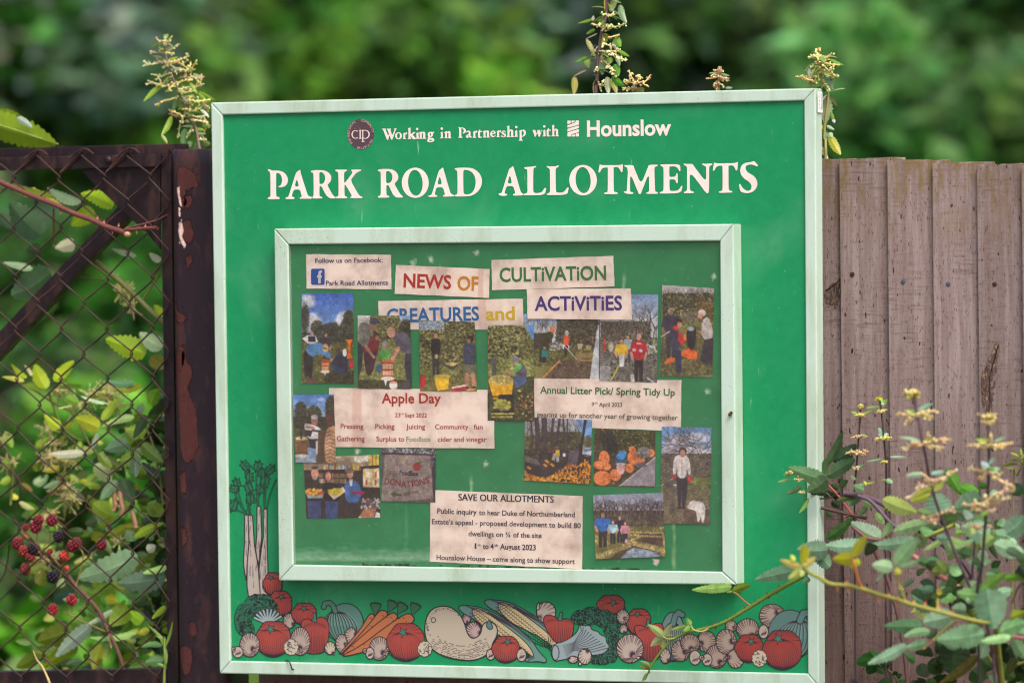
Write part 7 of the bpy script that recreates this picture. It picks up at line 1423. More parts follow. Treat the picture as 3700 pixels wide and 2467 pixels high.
# ================================================================== plants in front of the fence, and the shoot across the sign
def build_right():
    zr = zo((2700, 1350), 2.09); q1 = zo((3100, 1350), 2.613); q2 = zo((3000, 1850), 2.541); q3 = zo((2300, 1950), 3.033); K = {zr: 2.09, q1: 2.613, q2: 2.541, q3: 3.033}
    def mk(name, label, cat, base): return thing(name, label, cat, tuple(base))
    def lf(mb, f, b, t, wd, col, d, tilt=0., dd=.0, **k):
        col = (col[0] * .92, col[1] * .96, col[2] * .89); leaf_px(mb, f(*b), f(*t), 1.06 * wd / K[f], d, d + dd + rng.uniform(-.012, .012), jitc(col, .05), tilt, **k)
    DK = (44, 66, 40)
    # --- bramble arching out by the frame's edge
    A = mk('bramble_arch', 'dark green bramble spray reaching over the sign frame\'s outer edge', 'bramble', U(3140, 2000, -.06)); mb = MB()
    for a in (((590,800),(305,705),110,(98,130,92),.035),((600,790),(450,890),120,(104,134,98),.045),((595,700),(722,428),60,(84,114,78),-.03,.3),((640,660),(828,530),105,(78,108,86),-.05),((590,780),(818,640),105,(100,132,98),-.01),((330,795),(232,816),24,(130,156,110),.03),((410,845),(292,910),44,(112,146,110),.03),((465,940),(390,1052),28,(120,150,70),.03),((575,760),(590,640),55,(80,108,70),-.02),((600,900),(460,890),60,DK,.02),((700,930),(610,900),60,DK,-.01),((785,930),(675,955),40,(70,92,52),-.01),((640,960),(700,1010),66,DK,-.03),((600,1030),(642,1090),36,(72,100,52),-.02),((700,860),(760,800),50,(96,124,86),-.02),((880,880),(800,840),60,(120,150,110),.0),((760,990),(860,940),50,(104,134,96),-.01),((730,840),(690,790),40,(76,100,66),-.03),((640,900),(560,930),56,(50,74,44),-.02),((830,960),(770,900),56,(84,110,70),-.02),((560,880),(480,910),40,(52,72,42),.0),((330,760),(270,760),26,(140,160,90),.03),((880,960),(960,1010),60,(116,140,96),.02),((690,870),(630,830),46,(60,84,52),-.04),((900,1000),(850,1070),44,(96,120,80),.0)):
        lf(mb, zr, a[0], a[1], a[2], a[3], a[4], a[5] if len(a) > 5 else 0)
    mb.build('foliage', M_leafm, A, smooth=True); mb = MB()
    for pts, rad, c in (([(325,760),(370,840),(430,890),(480,930),(600,940),(700,900)], .0016, (60, 50, 50)), ([(610,840),(660,890),(720,960),(790,1060)], .0024, (150, 80, 66)), ([(560,1010),(680,1040),(770,1060),(900,1090)], .0034, (84, 66, 62)), ([(730,900),(860,920),(980,960),(1080,1020)], .0048, (104, 84, 98)), ([(740,1080),(790,1060),(820,1080)], .003, (130, 70, 70)), ([(620,760),(625,690)], .0014, (130, 100, 70)), ([(545,860),(600,900),(660,960)], .0016, (90, 70, 60))): stem_px(mb, [zr(*p) + (-.01,) for p in pts], rad, c)
    stem_px(mb, [zr(790,1060) + (-.02,), (3190, 2050, -.05), (3260, 2300, -.06), (3300, 2700, -.06)], .004, (104, 74, 74)); mb.build('cane', M_stem, A, smooth=True); mb = MB()
    for x, y, R in ((320, 745, 30), (385, 800, 34), (415, 895, 24)):
        mb = MB()
        for L in auto_whorl(*zr(x, y), 0, R / 2, 4, 0, 0)[0]: tassel(mb, [U(a, b, .035) for a, b in L], .0034, (232, 216, 150))
        mb.build('flower_tassel', M_flower, A, smooth=True)
    # --- shoot across the sign
    S = mk('bramble_shoot', 'thorny green bramble shoot trailing across the painted vegetables at the sign\'s lower corner', 'bramble', U(2930, 2070, .05)); mb = MB(); d = .045
    P = [(1835,380),(1760,430),(1600,520),(1440,610),(1280,710),(1150,790),(1000,880),(840,945),(700,980),(560,1010),(430,1070),(340,1140),(270,1220),(190,1330),(150,1400),(120,1470),(95,1520)]
    stem_px(mb, [q3(*p) + (d,) for p in P], (.0040, .0016), (112, 136, 54)); stem_px(mb, [q3(1250,720) + (d,), q3(1170,660) + (d + .005,), q3(1110,600) + (d + .01,), q3(1060,570) + (d + .012,)], .0017, (146, 110, 66)); stem_px(mb, [q3(800,960) + (d,), q3(720,1000) + (d + .006,), q3(630,985) + (d + .008,), q3(590,930) + (d + .01,)], .0016, (168, 168, 100)); stem_px(mb, [q3(440,1065) + (d,), q3(360,1085) + (d + .004,), q3(290,1060) + (d + .006,)], .0015, (160, 170, 96))
    for x, y, s in ((1750,440,1),(1570,525,1),(1440,600,1),(1310,680,1),(1365,660,1),(1005,865,1),(1090,825,1),(845,935,1),(770,950,1),(1455,620,-1),(870,955,-1),(1190,745,1),(1550,560,-1),(660,985,1),(910,915,1)): thorn(mb, U(*q3(x, y), d), (-.35, -.35, s), .0072, (112, 56, 50))
    mb.build('stalk', M_stem, S, smooth=True); mb = MB()
    for b, t, wd, c, dd, ti in (((1045,510),(610,548),100,(132,164,92),.01,.3),((1050,560),(1255,490),80,(136,152,50),.012,.2),((1060,560),(985,575),26,(120,150,60),.01,0),((290,1055),(125,925),80,(150,160,104),.006,0),((290,1055),(385,910),66,(176,182,140),.006,0),((295,1060),(400,1040),34,(150,160,106),.006,0),((290,1075),(155,1160),84,(176,182,140),.006,0),((295,1075),(285,1195),60,(160,166,116),.006,0),((590,930),(370,985),50,(146,170,90),.01,.2),((590,930),(555,855),60,(120,150,66),.01,0),((585,940),(520,1000),50,(124,160,70),.01,0),((150,1400),(20,1370),44,(140,130,64),.004,0),((140,1370),(40,1325),34,(150,160,90),.004,0),((140,1390),(80,1420),30,(104,104,40),.004,0),((120,1460),(65,1545),34,(176,186,130),.004,0),((125,1450),(150,1440),24,(120,120,60),.004,0),((115,1470),(90,1540),26,(150,170,90),.006,0)):
        lf(mb, q3, b, t, wd, c, d + dd, ti, n=11 if wd > 60 else 7)
    lf(mb, q3, (1790,320), (1300,432), 165, (104, 138, 116), d + .03, .1, n=12); lf(mb, q3, (1900,420), (1810,470), 60, (116, 150, 120), d + .03)
    lf(mb, zr, (610,1330), (375,1325), 145, (116, 146, 128), d + .02, n=12); lf(mb, q3, (2120,300), (1850,60), 150, (110, 142, 118), d + .01, n=12)
    mb.build('foliage', M_leafm, S, smooth=True)
    # --- foreground shoot, nearer the camera
    F = mk('bramble_shoot', 'blurred olive bramble shoot with yellow young leaves, nearest the camera', 'bramble', U(3560, 2250, .55)); mb = MB(); d = .60
    stem_px(mb, [q3(1820,290) + (d + .06,), q3(1880,350) + (d + .05,), q3(2000,410) + (d + .04,), q3(2123,480) + (d + .03,), q2(150,670) + (d + .02,), q2(290,700) + (d + .02,), q2(430,750) + (d,), q2(560,785) + (d,), q2(760,850) + (d - .03,), q2(1000,910) + (d - .06,), q2(1200,965) + (d - .08,), q2(1400,1010) + (d - .1,), q2(1490,1040) + (d - .2,), q2(1540,1200) + (d - .3,), (3640, 2700, d - .4), (3660, 3400, d - .45)], (.0034, .0042), (140, 142, 66))
    stem_px(mb, [q2(285,690) + (d + .02,), q2(250,600) + (d + .03,), q2(225,500) + (d + .04,), q2(205,420) + (d + .04,)], .0024, (182, 112, 56)); stem_px(mb, [q2(690,810) + (d,), q2(640,680) + (d + .01,), q2(605,560) + (d + .02,)], .002, (160, 140, 70)); stem_px(mb, [q2(985,880) + (d - .06,), q2(985,780) + (d - .06,)], .0022, (170, 160, 70))
    for x, y, s in ((60,680,-1),(160,700,-1),(340,740,-1),(440,790,-1),(490,780,-1),(620,790,1),(770,830,1),(870,850,1),(1000,885,1),(1120,930,1),(150,655,1),(540,765,1)): thorn(mb, U(*q2(x, y), d), (.3, -.2, s), .009, (190, 120, 80))
    mb.build('stalk', M_stem, F, smooth=True); mb = MB()
    for f, b, t, wd, c in ((q3,(1800,290),(1570,215),70,(226,206,110)),(q3,(1810,290),(1965,180),80,(236,214,130)),(q3,(1820,260),(1828,30),74,(206,196,44)),(q3,(1850,230),(1905,80),44,(196,188,50)),(q3,(1810,310),(1660,425),64,(206,206,120)),(q3,(1730,230),(1690,160),50,(210,206,80)),(q3,(1840,300),(1800,400),50,(196,200,120)),(q2,(205,410),(335,205),84,(206,190,64)),(q2,(205,420),(25,430),110,(196,184,40)),(q2,(215,440),(280,480),60,(190,190,60)),(q2,(200,440),(190,520),40,(170,170,50)),
                         (q2,(575,510),(385,480),110,(170,206,168)),(q2,(590,480),(795,240),130,(154,194,148)),(q2,(590,520),(650,560),60,(196,190,70)),(q2,(500,540),(418,632),22,(160,190,150)),(q2,(640,500),(830,425),44,(160,196,160))): lf(mb, f, b, t, wd, c, d + .03, serr=.06, n=7)
    mb.build('foliage', M_leaf, F, smooth=True)
    # --- big bramble at the lower right
    B = mk('bramble_bush', 'large pale-leaved bramble bush at the foot of the board fence', 'bramble', U(3600, 2460, .25)); mb = MB()
    for f, b, t, wd, c, d in ((zr,(590,1245),(805,1075),75,(84,124,64),.0),(zr,(1010,1240),(785,1120),130,(150,178,162),.12),(zr,(880,1290),(590,1295),115,(150,182,166),.16),(q2,(790,255),(360,300),115,(152,184,160),.18),(q2,(580,180),(990,100),105,(150,170,136),.16),(q2,(560,90),(480,230),70,(150,176,130),.15),(q2,(420,0),(500,110),60,(110,130,84),.06),
             (q1,(230,1185),(560,1310),140,(168,184,100),.2),(q1,(560,1290),(720,1330),70,(150,180,120),.2),(q1,(770,1320),(740,1120),230,(136,170,146),.16),(q1,(1160,1170),(910,1270),200,(138,172,150),.16),(q1,(830,900),(980,1140),125,(82,134,44),-.04),(q1,(965,1060),(1145,1120),110,(92,156,50),-.04),(q1,(1140,1060),(1230,1060),60,(90,160,50),.0),(q1,(1240,1130),(1330,1180),110,(150,184,166),.1),(q1,(1440,1130),(1568,1060),120,(92,124,96),-.03),(q1,(690,1130),(490,1200),60,(140,146,44),.3),(q1,(800,1020),(720,1110),56,(124,132,40),.3),
             (q2,(1460,230),(1205,130),190,(142,178,156),.2),(q2,(1660,240),(1450,190),110,(140,176,150),.2),(q2,(1610,200),(1790,30),170,(150,184,160),.25),(q2,(1500,285),(1800,390),140,(160,196,170),.3),(q2,(1560,130),(1590,50),80,(110,140,110),.12),(q2,(1150,190),(1230,190),56,(130,170,80),.2),
             (q2,(1370,750),(1160,735),110,(128,172,108),.4),(q2,(1380,735),(1615,560),100,(124,168,80),.45),(q2,(1590,605),(1790,610),60,(98,146,46),.3),(q2,(1440,690),(1500,1075),270,(106,142,116),.45),(q2,(1650,960),(1790,910),80,(148,160,50),.4),(q2,(1550,1095),(1800,1010),140,(140,184,130),.4),(q2,(1250,840),(1330,980),110,(98,108,34),.25),(q2,(1250,900),(1110,880),110,(120,152,124),.3),
             (q2,(950,850),(750,770),180,(86,122,100),.2),(q2,(830,680),(920,740),40,(110,190,120),.22),(q2,(1130,950),(850,1010),170,(142,174,150),.3),(q2,(850,1040),(495,1040),125,(108,150,114),.35),(q2,(920,1090),(672,1140),76,(140,182,140),.35),(q2,(970,1090),(880,1150),70,(60,86,50),.25),(q2,(1420,1110),(975,1170),190,(138,176,138),.5),(q2,(1660,1140),(1380,1185),74,(152,194,142),.5),(q2,(890,1190),(690,1240),80,(150,188,150),.45),(q2,(700,1215),(345,1388),96,(164,198,172),.5),
             (q2,(1140,1180),(1110,1490),280,(40,60,28),.15),(q2,(1350,1310),(1000,1568),90,(116,108,54),.2),(q2,(1430,1200),(1370,1340),110,(84,112,84),.2),(q2,(1690,1160),(1800,1350),110,(110,140,110),.3),(q2,(1300,1440),(1400,1568),170,(44,74,32),.1),(q2,(1120,700),(970,760),60,(130,170,120),.3),(q2,(1010,690),(985,760),50,(150,130,40),.3),(q2,(830,440),(1020,450),54,(96,130,104),.15),(q2,(1040,250),(860,350),50,(126,150,92),.2),(q2,(1310,260),(1190,295),34,(150,180,150),.2),(q2,(1460,320),(1540,430),46,(84,100,80),.2),(q2,(1250,380),(1170,420),90,(110,140,116),.15),(q2,(1400,330),(1360,560),90,(112,142,112),.2),(q2,(960,590),(1050,560),70,(70,90,40),.1),(q2,(770,615),(660,700),44,(110,140,110),.15),(q2,(660,720),(600,780),22,(140,170,140),.2),(q2,(1560,540),(1420,580),70,(110,146,100),.2),(q2,(1710,520),(1790,600),70,(60,90,44),.15),(q2,(1700,1330),(1620,1500),80,(100,100,60),.2),(q2,(1560,1420),(1700,1520),120,(70,96,44),.15),(q2,(1250,480),(1180,540),60,(110,140,110),.1),(q2,(1060,490),(960,480),50,(120,146,90),.1),(q2,(740,100),(880,170),60,(90,130,60),.1),(q2,(980,140),(800,190),60,(90,126,96),.12),(q2,(1300,800),(1240,800),50,(160,190,160),.4)):  # first, large dark leaf of this row has its shade painted into the green
        lf(mb, f, b, t, wd, c, d, rng.uniform(-.25, .25), rng.uniform(-.02, .03), n=11 if wd > 90 else 7)
    r = random.Random(12)
    for _ in range(130):
        x = r.gauss(3480, 150); y = r.gauss(2090, 170)
        if y < 1840 + abs(x - 3480) * .25 or x < 3080: continue
        a = r.uniform(0, 6.28); L = r.uniform(26, 80); dd = r.uniform(-.02, .36)
        leaf_px(mb, (x, y), (x + L * math.cos(a), y + L * .7 * math.sin(a)), L * r.uniform(.4, .7), dd, dd + r.uniform(-.03, .03), jitc(r.choice([(84,116,76),(110,146,110),(60,86,52),(130,164,130),(100,140,80),(48,70,40),(140,160,90)]), .15, r), r.uniform(-.9, .9), n=6)
    for _ in range(60):
        x = r.uniform(3300, 3760); y = r.uniform(2300, 2560); a = r.uniform(0, 6.28); L = r.uniform(50, 110)
        leaf_px(mb, (x, y), (x + L * math.cos(a), y + L * .7 * math.sin(a)), L * .6, r.uniform(-.02, .15), .05, jitc((50, 74, 38), .25, r), r.uniform(-.7, .7), n=7)
    mb.build('foliage', M_leafm, B, smooth=True); mb = MB()
    for f, pts, rad, c, d in ((q1,[(0,1150),(130,1210),(290,1390),(400,1480)],.0040,(92,76,92),.05),(q2,[(780,140),(950,240),(1100,350),(1220,460),(1330,640)],.0046,(70,56,66),.12),(q2,[(750,390),(900,500),(1050,610),(1180,690),(1330,800)],.0052,(170,110,110),.18),(q2,[(1450,1240),(1520,1360),(1560,1480),(1600,1640)],.0058,(84,66,76),.1),(q2,[(1410,1520),(1540,1470),(1680,1410),(1800,1370)],.003,(140,146,70),.05),(q2,[(950,1170),(1080,1050),(1160,990)],.0024,(140,140,80),.35),(q2,[(860,1250),(950,1180)],.002,(150,110,70),.45),(q2,[(200,130),(350,240),(520,250),(560,180)],.003,(120,76,76),.12),(q2,[(1330,260),(1310,480),(1300,620)],.0022,(70,58,62),.15),(q2,[(1440,1290),(1500,1400),(1530,1500)],.002,(120,130,50),.12),(q2,[(810,250),(990,180),(1150,110)],.0036,(150,160,70),.16),(q2,[(1100,600),(1080,760),(1120,900)],.003,(70,56,60),.2),(q2,[(1680,1140),(1800,1160)],.004,(150,100,100),.4),(q2,[(1400,280),(1520,290)],.003,(170,116,116),.22),(q2,[(1660,860),(1720,700),(1770,640)],.002,(80,76,60),.15)): stem_px(mb, [f(*p) + (d,) for p in pts], rad, c)
    stem_px(mb, [q2(1480,1180) + (.45,), q2(1500,1300) + (.3,), (3620, 2560, .2), (3640, 3500, .15)], .004, (110, 80, 80)); mb.build('cane', M_stem, B, smooth=True)
    Lw = mk('bramble_sprig', 'small dark green bramble leaves low against the fence boards', 'bramble', U(3190, 2470, FD + .02)); mb = MB()
    for b, t, wd, c in (((400,1340),(235,1385),120,(36,84,28)),((410,1330),(360,1270),90,(40,92,32)),((400,1370),(340,1480),120,(34,78,26)),((420,1400),(545,1400),130,(30,66,26)),((430,1420),(500,1480),70,(34,76,28)),((600,1500),(590,1455),50,(38,80,30)),((600,1520),(655,1480),40,(40,80,34)),((560,1560),(440,1568),80,(34,80,28)),((600,1570),(760,1560),70,(40,88,34))): lf(mb, q2, b, t, wd, c, FD + .03)
    mb.build('foliage', M_leafm, Lw, smooth=True); mb = MB(); stem_px(mb, [q2(400,1360) + (FD + .03,), q2(480,1420) + (FD + .03,), q2(590,1500) + (FD + .03,), q2(640,1700) + (FD + .03,), q2(660,2600) + (FD + .03,)], .002, (90, 80, 50)); mb.build('cane', M_stem, Lw, smooth=True)
    Cl = mk('bindweed', 'yellow-green climbing sprig on the fence by the photo\'s edge', 'climber', U(3700, 1800, FD + .02)); mb = MB()
    for b, t, wd, c in (((1520,780),(1440,745),26,(180,176,50)),((1540,770),(1530,700),36,(120,140,40)),((1530,820),(1440,815),24,(130,150,50)),((1510,850),(1360,870),30,(130,140,44)),((1545,860),(1620,780),40,(110,140,40)),((1540,800),(1600,740),30,(150,160,50)),((1480,900),(1400,890),24,(120,136,50))): lf(mb, q1, b, t, wd, c, FD + .05)
    mb.build('foliage', M_leaf, Cl, smooth=True); mb = MB(); stem_px(mb, [q1(1540,760) + (FD + .04,), q1(1550,860) + (FD + .05,), q1(1500,960) + (FD + .04,), q1(1470,1040) + (FD + .03,), (3660, 2467, FD + .03), (3680, 3400, FD + .03)], .0014, (120, 120, 60)); mb.build('stem', M_stem, Cl, smooth=True)
    # --- nettles in front of the fence
    gp = 'nettles in front of the fence'; pk = (228, 202, 156)
    def W(f, x, y, d, R, n, size, c=pk, dr=.35): return auto_whorl(*f(x, y), d, R / K[f], n, size, c, dr)
    def lv(f, d, *L): return [(f(*b), f(*t), wd / K[f], d, d, jitc(c)) for b, t, wd, c in L]
    g1, g2, gl = (126, 160, 84), (104, 140, 104), (150, 184, 160)
    nettle('stinging_nettle', 'slim dark-stemmed nettle nearest the sign frame in front of the fence', gp, [zr(856,262) + (0.,), zr(848,400) + (0.,), zr(835,560) + (0.,), zr(820,760) + (-.01,), zr(810,900) + (-.02,), (3090, 2200, -.04), (3095, 3400, -.04)], .0017,
           [W(zr,855,250,0,22,4,.0032,FLY), W(zr,845,310,0,44,5,.0032,FLY), W(zr,840,475,0,62,6,.0034), W(zr,825,592,0,80,8,.0038), W(zr,815,712,0,24,3,.0034)],
           lv(zr, 0., ((855,310),(785,290),26,g1), ((860,310),(945,275),26,g1), ((850,470),(895,440),30,g2), ((830,590),(890,570),26,(70,96,66)), ((820,715),(890,680),44,g2), ((815,800),(780,770),34,g2), ((830,870),(895,830),56,(120,160,116)), ((895,830),(970,815),20,(160,170,80)), ((900,840),(880,810),30,(170,180,60))), (62, 50, 56), True)
    nettle('stinging_nettle', 'nettle with few yellow buds and paired round leaves, second from the sign', gp, [q1(205,225) + (.03,), q1(225,400) + (.03,), q1(240,560) + (.03,), q1(258,760) + (.02,), q1(268,960) + (.01,), q1(262,1170) + (0,), (3200, 2300, -.03), (3200, 3400, -.03)], .0018,
           [W(q1,200,240,.03,26,4,.0034,(196,196,60)), W(q1,218,355,.03,40,4,.0034,FLY), W(q1,240,612,.03,76,5,.0032,FLY), W(q1,240,835,.02,36,2,.0030,FLY)],
           lv(q1, .03, ((205,250),(245,290),60,gl), ((210,310),(280,240),60,g1), ((205,310),(75,322),34,g1), ((240,560),(190,510),70,gl), ((242,580),(292,570),40,gl), ((240,590),(185,570),40,gl), ((235,800),(80,825),30,(130,160,120)), ((300,785),(465,785),36,(140,170,140)), ((265,1000),(330,1030),64,(130,166,120)), ((265,1000),(225,1000),24,(150,150,70)), ((262,1160),(370,1170),34,(110,140,90))), (66, 52, 56), True)
    nettle('stinging_nettle', 'tall blurred nettle with spreading tan tassels, third from the sign', gp, [q1(515,185) + (.5,), q1(570,430) + (.5,), q1(610,640) + (.5,), q1(650,840) + (.48,), q1(690,1050) + (.46,), q1(770,1300) + (.44,), q1(870,1568) + (.42,), q2(1280,680) + (.4,), q2(1400,900) + (.36,), (3600, 2500, .3), (3620, 3400, .3)], .0027,
           [W(q1,505,180,.5,70,7,.0044,(232,220,150),.0), W(q1,520,215,.5,60,4,.0044,(230,220,120),.0), ([[q1(570,385), q1(470,390), q1(360,380)], [q1(570,385), q1(640,400), q1(710,415)], [q1(580,370), q1(660,355), q1(740,360)], [q1(560,410), q1(490,440), q1(440,475)]], .5, .0044, (236,212,160)),
            ([[q1(610,680), q1(520,690), q1(415,700)], [q1(625,670), q1(710,685), q1(800,695)], [q1(640,640), q1(740,625), q1(875,620)], [q1(640,650), q1(655,600), q1(658,560)], [q1(600,670), q1(540,650), q1(500,665)]], .5, .0044, (236,214,166)),
            ([[q1(680,1010), q1(590,1080), q1(530,1140), q1(450,1170)], [q1(690,1010), q1(800,990), q1(930,910)], [q1(670,990), q1(630,960), q1(590,935)], [q1(660,1010), q1(600,1050), q1(560,1060)], [q1(690,1020), q1(690,1070), q1(670,1090)], [q1(700,1000), q1(760,1000), q1(820,1000)]], .48, .0048, (238,216,174)),
            ([[q1(770,1320), q1(680,1350), q1(590,1370)], [q1(770,1330), q1(850,1300), q1(920,1300)], [q1(760,1350), q1(720,1400), q1(650,1390)]], .44, .0042, (226,198,156))],
           lv(q1, .5, ((550,370),(440,345),44,(140,170,50)), ((570,350),(715,280),56,gl), ((610,650),(390,600),40,(150,180,150)), ((620,640),(700,600),40,(84,150,50)), ((700,640),(780,620),50,(140,176,130)), ((600,950),(455,965),66,gl), ((690,940),(820,920),54,gl), ((700,1080),(500,1190),66,(150,154,56))), (88, 70, 80))
    nettle('stinging_nettle', 'tall blurred nettle with heavy drooping tassels, farthest from the sign', gp, [q1(1230,420) + (.52,), q1(1235,600) + (.52,), q1(1238,800) + (.5,), q1(1232,1000) + (.5,), q1(1215,1250) + (.47,), q1(1190,1568) + (.44,), q2(1390,520) + (.42,), q2(1350,740) + (.4,), (3540, 2500, .3), (3560, 3400, .3)], .0027,
           [W(q1,1230,400,.52,70,7,.0044,(230,216,150),.1), W(q1,1230,450,.52,60,5,.0044,(230,214,156),.1), ([[q1(1230,670), q1(1120,670), q1(1030,680)], [q1(1245,680), q1(1340,670), q1(1450,655)], [q1(1235,690), q1(1170,690), q1(1110,670)], [q1(1250,680), q1(1300,690), q1(1380,690)], [q1(1245,640), q1(1260,600), q1(1250,555)]], .52, .0044, (232,208,154)),
            ([[q1(1235,920), q1(1130,910), q1(1040,895)], [q1(1240,930), q1(1300,940), q1(1355,940)], [q1(1240,940), q1(1320,990), q1(1400,1040), q1(1475,1060)], [q1(1230,940), q1(1170,980), q1(1130,985)], [q1(1225,1200), q1(1320,1130), q1(1480,1070)], [q1(1220,1210), q1(1100,1240), q1(985,1230)], [q1(1225,1200), q1(1330,1190), q1(1440,1170)], [q1(1215,1220), q1(1130,1270), q1(1080,1260)], [q1(1220,1240), q1(1300,1240)], [q1(1210,1290), q1(1270,1290)], [q1(1215,1190), q1(1280,1160), q1(1340,1120)], [q1(1210,1250), q1(1150,1230), q1(1070,1230)]], .5, .0048, (234,210,166)),
            ([[q1(1200,1440), q1(1120,1450), q1(1060,1440)], [q1(1200,1440), q1(1260,1440)]], .45, .0040, (220,190,156))],
           lv(q1, .52, ((1225,640),(1110,620),44,(140,180,50)), ((1290,640),(1400,600),40,(150,184,150)), ((1235,880),(1160,830),70,(160,196,180)), ((1240,850),(1300,790),50,(160,190,170)), ((1235,890),(1290,900),40,(90,150,50)), ((1280,900),(1345,900),50,(140,180,150)), ((1230,1310),(1160,1330),40,(110,170,50))), (80, 66, 76))
build_right()

# ================================================================== small things on the board
def build_small():
    zf = zo((2560, 1420), 11.2); d = DC + .004
    F = thing('fly', 'small brown wasp resting on the notice case frame', 'insect', tuple(U(*zf(880, 830), DC)))
    mb = MB(); P = [U(*zf(x, y), d) for x, y in ((950,750),(920,790),(880,830),(850,870),(815,925))]; mb.tube(P, [.0012, .0028, .003, .0028, .0010], 8, [(40,30,20),(60,44,20),(120,96,30),(44,34,20),(40,30,18)]); mb.build('body', M_stem, F, smooth=True)
    mb = MB(); leaf(mb, U(*zf(900,800), d + .001), U(*zf(800,870), d + .002), Vector((.5, 0, .8)), .003, (90, 74, 40), serr=0, n=3); mb.build('wing', M_leafm, F)
    mb = MB(); mb.tube([U(*zf(915,850), d), U(*zf(935,920), d - .001), U(*zf(948,975), DC + .0006)], .0004, 4, (60, 50, 40)); mb.build('leg', M_stem, F)
    zw = zo((760, 1640), 1.896); mb = MB()
    mb.tube(curve3([U(*zw(x, y), e) for x, y, e in ((520,1412,DP+.003),(535,1415,.004),(548,1435,.005),(556,1460,.005),(562,1476,.004),(572,1472,.004))]), .0013, 6, (60, 46, 40))
    tag(mb.build('wire_hook', M_wire, smooth=True), 'short bent rusty wire hooked over the sign\'s bottom frame rail', 'wire')
build_small()

# ================================================================== trees and shrubs beyond
def crown(mb, c, r, n, cols, size, seed, zs=1.0):
    rr = random.Random(seed); lumps = []
    for _ in range(22):
        a, e = rr.uniform(0, 6.28), rr.uniform(-1, 1); q = rr.uniform(.35, .85); s = math.sqrt(1 - e * e)
        lumps.append((c + Vector((r * q * s * math.cos(a), r * q * s * math.sin(a), r * q * e * zs)), r * rr.uniform(.22, .46), jitc(rr.choice(cols), .20, rr)))
    for _ in range(n):
        L, R, col = rr.choice(lumps); v = Vector((rr.gauss(0, 1), rr.gauss(0, 1), rr.gauss(0, 1))).normalized() * R * rr.uniform(.55, 1) ; p = L + v
        if p.z < .05: continue
        a = Vector((rr.gauss(0, 1), rr.gauss(0, 1), rr.gauss(0, .6))).normalized(); b = a.cross(Vector((rr.gauss(0, .5), rr.gauss(0, .5), 1))).normalized(); s = size * rr.uniform(.6, 1.3)
        k = jitc(col, .2, rr); mb.add([p - a * s, p + b * s * .5 + a * s * .1, p + a * s, p - b * s * .5 + a * s * .1], [(0, 1, 2, 3)], k)
def tree(name, label, px, y0, y1, dist, rx, cols, n, size, seed, zs=1.0, group='shrubs and trees beyond the fence'):
    """crown spanning photo rows y0..y1 around column px, dist metres behind the board"""
    a, b = U(px, y0, -dist), U(px, y1, -dist); c = (a + b) / 2; r = rx
    T = thing(name, label, 'tree' if 'tree' in name else 'shrub', (c.x, c.y, 0), group)
    mb = MB(); crown(mb, c, r, n, cols, size, seed, (a.z - b.z) / 2 / r if zs == 1.0 else zs); mb.build('crown', M_far, T)
    mb = MB(); rr = random.Random(seed); h = c.z
    mb.tube(curve3([Vector((c.x, c.y, -.1)), Vector((c.x + .05, c.y, h * .5)), Vector((c.x - .03, c.y + .05, h)), Vector((c.x, c.y, max(h * 1.2, a.z - .2)))]), [.05 * (1 - .06 * i) for i in range(13)], 7, (52, 44, 34))
    for k in range(5):
        t = rr.uniform(.5, 1); e = Vector((rr.uniform(-1, 1) * r * .6, rr.uniform(-1, 1) * r * .6, r * .5)); p = Vector((c.x, c.y, h * t)); mb.tube([p, p + e * .5 + Vector((0, 0, .05)), p + e], [.035, .022, .008], 5, (84, 66, 54))
    mb.build('trunk', M_stem, T, smooth=True)
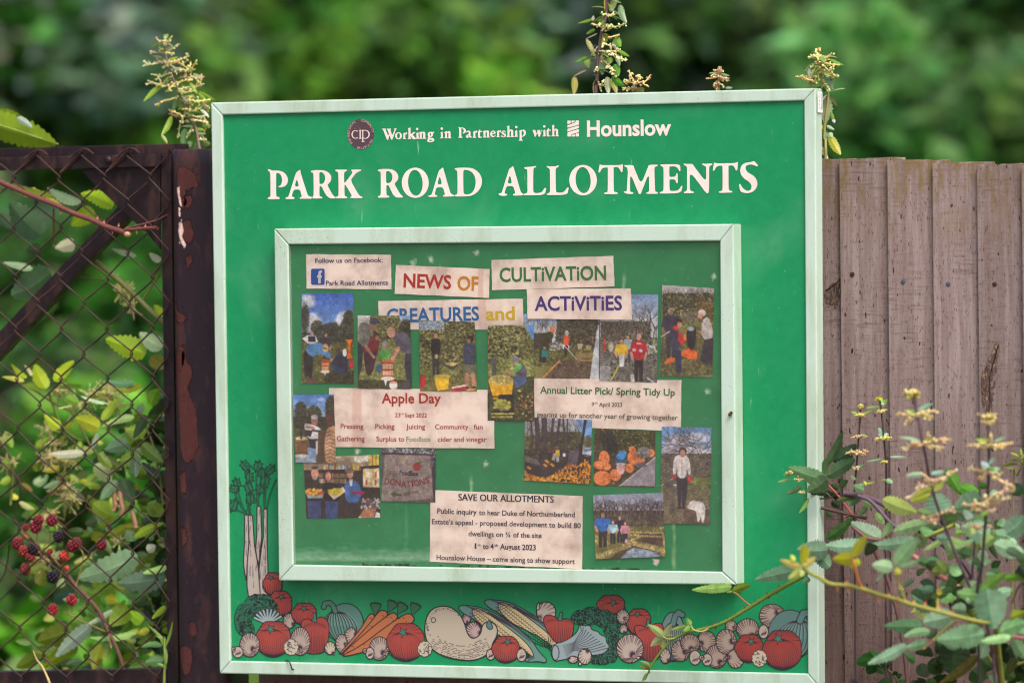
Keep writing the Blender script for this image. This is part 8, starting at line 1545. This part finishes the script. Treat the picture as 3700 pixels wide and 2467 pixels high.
def build_background():
    dkg = [(70, 112, 54), (82, 124, 62), (58, 94, 54), (92, 134, 68)]; mid = [(74, 120, 56), (90, 140, 66), (64, 106, 54), (104, 150, 80)]; brt = [(102, 150, 58), (112, 160, 66), (94, 138, 58), (86, 128, 60)]; pale = [(118, 152, 128), (134, 168, 142), (98, 134, 104)]; yel = [(114, 140, 50), (96, 126, 48), (130, 150, 66)]
    lit = [(88, 132, 76), (98, 142, 84), (80, 120, 68), (108, 150, 92)]
    L = [('leafy_tree', 'blurred pale blue-green tree over the gate at the photo\'s left', 130, -250, 620, 13, .95, pale + pale + mid, 3000, .10),
         ('leafy_tree', 'blurred olive and mid-green tree above the nettle by the gate post', 620, -500, 640, 15, 1.1, mid + yel + dkg, 3400, .10),
         ('leafy_tree', 'blurred dark tree with a bare brown patch above the sign\'s upper left', 1010, -500, 700, 17, .95, dkg + [(70, 54, 38), (92, 72, 36), (52, 70, 40)], 2600, .10),
         ('leafy_tree', 'brightest blurred yellow-green bush above the sign\'s strapline', 1480, 40, 700, 12.5, .62, brt, 2400, .09),
         ('leafy_tree', 'blurred mid-green tree high above the bright bush', 1500, -700, 140, 16, .9, mid + brt[2:], 2600, .10),
         ('leafy_tree', 'blurred grey-green tree behind the tallest nettle', 2250, -500, 560, 15, 1.1, mid + pale + yel[:1], 3400, .10),
         ('leafy_tree', 'blurred dark green tree with black gaps above the sign\'s right half', 2760, -600, 620, 15, 1.0, lit[:3] + dkg, 2600, .10),
         ('leafy_tree', 'blurred grass-green tree at the photo\'s upper right edge', 3500, -600, 330, 17, 1.2, lit, 3000, .10),
         ('leafy_tree', 'blurred deep green bush right above the fence boards', 3270, 150, 1000, 13, .95, lit + dkg[:2], 3000, .10),
         ('leafy_tree', 'blurred dark bush beyond the fence\'s far end', 3900, 300, 1100, 18, .9, lit, 2200, .10),
         ('leafy_shrub', 'blurred deep green shrub behind the middle of the gate mesh', 120, 1250, 2250, 7, .95, dkg + [(40, 70, 36)], 3600, .07),
         ('leafy_shrub', 'blurred fresh green shrub behind the gate\'s brace', 380, 740, 1600, 9, .60, [(76, 130, 54), (90, 146, 60), (60, 110, 48)] , 2400, .08),
         ('leafy_shrub', 'blurred vivid green plants low behind the gate\'s corner', 60, 2230, 2800, 3.2, .40, [(72, 124, 30), (90, 142, 48), (60, 104, 28), (110, 150, 84)], 800, .09),
         ('leafy_shrub', 'blurred grey-green shrub left of the gate mesh', -330, 700, 1500, 10, .8, mid + pale, 2200, .09),
         ('leafy_shrub', 'blurred mid-green shrub just behind the bramble thicket', 560, 1300, 2400, 5, .5, mid + [(100, 150, 60)], 2200, .07)]
    for i, a in enumerate(L): tree(*a, seed=100 + i)
    mb = MB(); rr = random.Random(77)                                        # the solid wood that closes every gap
    for i in range(60):
        x = -16 + 32 * (i + .5) / 60 + rr.uniform(-.3, .3); 
        for _ in range(3): crown(mb, Vector((x, 24 + rr.uniform(-2, 3), rr.uniform(.6, 5.5))), rr.uniform(1.0, 1.6), 200, rr.choice([dkg, dkg, dkg + mid[:1], mid, dkg + yel]), .26, 500 + i * 7 + _)
    tag(mb.build('woodland_foliage', M_far), None, None, kind='stuff')
    # pink bloom glimpsed at the right edge
    p = U(3712, 448, -13); T = thing('rose_bush', 'blurred pink bloom on a stem at the photo\'s right edge', 'flower', (p.x, p.y, 0)); mb = MB()
    rr = random.Random(4)
    for i in range(26):
        a = i * 2.4; e = .3 + .7 * (i / 26); q = Vector((math.cos(a) * .045 * e, math.sin(a) * .045 * e, .03 * (1 - e) + .012 * rr.random())); s = Vector((-math.sin(a), math.cos(a), 0)) * .022; o = q.normalized() * .03 + Vector((0, 0, .03 * (1.2 - e)))
        mb.add([p + q - s, p + q + s, p + q + s * .8 + o, p + q - s * .8 + o], [(0, 1, 2, 3)], jitc((216, 184, 190), .08, rr))
    mb.build('bloom', M_flower, T); mb = MB(); mb.tube([p - Vector((0, 0, p.z)), p - Vector((.1, .05, .7)), p], [.02, .012, .006], 6, (70, 96, 50)); mb.build('stem', M_stem, T)
build_background()
